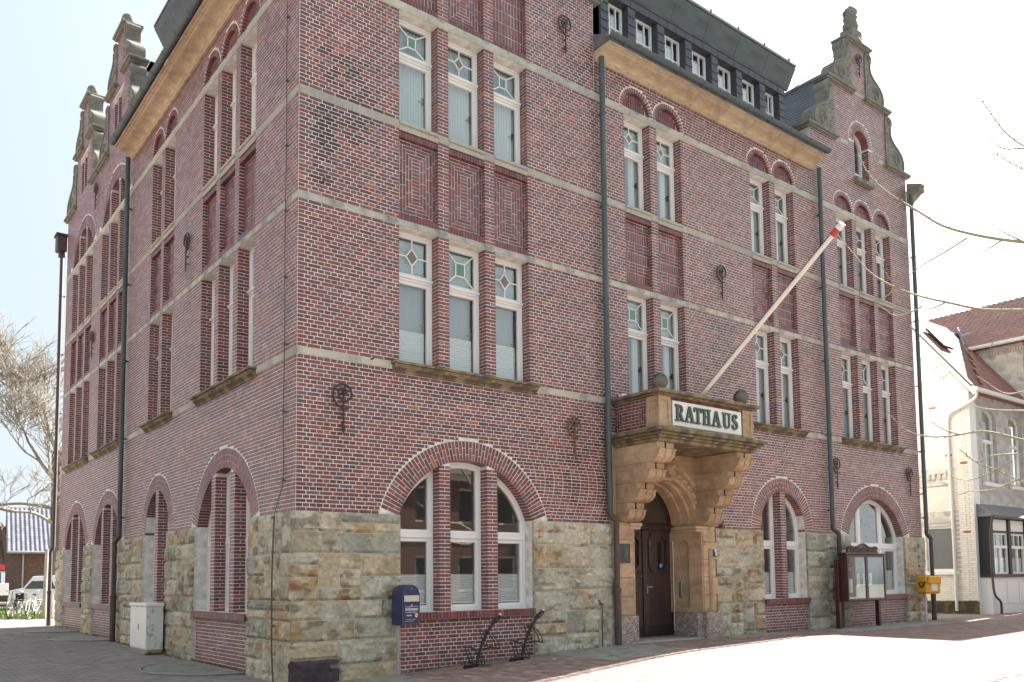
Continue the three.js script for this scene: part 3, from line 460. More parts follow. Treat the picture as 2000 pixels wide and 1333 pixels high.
  // bond
  const hd = exl;
  const zones = [[S, 38, Cb], [Ct, 37, Bb], [Bt, 25, Ab], [At, 31, Db]];
  zones.forEach(([y0, n, y1], i) => fill(F, R ? u0 + 0.002 : u0, R ? u1 : u1 - 0.002, y0, y1, n, hd, R ? 1 : 2));
  const tops = [[R ? 0.002 : -10.12, R ? u1 : -0.002, Dt, EAVE - 0.02]];
  if (!R) tops.push([-18.4, -10.12, Dt, 13.55]);
  if (R) { fill(F, 0.002, 6.4, Dt, 13.6, 31, hd, 1); fill(F, 6.4, 14.25, Dt, EAVE, 12, hd, 1); fill(F, 14.25, 19.25, Dt, 13.55, 30, hd, 1); }
  else { fill(F, -10.12, -0.002, Dt, EAVE, 12, hd, 2); fill(F, -18.4, -10.12, Dt, 13.55, 30, hd, 2); }
  const steps = F.blocks.filter((b) => b[2] > 13.6); for (const [c, h, top] of steps) { const y0 = h > 1.4 && R && c < 5 ? 13.6 : h > 0.6 ? (R && c < 5 ? (h > 1.5 ? 13.6 : 15.3) : 13.55) : (R ? (c < 5 ? 17 : 15.22) : 15.2); fill(F, c - h, c + h, y0, top, Math.round((top - y0) / 0.064), hd, 0); 
    const n = Math.round((top - y0) / 0.064); for (let k = 0; k < n; k++) for (const s of [-1, 1]) for (let j = 0; j < 3; j++) brick(F, c + s * (h - 0.018), y0 + (k + 0.5) * (top - y0) / n, -0.11 - 0.117 * j, 0.05, 0.052, 0.106); }
  // stone bands
  const nf = 0.008;
  bandRow(F, R ? u0 : u0, u1 - (R ? 0 : 0.004), Bb, Bt, nf); bandRow(F, u0, u1 - (R ? 0 : 0.004), Db, Dt, nf);
  { let p = u0; for (const g of [...F.groups].sort((a, b) => a.a - b.a)) { bandRow(F, p, g.a - 0.17, Cb, Ct, nf, 0.1); bandRow(F, p, g.a, Ab, At, nf, 0.1); for (let i = 0; i + 1 < g.n; i++) part(F, 'band_stone', cb(g.lights[i][1] + 0.001, g.lights[i + 1][0] - 0.001, Ab, At, -0.2, nf, 0.004), M.band[ri(3)]); p = g.b; if (false) p = g.b; }
    const gs = [...F.groups].sort((a, b) => a.a - b.a); bandRow(F, gs[gs.length - 1].b + 0.17, u1 - (R ? 0 : 0.004), Cb, Ct, nf, 0.1); bandRow(F, gs[gs.length - 1].b, u1 - (R ? 0 : 0.004), Ab, At, nf, 0.1); }
}
buildFacade(RIGHT); buildFacade(LEFT);
// plinth
plinth(RIGHT, -0.075, 1.80, 0.0, { corner: true, jambR: true, cell: 0.045 });
plinth(RIGHT, 4.61, 6.64, 0.12, { jambL: true }); plinth(RIGHT, 9.84, 11.56, 0.14, { jambR: true }); plinth(RIGHT, 13.36, 15.34, 0.14, { jambL: true, jambR: true }); plinth(RIGHT, 18.145, 19.25, 0.14, { jambL: true });
plinth(LEFT, -1.805, 0, 0.0, { jambL: true, cell: 0.05 }); plinth(LEFT, -6.51, -4.615, 0.04, { jambL: true, jambR: true }); plinth(LEFT, -10.595, -8.31, 0.06, { jambL: true, jambR: true }); plinth(LEFT, -14.545, -13.405, 0.08, { jambL: true, jambR: true }); plinth(LEFT, -18.4, -17.355, 0.1, { jambR: true });
// wall anchors
for (const [u, y, f, m] of [[0.77, 4.45, 1], [5.68, 4.45, 1, M.rustIron], [5.6, 12.6, 1], [10.33, 8.52, 1], [14.83, 4.38, 1], [18.62, 4.4, 1], [16.8, 16.2, 1]]) spiralAnchor(RIGHT, u, y, f, m || M.iron, u === 16.8 ? 0.85 : 1);
for (const [u, y] of [[-5.5, 8.55], [-14.15, 8.55], [-14.2, 12.95]]) spiralAnchor(LEFT, u, y, -1);
// lightning conductor by the corner and small hooks
{ const P = []; for (let y = 16; y > 2.8; y -= 0.8) P.push([-0.40 - 0.01 * Math.sin(y * 2), y, 0.035]); P.push([-0.47, 2.62, 0.14], [-0.50, 2.0, 0.15], [-0.49, 1.35, 0.16], [-0.50, 0.9, 0.15], [-0.47, 0.55, 0.16], [-0.44, 0.02, 0.14]);
  const G = [tube(P, 0.008, 6, false, 160), tube(P.slice(-6), 0.014, 6, false, 40)]; for (let y = 3.2; y < 13; y += 1.08) G.push(rod([-0.40, y, 0], [-0.40, y, 0.05], 0.012), rod([-0.43, y, 0.04], [-0.36, y, 0.04], 0.01)); for (const y of [2.62, 1.35, 0.95]) G.push(rod([-0.52, y, 0.15], [-0.45, y, 0.15], 0.02)); part(LEFT, 'lightning_conductor', G, M.rustIron); }
part(RIGHT, 'iron_hook', [rod([1.28, Ct - 0.02, 0], [1.24, Ct - 0.05, 0.16], 0.012)], M.iron);
for (const [u, y] of [[0.42, 8.6], [0.42, 7.98]]) part(RIGHT, 'iron_hook', [tube([[u, y, 0], [u, y, 0.05], [u - 0.02, y + 0.04, 0.07]], 0.012, 6)], M.rustIron);
// downpipes
downpipe(RIGHT, 6.52, 12.35, 0.28, 2.98, M.copper, { shift: 0.09 }); downpipe(RIGHT, 14.42, 12.35, 0.28, 2.92, M.copper, { shift: 0.14 }); downpipe(RIGHT, 19.30, 13.0, 0.28, 2.9, M.copper, { shift: 0.08 });
downpipe(LEFT, -10.18, 12.35, 0.2, 2.86, M.copper, { shift: -0.12 }); downpipe(LEFT, -18.62, 12.4, 0.28, 2.9, M.pipeBrown, { shift: 0 });
part(LEFT, 'rain_hopper', [cb(-18.82, -18.42, 12.55, 13.05, 0.0, 0.3, 0.02), cb(-18.86, -18.38, 13.05, 13.12, -0.03, 0.34, 0.01), cb(-18.74, -18.5, 12.38, 12.56, 0.03, 0.22, 0.02)], M.pipeBrown);
part(RIGHT, 'eave_end', [profX([[0, 12.75], [0.06, 12.75], [0.1, 12.82], [0.34, 13.0], [0.4, 13.0], [0.42, 13.12], [0, 13.12]], 19.252, 19.55), profX([[0.02, 13.13], [0.44, 13.13], [0.46, 13.2], [0.02, 13.35]], 19.252, 19.5)], M.carved);
// eaves cornice, gutter
const cornice = [[0.0, 12.28], [0.05, 12.28], [0.065, 12.2925], [0.065, 12.305], [0.05, 12.3125], [0.055, 12.33], [0.075, 12.355], [0.115, 12.3825], [0.175, 12.405], [0.25, 12.4175], [0.275, 12.419], [0.275, 12.4325], [0.315, 12.4375], [0.345, 12.45], [0.355, 12.465], [0.385, 12.47], [0.4, 12.48], [0.46, 12.4825], [0.46, 12.51], [0.0, 12.51]];
function eaves(F, a, b) {
  let u = a; while (u < b - 0.05) { let w = 0.98; if (b - u - w < 0.5) w = b - u; part(F, 'cornice_stone', profX(cornice, u + 0.002, u + w - 0.002), M.cream[ri(3)]); u += w; }
  const P = []; for (let i = 0; i <= 10; i++) { const t = PI + PI * i / 10; P.push([0.50 + 0.085 * Math.cos(t), 12.635 + 0.085 * Math.sin(t)]); } for (let i = 10; i >= 0; i--) { const t = PI + PI * i / 10; P.push([0.50 + 0.077 * Math.cos(t), 12.635 + 0.077 * Math.sin(t)]); }
  const g = part(F, 'gutter', profX(P, a - 0.06, b + 0.06), M.copper); const br = []; for (let x = a + 0.4; x < b; x += 0.82) { const q = []; for (let i = 0; i <= 8; i++) { const t = PI + PI * i / 8; q.push([x, 12.635 + 0.09 * Math.sin(t), 0.50 + 0.09 * Math.cos(t)]); } br.push(tube(q, 0.012, 5)); } mesh('gutter_bracket', br, M.lead, g);
}
eaves(RIGHT, 6.42, 14.23); eaves(LEFT, -10.1, -0.2);
part(RIGHT, 'lead_flashing', [profX([[-0.5, 12.53], [0.38, 12.53], [0.38, 12.68], [-0.3, 13.02], [-0.5, 13.02]], 6.42, 14.23)], M.lead);
part(LEFT, 'lead_flashing', [profX([[-0.5, 12.53], [0.38, 12.53], [0.38, 12.68], [-0.3, 13.02], [-0.5, 13.02]], -10.1, -0.2)], M.lead);
// gable copings, scrolls and finials
function ledge(F, a, b, y, d = 0.42) { part(F, 'gable_coping', [cb(a, b, y, y + 0.075, -d, 0.12, 0.012), cb(a + 0.04, b - 0.04, y - 0.05, y - 0.001, -d + 0.03, 0.075, 0.012)], M.carved); }
function scroll(F, x, y, h, w, dir, o = {}) { // S-shaped stone scroll leaning on a step; dir +1: wall is to the right of it
  const X = (k) => x + dir * w * k, Y = (k) => y + h * k, P = [];
  const curve = new THREE.CatmullRomCurve3([[0.0, 0], [-0.05, 0.12], [0.03, 0.29], [0.25, 0.41], [0.50, 0.50], [0.66, 0.62], [0.66, 0.78]].map(([a, b]) => new THREE.Vector3(a, b, 0))).getPoints(18);
  for (const c of curve) P.push([X(c.x), Y(c.y)]);
  for (let i = 0; i <= 10; i++) { const t = PI * 1.25 - i * PI * 1.15 / 10 - 0.0; P.push([X(0.79 + 0.20 * Math.cos(t)), Y(0.885 + 0.115 * Math.sin(t))]); }
  P.push([X(1), Y(0.8)], [X(1), Y(0)]);
  const s = dir > 0 ? P : P.reverse(), G = [ex(s, 0.36, -0.33)];
  const rim = curve.map((c) => [X(c.x + 0.07), Y(c.y * 0.96 + 0.02), 0.04]); G.push(tube(rim, 0.026, 6, false, 30));
  for (const [cx, cy, r] of [[0.42, 0.2, 0.15], [0.79, 0.885, 0.085]]) { const q = []; for (let i = 0; i <= 22; i++) { const t = i / 22, an = t * 3.2 * PI; q.push([X(cx) + dir * w * r * (1 - 0.75 * t) * Math.cos(an) * 1.2, Y(cy) + w * r * (1 - 0.75 * t) * Math.sin(an) * 1.5, 0.04]); } G.push(tube(q, 0.017, 6, false, 40)); }
  for (let i = 0; i < 6; i++) G.push(place(new THREE.SphereGeometry(0.03, 6, 5), new THREE.Matrix4().makeTranslation(X(0.80 + 0.1 * (i % 2)), Y(0.22 + 0.08 * i), 0.03)));
  part(F, 'gable_scroll', G, M.carved);
}
function onionFinial(F, c, y) { part(F, 'gable_finial', [cb(c - 0.26, c + 0.26, y, y + 0.4, -0.36, 0.04, 0.02), place(lathe([[0.30, 0], [0.25, 0.12], [0.19, 0.32], [0.22, 0.5], [0.17, 0.74], [0.20, 0.78], [0.20, 0.83], [0.12, 0.86], [0.2, 0.94], [0.21, 1.0], [0.14, 1.09], [0.05, 1.12], [0.05, 1.18], [0.0, 1.2]], 18), new THREE.Matrix4().makeTranslation(c, y, -0.16)), place(new THREE.SphereGeometry(0.14, 10, 8), new THREE.Matrix4().makeTranslation(c - 0.26, y + 0.14, -0.16)), place(new THREE.SphereGeometry(0.14, 10, 8), new THREE.Matrix4().makeTranslation(c + 0.26, y + 0.14, -0.16)), cb(c - 0.3, c - 0.1, y + 0.38, y + 0.56, -0.26, -0.06, 0.03)], M.carved); }
function ballFinial(F, c, y) { part(F, 'gable_finial', place(lathe([[0, 0], [0.12, 0], [0.12, 0.05], [0.06, 0.09], [0.10, 0.13], [0.165, 0.22], [0.18, 0.32], [0.14, 0.43], [0.06, 0.48], [0, 0.49]], 16), new THREE.Matrix4().makeTranslation(c, y, -0.16)), M.carved); }
// street gable
ledge(RIGHT, 14.08, 15.5, 13.55); ledge(RIGHT, 18.08, 19.40, 13.55); ledge(RIGHT, 15.06, 16.5, 15.22); ledge(RIGHT, 17.06, 18.42, 15.22); ledge(RIGHT, 16.12, 17.44, 16.74);
scroll(RIGHT, 14.42, 13.63, 1.52, 1.0, 1); scroll(RIGHT, 19.14, 13.63, 1.52, 1.0, -1); scroll(RIGHT, 15.45, 15.3, 1.42, 0.96, 1); scroll(RIGHT, 18.1, 15.3, 1.42, 0.96, -1); onionFinial(RIGHT, 16.78, 16.81);
bandRow(RIGHT, 15.3, 16.1, 13.56, 13.68, 0.006, 0.05); bandRow(RIGHT, 17.46, 18.0, 13.56, 13.68, 0.006, 0.05); bandRow(RIGHT, 16.5, 17.06, 15.22, 15.32, 0.006, 0.05);
ledge(RIGHT, -0.15, 1.2, 13.6); ledge(RIGHT, 5.2, 6.6, 13.6); scroll(RIGHT, 0.1, 13.7, 1.6, 1.0, 1); scroll(RIGHT, 6.31, 13.7, 1.6, 1.0, -1); ledge(RIGHT, 0.9, 2.1, 15.3); ledge(RIGHT, 4.3, 5.5, 15.3); ledge(RIGHT, 1.9, 2.75, 17); ledge(RIGHT, 3.65, 4.5, 17); ledge(RIGHT, 2.4, 4.0, 18.6); onionFinial(RIGHT, 3.2, 18.68);
// side gables
for (const [c, a, b] of [[-11.8, -13.95, -10.0], [-16.05, -18.55, -14.1]]) {
  ledge(LEFT, c + 1.02, b + (c > -14 ? 0 : 0.05), 13.55); ledge(LEFT, a, c - 1.02, 13.55); ledge(LEFT, c - 1.32, c - 0.28, 15.2); ledge(LEFT, c + 0.42, c + 1.35, 15.2); ledge(LEFT, c - 0.46, c + 0.58, 16.55, 0.44);
  scroll(LEFT, b - 0.1, 13.63, 1.45, b - 0.1 - c - 1.12, -1); scroll(LEFT, a + 0.15, 13.63, 1.45, c - 1.12 - a - 0.15, 1); scroll(LEFT, c + 1.22, 15.28, 1.25, 0.78, -1); scroll(LEFT, c - 1.18, 15.28, 1.25, 0.78, 1); ballFinial(LEFT, c + 0.06, 16.63);
}
// ----- portal with balcony -----
const fontSerif = await new FontLoader().loadAsync('fonts/droid/droid_serif_bold.typeface.json');
const fontSans = await new FontLoader().loadAsync('fonts/droid/droid_sans_bold.typeface.json');
function textGeo(font, s, h, depth, bevel = 0) { const g = new TextGeometry(s, { font, size: h / 0.72, depth, curveSegments: 6, bevelEnabled: bevel > 0, bevelThickness: bevel, bevelSize: bevel * 0.6, bevelSegments: 2 }); g.computeBoundingBox(); return g; }
const wm = () => M.warm[ri(3)];
{ // stone ground behind the bracket, pierced by the arch, then rings of the arch
  const c = PORTAL.c, yS = 2.74, P = (n, g, m) => part(RIGHT, n, g, m);
  // spandrel: cut into blocks by radial joints
  const opening = (R) => { const q = []; for (let i = 0; i <= 32; i++) { const t = PI * i / 32; q.push([c + R * Math.cos(t), yS + R * Math.sin(t)]); } return q; };
  P('portal_wall', ex([[PORTAL.a, yS], [c - 1.34, yS], ...opening(1.34).reverse(), [c + 1.34, yS], [PORTAL.b, yS], [PORTAL.b, 4.3], [PORTAL.a, 4.3]], 0.14, -0.10), M.warm[1]);
  const ringG = (Ri, Ro, z0, z1, t0, t1) => { const q = [], n = 8; for (let i = 0; i <= n; i++) { const t = t0 + (t1 - t0) * i / n; q.push([c + Ro * Math.cos(t), yS + Ro * Math.sin(t)]); } for (let i = n; i >= 0; i--) { const t = t0 + (t1 - t0) * i / n; q.push([c + Ri * Math.cos(t), yS + Ri * Math.sin(t)]); } return ex(q, z1 - z0, z0); };
  const NV = 9; for (let i = 0; i < NV; i++) { const t0 = PI * i / NV + 0.003, t1 = PI * (i + 1) / NV - 0.003, v = P('voussoir', [ringG(1.24, 1.33, -0.1, 0.055, t0, t1), ringG(1.06, 1.24, -0.1, 0.015, t0, t1), ringG(1.0, 1.06, -0.22, 0.03, t0, t1), ringG(0.92, 1.0, -0.42, -0.1, t0, t1), ringG(0.88, 0.92, -0.6, -0.3, t0, t1)], wm());
    for (let k = 0; k < 2; k++) { const t = t0 + (t1 - t0) * (k + 0.5) / 2; const e = new THREE.SphereGeometry(0.08, 12, 8); e.scale(0.8, 1.2, 0.75); e.rotateZ(t - PI / 2 + PI / 2); e.translate(c + 1.15 * Math.cos(t), yS + 1.15 * Math.sin(t), 0.02); v.geometry = merge([v.geometry, e]); const ring = new THREE.TorusGeometry(0.098, 0.02, 6, 14); ring.scale(0.85, 1.15, 1); ring.rotateZ(t); ring.translate(c + 1.15 * Math.cos(t), yS + 1.15 * Math.sin(t), 0.02); v.geometry = merge([v.geometry, ring]); } }
  // carved bearded mask on the keystone
  { const g = new THREE.SphereGeometry(1, 28, 24), p = g.attributes.position; for (let i = 0; i < p.count; i++) { let x = p.getX(i), y = p.getY(i), z = p.getZ(i); let X = x * 0.15, Y = y * 0.24, Z = z * 0.15; if (z > 0) { const nose = Math.exp(-((x / 0.16) ** 2 + ((y - 0.0) / 0.28) ** 2)), brow = Math.exp(-(((y - 0.3) / 0.12) ** 2)) * (1 - 0.3 * Math.abs(x)), eye = Math.exp(-(((Math.abs(x) - 0.42) / 0.2) ** 2 + ((y - 0.14) / 0.12) ** 2)), mouth = Math.exp(-((x / 0.3) ** 2 + ((y + 0.33) / 0.07) ** 2)); Z += 0.075 * nose + 0.03 * brow - 0.05 * eye - 0.035 * mouth; } const hair = Math.max(0, Math.abs(x) - 0.5) + Math.max(0, y - 0.55) + Math.max(0, -0.5 - y); const w = 0.035 * hair * (0.5 + Math.sin(y * 26 + x * 11) + 0.6 * Math.sin(x * 30)); X += x * w * 1.4; Y += y * w; Z += w * 0.8; p.setXYZ(i, X, Y, Z); } g.computeVertexNormals(); g.translate(c, 3.98, 0.17);
    P('keystone_mask', [g, ex([[c - 0.16, 3.66], [c + 0.16, 3.66], [c + 0.22, 4.25], [c - 0.22, 4.25]], 0.22, -0.1)], M.warm[1]); }
  // pillars: long and short blocks on granite feet
  for (const s of [-1, 1]) {
    const X = (k) => c + s * k, bxs = (k0, k1, ...r) => cb(Math.min(X(k0), X(k1)), Math.max(X(k0), X(k1)), ...r);
    P('granite_foot', bxs(1.07, 1.62, 0.15, 0.86, -0.3, 0.22, 0.02), M.granite);
    const ys = [0.86, 1.24, 1.62, 2.0, 2.38, 2.74]; for (let i = 0; i + 1 < ys.length; i++) { P('pillar_block', bxs(1.10, i % 2 ? 1.57 : 1.50, ys[i] + 0.002, ys[i + 1] - 0.002, -0.2, 0.14, 0.014), wm()); if (i % 2 === 0) P('pillar_block', bxs(1.505, 1.575, ys[i] + 0.002, ys[i + 1] - 0.002, -0.2, 0.06, 0.01), wm()); }
    // splayed jamb with an arched niche
    const L = 0.80, jam = [[0, 0.86], [L, 0.86], [L, 2.60], [0, 2.60]], ni = []; for (let i = 0; i <= 12; i++) { const t = PI * i / 12; ni.push([0.42 + 0.115 * Math.cos(t), 2.32 + 0.115 * Math.sin(t)]); } ni.push([0.305, 0.96], [0.535, 0.96]);
    const cuts = [0.86, 1.24, 1.66, 2.10, 2.60], frame = ex(jam, 0.07, 0, [ni]), plate = ex(jam, 0.03, -0.035), tf = new THREE.Matrix4(), A = new THREE.Vector3(X(1.10), 0, 0.12), B = new THREE.Vector3(X(0.90), 0, -0.62), U = B.clone().sub(A).normalize(), N = new THREE.Vector3(-s * Math.abs(U.z), 0, U.x * -s * -1).normalize();
    const nn = new THREE.Vector3().crossVectors(U, new THREE.Vector3(0, 1, 0)); if (nn.x * s > 0) nn.negate(); tf.makeBasis(U, new THREE.Vector3(0, 1, 0), nn); tf.setPosition(A.x, 0, A.z);
    const J = merge([frame, plate]); J.applyMatrix4(tf); if (tf.determinant() < 0) fixWind(J); P('portal_jamb', boxUV(J), M.warm[s > 0 ? 1 : 0]);
    P('impost', [bxs(0.86, 1.16, 2.60, 2.66, -0.66, 0.155, 0.01), bxs(0.83, 1.19, 2.662, 2.735, -0.68, 0.18, 0.014)], M.warm[2]);
    P('granite_foot', bxs(0.90, 1.13, 0.15, 0.855, -0.6, 0.1, 0.015), M.granite);
    const col = [place(new THREE.CylinderGeometry(0.05, 0.05, 1.35, 12), new THREE.Matrix4().makeTranslation(X(1.30), 1.53, 0.145)), place(new THREE.SphereGeometry(0.05, 10, 6), new THREE.Matrix4().makeTranslation(X(1.30), 2.205, 0.145))]; if (s > 0) P('colonnette', col, M.warm[1]);
    // stepped console brackets
    const fr = [0.40, 0.68, 0.96, 1.22], y0 = 2.74, hh = 0.372; for (let k = 0; k < 4; k++) { const f = fr[k], b = y0 + k * hh, prof = (e) => { const q = [[-0.05, b + 0.002], [f - 0.24 - e, b + 0.002]]; for (let i = 0; i <= 8; i++) { const t = -PI / 2 + PI / 2 * i / 8; q.push([f - 0.24 + (0.23 + e) * Math.cos(t), b + 0.19 + (0.187 + e * 0) * Math.sin(t)]); } q.push([f + 0.015 + e, b + 0.215], [f + 0.015 + e, b + 0.235], [f - 0.035, b + 0.255], [f - 0.035, b + hh - 0.003], [-0.05, b + hh - 0.003]); return q; };
      const x0 = s > 0 ? 9.20 : 6.76, x1 = x0 + 0.47; P('console_block', [profX(prof(0), x0 + 0.075, x1 - 0.075), profX(prof(0.018), x0, x0 + 0.073), profX(prof(0.018), x1 - 0.073, x1), profX(prof(0.018), (x0 + x1) / 2 - 0.02, (x0 + x1) / 2 + 0.02)], wm()); }
  }
  // plaque, house number
  const pl = P('bronze_plaque', cb(6.71, 7.02, 1.92, 2.30, 0.142, 0.165, 0.008), mat(0.075, 0.08, 0.075, 0.4, { metalness: 0.5 }));
  mesh('relief', [place((() => { const e = new THREE.SphereGeometry(0.09, 14, 10); e.scale(0.8, 1.25, 0.2); return e; })(), new THREE.Matrix4().makeTranslation(6.865, 2.11, 0.166)), ...[[6.73, 2.28], [7.0, 2.28], [6.73, 1.94], [7.0, 1.94]].map(([x, y]) => place(new THREE.SphereGeometry(0.012, 8, 6), new THREE.Matrix4().makeTranslation(x, y, 0.166)))], pl.material, pl);
  const hn = P('house_number', cb(9.60, 9.72, 2.06, 2.22, 0.142, 0.152, 0.004), mat(0.03, 0.025, 0.16, 0.3)); { const g = textGeo(fontSans, '1', 0.10, 0.004); g.translate(9.635, 2.09, 0.152); mesh('numeral', g, M.white, hn); }
  // floor slab of the balcony, parapet
  const zF = 1.26;
  P('balcony_slab', [cb(6.72, 9.71, 4.232, 4.30, -0.02, zF + 0.02, 0.012), cb(6.67, 9.76, 4.30, 4.345, -0.02, zF + 0.08, 0.012), cb(6.61, 9.82, 4.346, 4.40, -0.02, zF + 0.15, 0.018), cb(6.55, 9.88, 4.401, 4.475, -0.02, zF + 0.21, 0.012)], M.dirty);
  for (const s of [-1, 1]) { const x0 = s < 0 ? 6.76 : 9.33, x1 = x0 + 0.34; const G = [cb(x0 - 0.025, x1 + 0.025, 4.476, 4.60, zF - 0.34, zF + 0.03, 0.02)];
    G.push(cb(x0 + 0.03, x1 - 0.03, 4.6, 5.12, zF - 0.33, zF - 0.028, 0.004)); for (const [a, b] of [[x0, x0 + 0.075], [x1 - 0.075, x1]]) { G.push(cb(a, b, 4.6, 5.12, zF - 0.075, zF, 0.008), cb(a, b, 4.6, 5.12, zF - 0.34, zF - 0.265, 0.008)); } G.push(cb(x0 + 0.076, x1 - 0.076, 5.03, 5.12, zF - 0.06, zF - 0.004, 0.008), cb(x0 + 0.076, x1 - 0.076, 4.6, 4.66, zF - 0.06, zF - 0.004, 0.008), cb(x0 + 0.002, x0 + 0.05, 5.03, 5.12, zF - 0.264, zF - 0.076, 0.004), cb(x0 + 0.002, x0 + 0.05, 4.6, 4.66, zF - 0.264, zF - 0.076, 0.004), cb(x1 - 0.05, x1 - 0.002, 5.03, 5.12, zF - 0.264, zF - 0.076, 0.004)); P('parapet_pier', G, M.warm[0]); }
  P('parapet_wall', [bx(7.08, 9.36, 4.476, 5.125, zF - 0.26, zF - 0.055), bx(6.8275, 7.0, 4.476, 5.125, -0.02, zF - 0.3), bx(9.43, 9.585, 4.476, 5.125, -0.02, zF - 0.3)], M.mortar);
  const sillW = 20; for (let i = 0; i < 20; i++) for (const y of [4.51, 5.09]) brick(RIGHT, 7.13 + 2.15 * (i + 0.5) / 20, y, zF - 0.06, 0.098, 0.052, 0.04); for (let i = 0; i < 4; i++) for (const x of [7.118, 9.312]) brick(RIGHT, x, 4.6 + 0.125 * (i + 0.4), zF - 0.06, 0.03, 0.115, 0.04);
  // the side of the parapet in nested rectangles of brick
  { const put = (z0, z1, y0, y1) => brick(RIGHT, 6.838, (y0 + y1) / 2, (z0 + z1) / 2, 0.03, y1 - y0 - 0.010, z1 - z0 - 0.010); let a = 0.0, b = zF - 0.345, y0 = 4.485, y1 = 5.115; let ring = 0; while (b - a > 0.15 && y1 - y0 > 0.1) { const q = 0.063; const nz = Math.max(1, Math.round((b - a) / (ring % 2 ? 0.2 : 0.11))); for (let i = 0; i < nz; i++) for (const yy of [y0, y1 - q]) put(a + (b - a) * i / nz, a + (b - a) * (i + 1) / nz, yy, yy + q); y0 += q; y1 -= q; const ny = Math.max(1, Math.round((y1 - y0) / 0.18)); if (y1 - y0 > 0.06) for (let i = 0; i < ny; i++) for (const zz of [a, b - q]) put(zz, zz + q, y0 + (y1 - y0) * i / ny, y0 + (y1 - y0) * (i + 1) / ny); a += q; b -= q; ring++; } if (y1 - y0 > 0.03) put(a, b, y0, y1); }
  P('parapet_coping', [cb(6.70, 9.73, 5.12, 5.165, zF - 0.36, zF + 0.06, 0.012), cb(6.64, 9.79, 5.166, 5.235, zF - 0.40, zF + 0.12, 0.014), cb(6.72, 7.06, 5.122, 5.166, 0.0, zF - 0.361, 0.01), cb(6.66, 7.1, 5.168, 5.233, 0.0, zF - 0.401, 0.012), cb(9.4, 9.71, 5.122, 5.166, 0.0, zF - 0.361, 0.01), cb(9.36, 9.77, 5.168, 5.233, 0.0, zF - 0.401, 0.012)], M.dirty);
  for (const x of [6.95, 9.47]) { const q = [[0, 0], [0.09, 0], [0.075, 0.03], [0.055, 0.045]]; const n = 12; for (let i = 0; i <= n; i++) { const t = i / n, r = 0.165 * Math.pow(Math.sin(PI * (0.16 + 0.84 * t)), 0.62) * (t > 0.9 ? 0.9 : 1); q.push([r * 0.86, 0.05 + 0.33 * (t - 0.035)], [r, 0.05 + 0.33 * t]); } q.push([0, 0.39]); const g = lathe(q, 24), p = g.attributes.position; g.translate(x, 5.232, zF - 0.14); P('pine_cone_finial', g, M.carved); }
  // name board
  const sb = P('name_board', cb(7.15, 9.28, 4.565, 5.055, zF - 0.03, zF - 0.004, 0.006), mat(0.83, 0.81, 0.745, 0.6));
  { const word = 'RATHAUS', xs = [7.222, 7.499, 7.774, 8.032, 8.318, 8.652, 8.96], wd = [0.25, 0.29, 0.24, 0.25, 0.29, 0.27, 0.19]; [...word].forEach((ch, i) => { const g = textGeo(fontSerif, ch, 0.315, 0.03, 0.006), bb = g.boundingBox; g.translate(-bb.min.x, -bb.min.y, 0); g.scale(wd[i] / (bb.max.x - bb.min.x), 0.325 / (bb.max.y - bb.min.y), 1); g.translate(xs[i] - 0.02, 4.655, zF - 0.004); mesh('letter', g, mat(0.045, 0.075, 0.066, 0.4), sb); }); }
  P('white_box', cb(6.9, 7.06, 5.24, 5.36, 0.02, 0.14, 0.01), M.white);
  // doors, fanlight
  const zD = -0.60, dw = 0.9; P('door_frame', [...frameRect(c - 0.93, c + 0.93, 0.3, 2.78, 0.06, zD - 0.05, zD + 0.02), cb(c - 0.92, c + 0.92, 2.66, 2.78, zD - 0.04, zD + 0.06, 0.012), cb(c - 0.92, c + 0.92, 2.72, 2.76, zD + 0.06, zD + 0.1, 0.01)], M.door);
  const arcPoly = (r) => { const q = [[c - r, 2.78], [c + r, 2.78]]; for (let i = 1; i < 24; i++) { const t = PI * i / 24; q.push([c + r * Math.cos(t), 2.76 + r * Math.sin(t)]); } return q; };
  const fan = P('fanlight', [ex(arcPoly(0.93), 0.07, zD - 0.05, [arcPoly(0.85).map(([x, y]) => [x, Math.max(y, 2.83)])]), bx(c - 0.025, c + 0.025, 2.8, 3.62, zD - 0.03, zD + 0.01)], M.door); mesh('pane', ex(arcPoly(0.86), 0.006, zD - 0.03), M.glass, fan);
  for (const s of [-1, 1]) { const x0 = s < 0 ? c - 0.87 : c + 0.004, x1 = x0 + 0.866, mx = (x0 + x1) / 2, oct = (r) => { const w = 0.265 * r, h = 0.37 * r, k = 0.12; return [[mx - w + k, 2.16 - h], [mx + w - k, 2.16 - h], [mx + w, 2.16 - h + k], [mx + w, 2.16 + h - k], [mx + w - k, 2.16 + h], [mx - w + k, 2.16 + h], [mx - w, 2.16 + h - k], [mx - w, 2.16 - h + k]]; };
    const d = P('door', [ex([[x0, 0.34], [x1, 0.34], [x1, 2.655], [x0, 2.655]], 0.05, zD - 0.045, [oct(1)]), ex(oct(1.14), 0.02, zD + 0.005, [oct(1.0)]), cb(mx - 0.24, mx + 0.24, 1.42, 1.62, zD + 0.003, zD + 0.014, 0.006), cb(mx - 0.26, mx + 0.26, 0.74, 1.36, zD + 0.003, zD + 0.012, 0.006), ...Array.from({ length: 9 }, (_, i) => cb(mx - 0.21 + i * 0.047, mx - 0.172 + i * 0.047, 0.80, 1.30, zD + 0.012, zD + 0.022, 0.008)), cb(s < 0 ? x1 - 0.05 : x0 - 0.02, s < 0 ? x1 + 0.0 : x0 + 0.06, 0.4, 2.65, zD + 0.004, zD + 0.035, 0.012), ...(s < 0 ? [cb(x0 + 0.05, x1 - 0.06, 1.63, 1.68, zD, zD + 0.07, 0.01)] : [])], M.door);
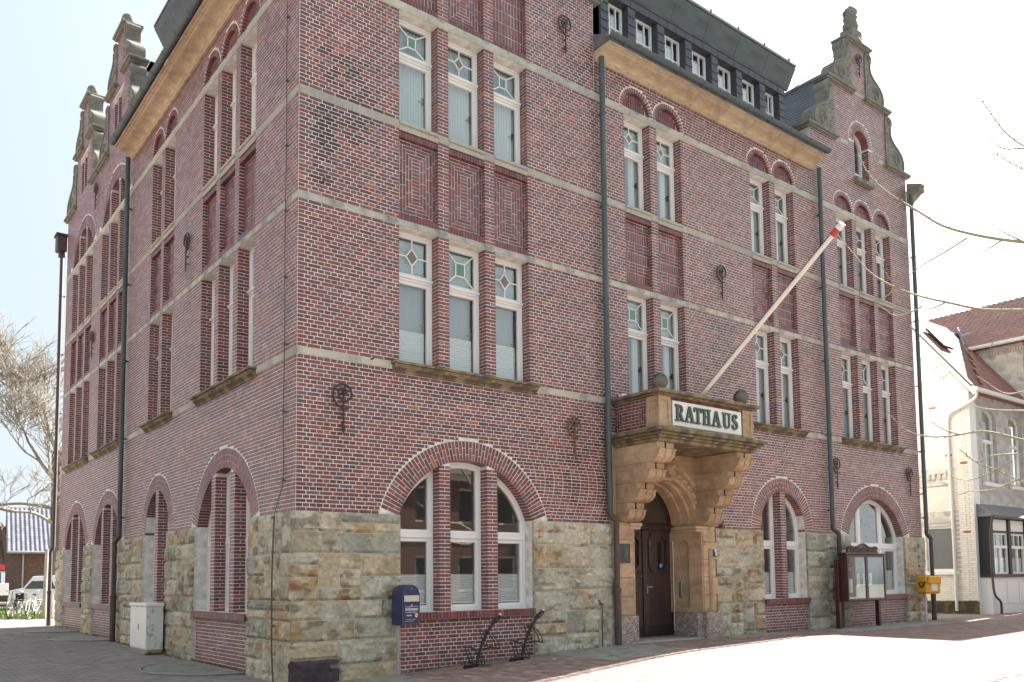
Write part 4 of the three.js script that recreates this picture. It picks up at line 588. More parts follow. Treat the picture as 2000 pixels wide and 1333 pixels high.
    mesh('pane', ex(oct(1), 0.006, zD - 0.02), M.glass, d); mesh('kick_plate', cb(x0 + 0.02, x1 - 0.02, 0.345, 0.60, zD + 0.006, zD + 0.012, 0.002), M.doorDark, d);
    mesh('rosette', [[-0.25, -0.42], [0.25, -0.42], [-0.25, 0.42], [0.25, 0.42]].map(([a, b]) => place(new THREE.SphereGeometry(0.022, 8, 6), new THREE.Matrix4().makeTranslation(mx + a, 2.16 + b, zD + 0.01))), M.doorDark, d);
    if (s > 0) { mesh('handle', [rod([x0 + 0.07, 1.42, zD + 0.01], [x0 + 0.07, 1.42, zD + 0.06], 0.012), rod([x0 + 0.07, 1.42, zD + 0.06], [x0 + 0.19, 1.42, zD + 0.06], 0.012), cb(x0 + 0.05, x0 + 0.09, 1.28, 1.46, zD + 0.006, zD + 0.016, 0.004)], M.steel, d); const st = new THREE.CylinderGeometry(0.055, 0.055, 0.003, 20); st.rotateX(PI / 2); st.translate(mx + 0.11, 1.88, zD - 0.008); mesh('access_sticker', st, mat(0.02, 0.16, 0.62, 0.4), d);
      const wh = []; wh.push(place(new THREE.TorusGeometry(0.024, 0.004, 5, 14, 4.6), new THREE.Matrix4().makeTranslation(mx + 0.105, 1.868, zD - 0.005)), bar([mx + 0.1, 1.912, zD - 0.005], [mx + 0.103, 1.875, zD - 0.005], 0.008, 0.003), bar([mx + 0.103, 1.88, zD - 0.005], [mx + 0.13, 1.878, zD - 0.005], 0.008, 0.003)); mesh('wheelchair_mark', wh, M.white, d); } }
  P('door_pull', [cb(9.04, 9.065, 0.45, 2.42, zD + 0.05, zD + 0.09, 0.008), cb(9.085, 9.10, 0.45, 2.42, zD + 0.02, zD + 0.06, 0.006)], M.steel);
  P('door_button', [cb(9.085, 9.10, 1.18, 1.52, zD + 0.16, zD + 0.28, 0.006)], M.steel);
  P('door_step', cb(7.0, 9.4, 0.10, 0.325, -0.7, 0.14, 0.01), M.band[1]);
  P('soot_lamp', [cb(10.02, 10.12, 2.72, 2.78, 0.0, 0.1, 0.008), ...frameRect(10.02, 10.12, 2.80, 2.92, 0.02, 0.03, 0.06)], M.rustIron);
}
// ----- roofs, dormers -----
const slates = []; // {m: matrix, c}
function slateField(o, U, V, w, h, cols, rows, tint = 1) { // overlapping slates on a plane: o origin, U along eave, V up the slope (unit vectors)
  const N = new THREE.Vector3().crossVectors(U, V).normalize();
  for (let r = 0; r < rows; r++) for (let k = 0; k < cols; k++) {
    const x = (k + (r % 2 ? 0.5 : 0)) * w, y = r * h, p = o.clone().addScaledVector(U, x).addScaledVector(V, y + h * 0.75).addScaledVector(N, 0.012);
    const tilt = V.clone().addScaledVector(N, -0.035).normalize(), n2 = new THREE.Vector3().crossVectors(U, tilt);
    const m = new THREE.Matrix4().makeBasis(U.clone().multiplyScalar(w - 0.006), tilt.multiplyScalar(h * 1.5), n2.multiplyScalar(0.008)); m.setPosition(p); const t = rr(0.75, 1.2) * tint; slates.push({ m, p, c: lin(0.062 * t, 0.068 * t, 0.085 * t) });
  }
}
const V3 = (x, y, z) => new THREE.Vector3(x, y, z);
{
  const P = (n, g, m) => part(RIGHT, n, g, m), slateM = mat(0.06, 0.066, 0.082, 0.55, { map: grain });
  // solid roof bodies (prisms), ridges at right angles to the gables
  const prismZ = (xa, xc, xb, ye, yr, z0, z1) => ex([[xa, ye], [xb, ye], [xc, yr]], Math.abs(z0 - z1), Math.min(z0, z1)); // ridge along z
  P('roof', [prismZ(14.3, 16.75, 19.2, 12.5, 16.3, -0.36, -14)], slateM); P('roof', [prismZ(0.05, 3.2, 6.35, 12.5, 17.4, -0.36, -10)], slateM);
  P('roof', [profX([[-2.2, 12.9], [-2.2, 14.6], [-3.6, 16.9], [-12, 13.0], [-12, 12.9]], 6.3, 14.4), profX([[-0.30, 12.9], [-2.2, 15.2], [-2.6, 12.9]], 13.56, 14.6)], slateM); // main street roof

  P('roof', [ex([[2.2, 12.9], [13, 12.9], [13, 13.0], [3.9, 16.9], [2.2, 14.8]], 6.9, -9.9), ex([[0.3, 12.9], [2.4, 12.9], [2.4, 15.3]], 1.7, -10.05), ex([[0.3, 12.9], [2.4, 12.9], [2.4, 15.3]], 1.9, -2.28)], slateM);
  // side gable roofs (ridge along x)
  for (const c of [-11.8, -16.05]) { const g = ex([[c - 1.75, 13.2], [c + 1.75, 13.2], [c, 15.95]], 8.0); const q = new THREE.Matrix4().makeBasis(V3(0, 0, 1), V3(0, 1, 0), V3(1, 0, 0)); g.applyMatrix4(q); fixWind(g); g.translate(0.34, 0, 0); P('roof', g, slateM); }
  // slates where the roofs are seen
  { const U = V3(0, 0, 1), V = V3(2.45, 3.8, 0).normalize(); slateField(V3(14.3, 12.55, -9.5), V3(0, 0, 1), V, 0.30, 0.17, 30, 26); }
  { const V = V3(0, 2.75, -1.75).normalize(); slateField(V3(0.36, 13.2, -10.05), V3(1, 0, 0), V, 0.32, 0.18, 22, 18); slateField(V3(0.36, 13.2, -14.3), V3(1, 0, 0), V, 0.32, 0.18, 20, 18); }
  for (const c of [-11.8, -16.05]) P('ridge_lead', Array.from({ length: 12 }, (_, i) => { const g = ex([[c - 0.26, 15.60], [c, 16.02], [c + 0.26, 15.60], [c + 0.26, 15.62], [c, 16.06], [c - 0.26, 15.62]].map(([u, y]) => [u, y]), 0.58); g.applyMatrix4(new THREE.Matrix4().makeBasis(V3(0, 0, 1), V3(0, 1, 0), V3(1, 0, 0))); g.translate(0.36 + i * 0.6, 0, 0); return g; }), M.lead);
  P('ridge_lead', [rod([16.75, 16.36, -0.4], [16.75, 16.36, -13], 0.07)], M.lead);
  { const V = V3(0, 4.0, -3.3).normalize(); slateField(V3(13.5, 12.95, -0.34), V3(1, 0, 0), V, 0.2, 0.13, 5, 16, 0.8); }
  P('gable_stay', rod([16.2, 16.4, -0.3], [16.75, 16.35, -2.4], 0.012), M.lead);
  // row dormer over the street front
  function dormer(F, a, b, n, zf) {
    const y0 = 12.95, y1 = 14.20, pw = (b - a) / n, G = [bx(a, b, y0 - 0.1, y0 + 0.06, zf - 0.3, zf + 0.03)], body = part(F, 'dormer', [bx(a - 0.02, b + 0.02, y1 + 0.12, y1 + 0.3, zf - 2.4, zf - 0.02), bx(a, a + 0.03, y0, y1 + 0.2, zf - 2.2, zf - 0.05), bx(b - 0.03, b, y0, y1 + 0.2, zf - 2.2, zf - 0.05), bx(a + 0.05, b - 0.05, y0 - 0.08, y0 + 0.06, zf - 0.3, zf)], M.lead);
    const tiles = (u, v0, v1, w, z, d, side) => { const m = Math.round((v1 - v0) / 0.21); const q = []; for (let i = 0; i < m; i++) { const s = (v1 - v0) / m; const g = cb(u, u + w, v0 + s * i - 0.02, v0 + s * (i + 1) - 0.003, z - d, z, 0.006); const p = g.attributes.position; for (let j = 0; j < p.count; j++) { const k = (p.getY(j) - v0 - s * i) / s; p.setZ(j, p.getZ(j) + 0.016 * (1 - k)); } q.push(g); } return q; };
    for (let i = 0; i <= n; i++) { const u = a + i * pw - 0.12 + (i === 0 ? 0.12 : i === n ? -0.12 : 0); for (const g of tiles(u, y0 + 0.06, y1, 0.24, zf, 0.3)) mesh('slate', g, slateM, body); }
    const m = Math.round((b - a) / 0.3); for (let i = 0; i < m; i++) mesh('slate', cb(a + (b - a) * i / m + 0.003, a + (b - a) * (i + 1) / m - 0.003, y1 + 0.002, y1 + 0.17, zf - 0.28, zf + 0.02 + 0.004 * (i % 2), 0.006), slateM, body);
    // leaning copper fascia in sheets
    const f = Math.round((b - a) / 1.05); for (let i = 0; i < f; i++) { const u0 = a - 0.12 + (b - a + 0.24) * i / f, u1 = a - 0.12 + (b - a + 0.24) * (i + 1) / f; mesh('fascia_sheet', profX([[zf - 0.02, y1 + 0.18], [zf + 0.03, y1 + 0.18], [zf + 0.30, y1 + 0.66], [zf + 0.26, y1 + 0.70], [zf - 0.02, y1 + 0.70]], u0 + 0.004, u1 - 0.004), M.copper, body); }
    mesh('dormer_roof', bx(a - 0.13, b + 0.13, y1 + 0.70, y1 + 0.75, zf - 3.6, zf + 0.31), M.lead, body);
    const gr = []; for (let u = a; u < b; u += 0.12) gr.push(rod([u, y1 + 0.74, zf + 0.22], [u, y1 + 0.86, zf + 0.22], 0.004, 0.004, 4)); gr.push(rod([a, y1 + 0.86, zf + 0.22], [b, y1 + 0.86, zf + 0.22], 0.005), rod([a, y1 + 0.78, zf + 0.22], [b, y1 + 0.78, zf + 0.22], 0.004)); for (let u = a + 0.3; u < b; u += 1.05) gr.push(bx(u - 0.012, u + 0.012, y1 + 0.74, y1 + 0.92, zf + 0.2, zf + 0.24)); mesh('snow_guard', gr, M.lead, body);
    for (let i = 0; i < n; i++) { const u0 = a + i * pw + (i === 0 ? 0.24 : 0.12), u1 = a + (i + 1) * pw - (i === n - 1 ? 0.24 : 0.12), z1 = zf - 0.17, z0 = z1 - 0.06; const w = part(F, 'window', [...frameRect(u0, u1, y0 + 0.06, y1, 0.055, z0, z1), bx(u0 + 0.055, u1 - 0.055, (y0 + y1) / 2 + 0.08, (y0 + y1) / 2 + 0.115, z0 + 0.015, z1 - 0.012), ...[1, 2].map((k) => bx(u0 + (u1 - u0) * k / 3 - 0.016, u0 + (u1 - u0) * k / 3 + 0.016, y0 + 0.11, y1 - 0.05, z0 + 0.012, z1 - 0.01))], M.white);
      for (let k = 0; k < 3; k++) for (const [q0, q1] of [[y0 + 0.11, (y0 + y1) / 2 + 0.08], [(y0 + y1) / 2 + 0.115, y1 - 0.055]]) mesh('pane', bx(u0 + (u1 - u0) * k / 3 + 0.018, u0 + (u1 - u0) * (k + 1) / 3 - 0.018, q0, q1, z0 + 0.028, z0 + 0.032), M.glass, w); mesh('curtain', foldCurtain(u0 + 0.05, u1 - 0.05, y0 + 0.1, y1 - 0.16, z0 - 0.08, 6, 0.015), M.curtain, w); }
  }
  dormer(RIGHT, 6.9, 13.55, 7, -0.28); dormer(LEFT, -8.3, -2.3, 6, -0.28);
  // inside: floors and partitions behind the windows
  P('floor_slab', [bx(0.42, 19.2, 5.0, 5.15, -18.3, -0.42), bx(0.42, 19.2, 9.15, 9.35, -18.3, -0.42), bx(0.42, 19.2, 12.4, 12.5, -18.3, -0.42), bx(0.42, 19.2, 0.2, 0.35, -18.3, -0.42)], M.floorIn);
  P('partition', [bx(3.6, 19.2, 0.35, 12.4, -4.4, -4.2), bx(3.9, 4.1, 0.35, 12.4, -18.2, -4.4), bx(5.9, 6.05, 0.35, 12.4, -4.2, -0.42), bx(10.2, 10.35, 0.35, 12.4, -4.2, -0.42), bx(14.4, 14.55, 0.35, 12.4, -4.2, -0.42), bx(0.42, 3.9, 0.35, 12.4, -5.7, -5.55), bx(0.42, 3.9, 0.35, 12.4, -10.3, -10.15)], M.plaster);
  P('back_wall', [bx(19.0, 19.24, 0, 13.4, -18.3, -0.41), bx(0.41, 19.2, 0, 13.4, -18.5, -18.3)], M.mortar);
}
// ----- lay the bricks: the 300 that show largest are pieces of their own, the rest is one mass -----
{
  const rot = { R: new THREE.Matrix4(), L: new THREE.Matrix4().makeRotationY(LEFT.rot) }, v = new THREE.Vector3();
  const size = (b) => { const c = v.set(b.u, b.y, b.n).applyMatrix4(rot[b.F.tag]).clone(), p = c.clone().project(camera); if (Math.abs(p.x) > 1 || Math.abs(p.y) > 1 || p.z > 1) return 0; const d = c.distanceTo(camera.position), nrm = v.set(0, 0, 1).applyMatrix4(rot[b.F.tag]), cs = camera.position.clone().sub(c).normalize().dot(nrm); return Math.max(0, cs) * b.su * b.sy / (d * d) * (b.n < -0.06 ? 0 : 1); };
  const order = bricks.map((b, i) => [size(b), i]).sort((a, b) => b[0] - a[0]), big = new Set(order.slice(0, 300).map((x) => x[1]));
  const walls = { R: hall.children.find((o) => o.name === 'wall' && o.rotation.y === 0), L: hall.children.find((o) => o.name === 'wall' && o.rotation.y !== 0) };
  // weathering: run-off soot below anchors, sills and pipe joints, and broad tone drift, each with a ragged grain of its own
  const runs = { R: [[0.9, 8.6, 10.2, 0.55, 0.55], [0.45, 7.9, 9.0, 0.22, 0.55], [0.75, 3.2, 4.2, 0.30, 0.45], [5.68, 3.0, 4.0, 0.25, 0.5], [5.9, 11.4, 12.2, 0.5, 0.35], [10.35, 5.4, 7.5, 0.55, 0.45], [3.2, 4.75, 5.08, 1.6, 0.35], [12.5, 4.7, 5.08, 1.0, 0.35], [16.7, 4.7, 5.08, 1.5, 0.35], [16.8, 12.0, 12.6, 0.8, 0.35], [0.5, 2.7, 3.2, 0.8, 0.35], [18.9, 11.0, 13.3, 0.5, 0.3], [6.45, 2.7, 12.2, 0.16, 0.3], [14.4, 2.7, 12.2, 0.16, 0.25]], L: [[-1.0, 9.5, 11.6, 0.5, 0.3], [-5.5, 7.2, 8.0, 0.3, 0.35], [-3.2, 4.7, 5.08, 1.6, 0.3], [-10.2, 2.7, 12, 0.2, 0.3]] };
  const tone = (b) => { const n = fbm(b.u * 1.1 + 40, b.y * 0.8, b.F.tag === 'R' ? 5 : 15, 3); let k = 0.86 + 0.30 * n; for (const [u, y0, y1, w, st] of runs[b.F.tag]) { if (b.y < y0 || b.y > y1 + 0.05) continue; const d = Math.abs(b.u - u) / w + 0.5 * (vn(b.u * 6, b.y * 3, 31) - 0.5); if (d < 1 && vn(b.u * 9, b.y * 7, 77) > 0.28 + 0.35 * d) k *= 1 - st; } return k; };
  const rest = bricks.filter((_, i) => !big.has(i)), inst = new THREE.InstancedMesh(unitBox, M.brick, rest.length), m = new THREE.Matrix4(), q = new THREE.Quaternion(), Z = new THREE.Vector3(0, 0, 1);
  rest.forEach((b, i) => { m.compose(new THREE.Vector3(b.u, b.y, b.n), q.setFromAxisAngle(Z, b.rot), new THREE.Vector3(b.su, b.sy, b.sn)); m.premultiply(rot[b.F.tag]); inst.setMatrixAt(i, m); inst.setColorAt(i, BRICKS[b.c].clone().multiplyScalar(tone(b))); });
  inst.name = 'brickwork'; inst.userData.kind = 'stuff'; inst.castShadow = inst.receiveShadow = true; hall.add(inst);
  for (const i of big) { const b = bricks[i], o = mesh('brick', unitBox, brickMats[b.c], walls[b.F.tag]); o.position.set(b.u, b.y, b.n); o.rotation.z = b.rot; o.scale.set(b.su, b.sy, b.sn); }
  // slates likewise
  const vis = slates.map((s, i) => { const p = s.p.clone().project(camera); return [Math.abs(p.x) < 1 && Math.abs(p.y) < 1 ? 1 / s.p.distanceToSquared(camera.position) : 0, i]; }).sort((a, b) => b[0] - a[0]), top = new Set(vis.slice(0, 260).map((x) => x[1]));
  const slateMats = [0.8, 0.95, 1.1, 1.25].map((t) => { const k = M.slate.clone(); k.color = lin(0.062 * t, 0.068 * t, 0.085 * t); return k; });
  const rs = slates.filter((_, i) => !top.has(i)), si = new THREE.InstancedMesh(unitBox, M.slate, rs.length); rs.forEach((s, i) => { si.setMatrixAt(i, s.m); si.setColorAt(i, s.c); }); si.name = 'slating'; si.userData.kind = 'stuff'; si.castShadow = si.receiveShadow = true; hall.add(si);
  const rf = hall.children.find((o) => o.name === 'roof'); for (const i of top) { const o = mesh('slate', unitBox, slateMats[i % 4], rf); o.matrixAutoUpdate = false; o.matrix.copy(slates[i].m); }
  console.log('bricks', bricks.length, 'slates', slates.length, 'hall parts', hall.children.length);
}
// ---------- ground ----------
const pave = { c: [] };
{
  const xs = [], zs = []; for (let x = -90; x < -10; x += 8) xs.push(x); for (let x = -10; x < 30; x += 0.5) xs.push(x); for (let x = 30; x <= 110; x += 8) xs.push(x);
  for (let z = -130; z < -36; z += 8) zs.push(z); for (let z = -36; z < 20; z += 0.5) zs.push(z); for (let z = 20; z <= 90; z += 7) zs.push(z);
  const P = [], I = [], UV = []; for (const z of zs) for (const x of xs) { P.push(x, ground(x, z), z); UV.push(x * 0.5, z * 0.5); } const n = xs.length; for (let j = 0; j + 1 < zs.length; j++) for (let i = 0; i + 1 < n; i++) { const a = j * n + i; I.push(a, a + n, a + 1, a + 1, a + n, a + n + 1); }
  const g = new THREE.BufferGeometry(); g.setAttribute('position', new THREE.Float32BufferAttribute(P, 3)); g.setAttribute('uv', new THREE.Float32BufferAttribute(UV, 2)); g.setIndex(I); g.computeVertexNormals();
  const base = structure(mesh('ground', g, mat(0.27, 0.245, 0.215, 0.95, { map: grain, bumpMap: fineBump, bumpScale: 0.004 })), 'sandy joints and ground below the brick paving');
  const street = structure(mesh('pavement', bx(-0.001, 0, -0.3, -0.299, 0, 0.001), M.mortar)); street.geometry = new THREE.PlaneGeometry(0.001, 0.001); street.position.set(3, -0.5, -5);
  scene.remove(street);
  // pavers, laid in running rows; slabs and light-well covers are left open
  const slabs = [[-0.35, 1.72, 0.02, 1.05], [4.75, 6.95, 0.02, 1.95], [9.95, 11.9, 0.05, 0.62], [13.3, 18.4, 0.06, 1.35]];
  const wells = [[-3.2, 1.35], [-12.0, 1.35], [-15.9, 1.35]];
  const open = (x, z) => slabs.some(([a, b, c, d]) => x > a - 0.03 && x < b + 0.03 && z > c - 0.03 && z < d + 0.03) || wells.some(([c, r]) => x < -0.05 && x > -r && ((z - c) / r) ** 2 + ((x + 0.05) / (r * 0.85)) ** 2 < 1.02) || (x > 0.0 && z < 0.02 && z > -18.5 && x < 19.3) || (x > 6.6 && x < 9.9 && z < 0.32);
  const bricksP = [], L = 0.205, W = 0.1;
  const lay = (x0, x1, z0, z1, alongX, tone) => { let r = 0; for (let b = alongX ? z0 : x0; b < (alongX ? z1 : x1); b += W + 0.004, r++) for (let a = (alongX ? x0 : z0) + (r % 2) * L / 2; a < (alongX ? x1 : z1); a += L + 0.004) { const x = alongX ? a : b, z = alongX ? b : a; if (!open(x, z)) bricksP.push({ x, z, t: alongX ? 0 : PI / 2, tone }); } };
  lay(-1.0, 25.5, 0.0, 7.5, false, 0); lay(-8.5, -1.0, -24, 6.5, true, 1); lay(-1.0, 0.0, -24, 0.0, true, 1);
  const pm = mat(1, 1, 1, 0.9, { map: grain, bumpMap: fineBump, bumpScale: 0.003 }), pal = [[[0.30, 0.195, 0.165], [0.26, 0.165, 0.145], [0.33, 0.225, 0.19], [0.25, 0.18, 0.165], [0.36, 0.26, 0.22]], [[0.31, 0.27, 0.25], [0.28, 0.24, 0.225], [0.34, 0.295, 0.27], [0.30, 0.25, 0.235], [0.27, 0.235, 0.23]]].map((s) => s.map((c) => lin(...c)));
  const pmats = pal.map((s) => s.map((c) => { const k = pm.clone(); k.color = c; return k; }));
  const sz = bricksP.map((b, i) => { const p = V3(b.x, ground(b.x, b.z), b.z), q = p.clone().project(camera); return [Math.abs(q.x) < 1 && Math.abs(q.y) < 1.02 ? 1 / Math.pow(p.distanceTo(camera.position), 3) : 0, i]; }).sort((a, b) => b[0] - a[0]), big = new Set(sz.slice(0, 300).map((x) => x[1]));
  const H = 0.04, at = (b) => { const dx = (ground(b.x + 0.1, b.z) - ground(b.x - 0.1, b.z)) / 0.2, dz = (ground(b.x, b.z + 0.1) - ground(b.x, b.z - 0.1)) / 0.2; const n = V3(-dx, 1, -dz).normalize(), u = V3(Math.cos(b.t), 0, Math.sin(b.t)); u.addScaledVector(n, -u.dot(n)).normalize(); const w = V3().crossVectors(u, n); const m = new THREE.Matrix4().makeBasis(u, n, w); m.setPosition(b.x, ground(b.x, b.z) + 0.006 - H / 2 + h2(Math.round(b.x * 50), Math.round(b.z * 50), 3) * 0.003, b.z); return m.multiply(new THREE.Matrix4().makeScale(L - 0.002, H, W - 0.002)); };
  const rest = bricksP.filter((_, i) => !big.has(i)), inst = new THREE.InstancedMesh(unitBox, pm, rest.length); rest.forEach((b, i) => { inst.setMatrixAt(i, at(b)); const c = pal[b.tone][ri(5)].clone().multiplyScalar(rr(0.85, 1.12)); inst.setColorAt(i, c); }); inst.name = 'paving_bricks'; inst.userData.kind = 'stuff'; inst.receiveShadow = true; base.add(inst);
  for (const i of big) { const o = mesh('paving_brick', unitBox, pmats[bricksP[i].tone][ri(5)], base); o.matrixAutoUpdate = false; o.matrix.copy(at(bricksP[i])); }
  // flagstones
  const flag = [mat(0.37, 0.35, 0.30, 0.92, { map: sandMap, bumpMap: fineBump, bumpScale: 0.003 }), mat(0.33, 0.315, 0.27, 0.92, { map: sandMap, bumpMap: fineBump, bumpScale: 0.003 })];
  for (const [x0, x1, z0, z1] of slabs) { const nx = Math.round((x1 - x0) / 0.62), nz = Math.max(1, Math.round((z1 - z0) / 0.48)); for (let i = 0; i < nx; i++) for (let j = 0; j < nz; j++) { const a = x0 + (x1 - x0) * i / nx, b = x0 + (x1 - x0) * (i + 1) / nx, c = z0 + (z1 - z0) * j / nz, d = z0 + (z1 - z0) * (j + 1) / nz; const g = cb(a + 0.003, b - 0.003, -0.05, 0.010 + 0.002 * ((i + j) % 2), c + 0.003, d - 0.003, 0.004), p = g.attributes.position; for (let k = 0; k < p.count; k++) p.setY(k, p.getY(k) + ground(p.getX(k), p.getZ(k))); mesh('flagstone', g, flag[(i + j * 3) % 2], base); } }
  for (const [c, r] of wells) { const q = []; for (let i = 0; i <= 28; i++) { const t = PI / 2 + PI * i / 28; q.push([r * 0.85 * Math.cos(t) - 0.09, r * Math.sin(t)]); } const g = ex(q, 0.05); g.rotateX(PI / 2); g.translate(0, 0.03, c); const gy = ground(-0.5, c); g.translate(0, gy, 0); const o = mesh('light_well_cover', g, flag[c > -5 ? 1 : 0], base); o.userData.label = 'half round stone cover over a cellar light well'; const rim = []; for (let i = 0; i <= 28; i++) { const t = PI / 2 + PI * i / 28; rim.push([r * 0.90 * Math.cos(t) - 0.09, gy + 0.022, c + r * 1.05 * Math.sin(t)]); } mesh('rim', tube(rim, 0.012, 6), M.galv, o); }
  const mh = new THREE.CylinderGeometry(0.13, 0.13, 0.02, 20); mh.translate(5.35, ground(5.35, 1.45) + 0.012, 1.45); mesh('drain_cover', mh, M.galv, base);
  // scraps of paper
  for (const [x, z, s] of [[2.2, 1.35, 0.09], [4.3, 0.95, 0.06], [-1.4, -4.2, 0.07], [-1.6, -7.4, 0.06]]) { const g = new THREE.PlaneGeometry(s, s * 0.7, 3, 3), p = g.attributes.position; for (let i = 0; i < p.count; i++) p.setZ(i, 0.012 * h2(i, 7, Math.round(x * 10))); g.rotateX(-PI / 2); g.rotateY(x); g.computeVertexNormals(); g.translate(x, ground(x, z) + 0.014, z); tag(mesh('paper_scrap', g, M.white), { 2.2: 'crumpled white paper scrap on paving in front of the bicycle racks', 4.3: 'white paper scrap on paving below the second bicycle rack', '-1.4': 'white paper scrap by the light well cover on the side street', '-1.6': 'small white paper scrap on the side street beyond the cabinet' }[x], 'litter', 'paper scraps on the paving'); }
}
// ---------- things in the street ----------
{ // flagpole
  const t = thing('flagpole', 'white slanting flagpole with red cap rising from the balcony', 'flagpole'); mesh('pole', rod([8.32, 5.05, 0.62], [8.32, 7.70, 4.08], 0.052, 0.047, 16), mat(0.80, 0.78, 0.70, 0.4), t); mesh('cap', rod([8.32, 7.70, 4.08], [8.32, 7.79, 4.20], 0.062, 0.062, 16), mat(0.55, 0.04, 0.025, 0.35), t); mesh('knob', rod([8.32, 7.785, 4.195], [8.32, 7.85, 4.285], 0.068, 0.06, 16), M.white, t); mesh('halyard', rod([8.265, 5.2, 0.80], [8.265, 7.7, 4.06], 0.006), M.iron, t);
}
{ // blue letter box on a post
  const gy = ground(1.66, 0.34), t = thing('blue_letterbox', 'dark blue round topped letterbox on a grey post by the corner', 'letterbox', [1.66, gy, 0.36], 0.16), bl = mat(0.012, 0.022, 0.085, 0.32, { clearcoat: 0.4 }), w = 0.175, d = 0.135, h0 = 0.82, h1 = 1.27;
  mesh('post', rod([-0.02, -0.06, -0.10], [-0.02, 1.3, -0.10], 0.026, 0.026, 14), M.galv, t);
  const prof = [[-w, h0], [w, h0], [w, h1]]; for (let i = 1; i < 16; i++) { const a = PI * i / 16; prof.push([w * Math.cos(a), h1 + w * Math.sin(a)]); } prof.push([-w, h1]); const sh = new THREE.Shape(prof.map((p) => new THREE.Vector2(...p))), g = new THREE.ExtrudeGeometry(sh, { depth: 2 * d - 0.02, bevelEnabled: true, bevelSize: 0.008, bevelThickness: 0.01, bevelSegments: 2 }); g.translate(0.06, 0, -d + 0.01); const body = mesh('body', g, bl, t);
  mesh('flap', cb(-0.09, 0.215, 1.18, 1.28, d, d + 0.014, 0.004), M.steel, body); mesh('door', cb(-0.09, 0.215, 0.845, 1.155, d, d + 0.008, 0.004), bl, body);
  mesh('lock', [rod([0.06, 1.125, d], [0.06, 1.125, d + 0.014], 0.014, 0.014), rod([0.06, 1.38, d], [0.06, 1.38, d + 0.014], 0.009, 0.009)], M.steel, body);
  const tx = canvasTex(512, 512, (c, W, H) => { c.fillStyle = '#171f4f'; c.fillRect(0, 0, W, H); c.fillStyle = '#f4f2ea'; c.textAlign = 'left'; c.font = 'bold 30px serif'; c.fillText('Leerung: Werktags um 18:00 Uhr', 20, 52, 470); c.font = 'bold 104px serif'; c.fillText('Borkumpost', 20, 150, 470); c.font = 'bold 38px serif'; c.fillText('Ihre Postdienste Ihrer Insel', 20, 215, 440); c.font = 'bold 52px sans-serif'; c.fillText('☎ 9339922', 24, 310, 300); c.font = '26px sans-serif'; c.fillText('Nur für Kunden der Borkumpost', 20, 410, 470); c.fillText('Briefkasten täglich geleert', 20, 460, 440); c.fillStyle = '#e6dcae'; c.beginPath(); c.moveTo(370, 245); c.lineTo(480, 245); c.lineTo(470, 330); c.lineTo(425, 365); c.lineTo(380, 330); c.fill(); c.fillStyle = '#3c8c4a'; c.fillRect(392, 262, 30, 40); c.fillStyle = '#c03a2c'; c.fillRect(430, 285, 30, 36); });
  const pl = new THREE.PlaneGeometry(0.285, 0.285); pl.translate(0.0625, 0.985, d + 0.0095); mesh('print', pl, new THREE.MeshPhysicalMaterial({ map: tx, roughness: 0.4 }), body);
}
{ // bicycle racks
  const build = (label, x, z, y) => { const t = thing('bicycle_rack', label, 'bicycle rack', [x, y, z], 0, 'bicycle racks along the front'), B = M.black, wire = mat(0.05, 0.052, 0.055, 0.35, { metalness: 0.6 });
    mesh('post', [bx(-0.025, 0.03, -0.04, 0.05, -0.02, 0.02), tube([[-0.0, 0.0, 0], [0.06, 0.25, 0], [0.20, 0.53, 0], [0.36, 0.73, 0], [0.49, 0.85, 0]], 0.026, 10, false, 24)], B, t); mesh('post_cap', place(new THREE.SphereGeometry(0.032, 12, 8), new THREE.Matrix4().makeTranslation(0.495, 0.855, 0)), M.steel, t);
    const lp = []; for (let i = 0; i <= 20; i++) { const a = 2 * PI * i / 20, u = 0.105 * Math.cos(a), v = 0.075 * Math.sin(a); lp.push([0.42 + u * 0.78 - v * 0.0, 0.775 + u * 0.62, v]); } mesh('loop', tube(lp, 0.012, 8, true, 40), B, t);
    const holder = (ox, oy, flip) => { const G = [tube([[ox - 0.0 * flip, oy, 0.0], [ox + 0.12 * flip, oy, 0.0], [ox + 0.2 * flip, oy + 0.02, 0.06], [ox + 0.36 * flip, oy - 0.005, 0.06]], 0.015, 8, false, 16)];
      for (const dz of [-0.035, 0.06]) { G.push(tube([[ox + 0.38 * flip, oy - 0.01, dz], [ox + 0.33 * flip, oy + 0.12, dz], [ox + 0.22 * flip, oy + 0.24, dz], [ox + 0.08 * flip, oy + 0.30, dz], [ox + 0.03 * flip, oy + 0.30, dz]], 0.009, 6, false, 24), rod([ox + 0.03 * flip, oy + 0.30, dz], [ox + 0.14 * flip, oy + 0.02, dz], 0.008)); } for (const [px, py] of [[0.38, -0.01], [0.03, 0.30]]) G.push(rod([ox + px * flip, oy + py, -0.035], [ox + px * flip, oy + py, 0.06], 0.008)); mesh('wheel_holder', G, wire, t); };
    holder(0.06, 0.30, 1); holder(-0.24, 0.045, 1); mesh('foot', [bx(-0.26, 0.04, 0, 0.03, -0.03, 0.03)], B, t); };
  build('black bicycle rack with wire wheel holders, nearer the blue letterbox', 3.0, 0.48, ground(3.0, 0.48)); build('black bicycle rack with wire wheel holders, nearer the town hall door', 3.98, 0.45, ground(3.98, 0.45));
}
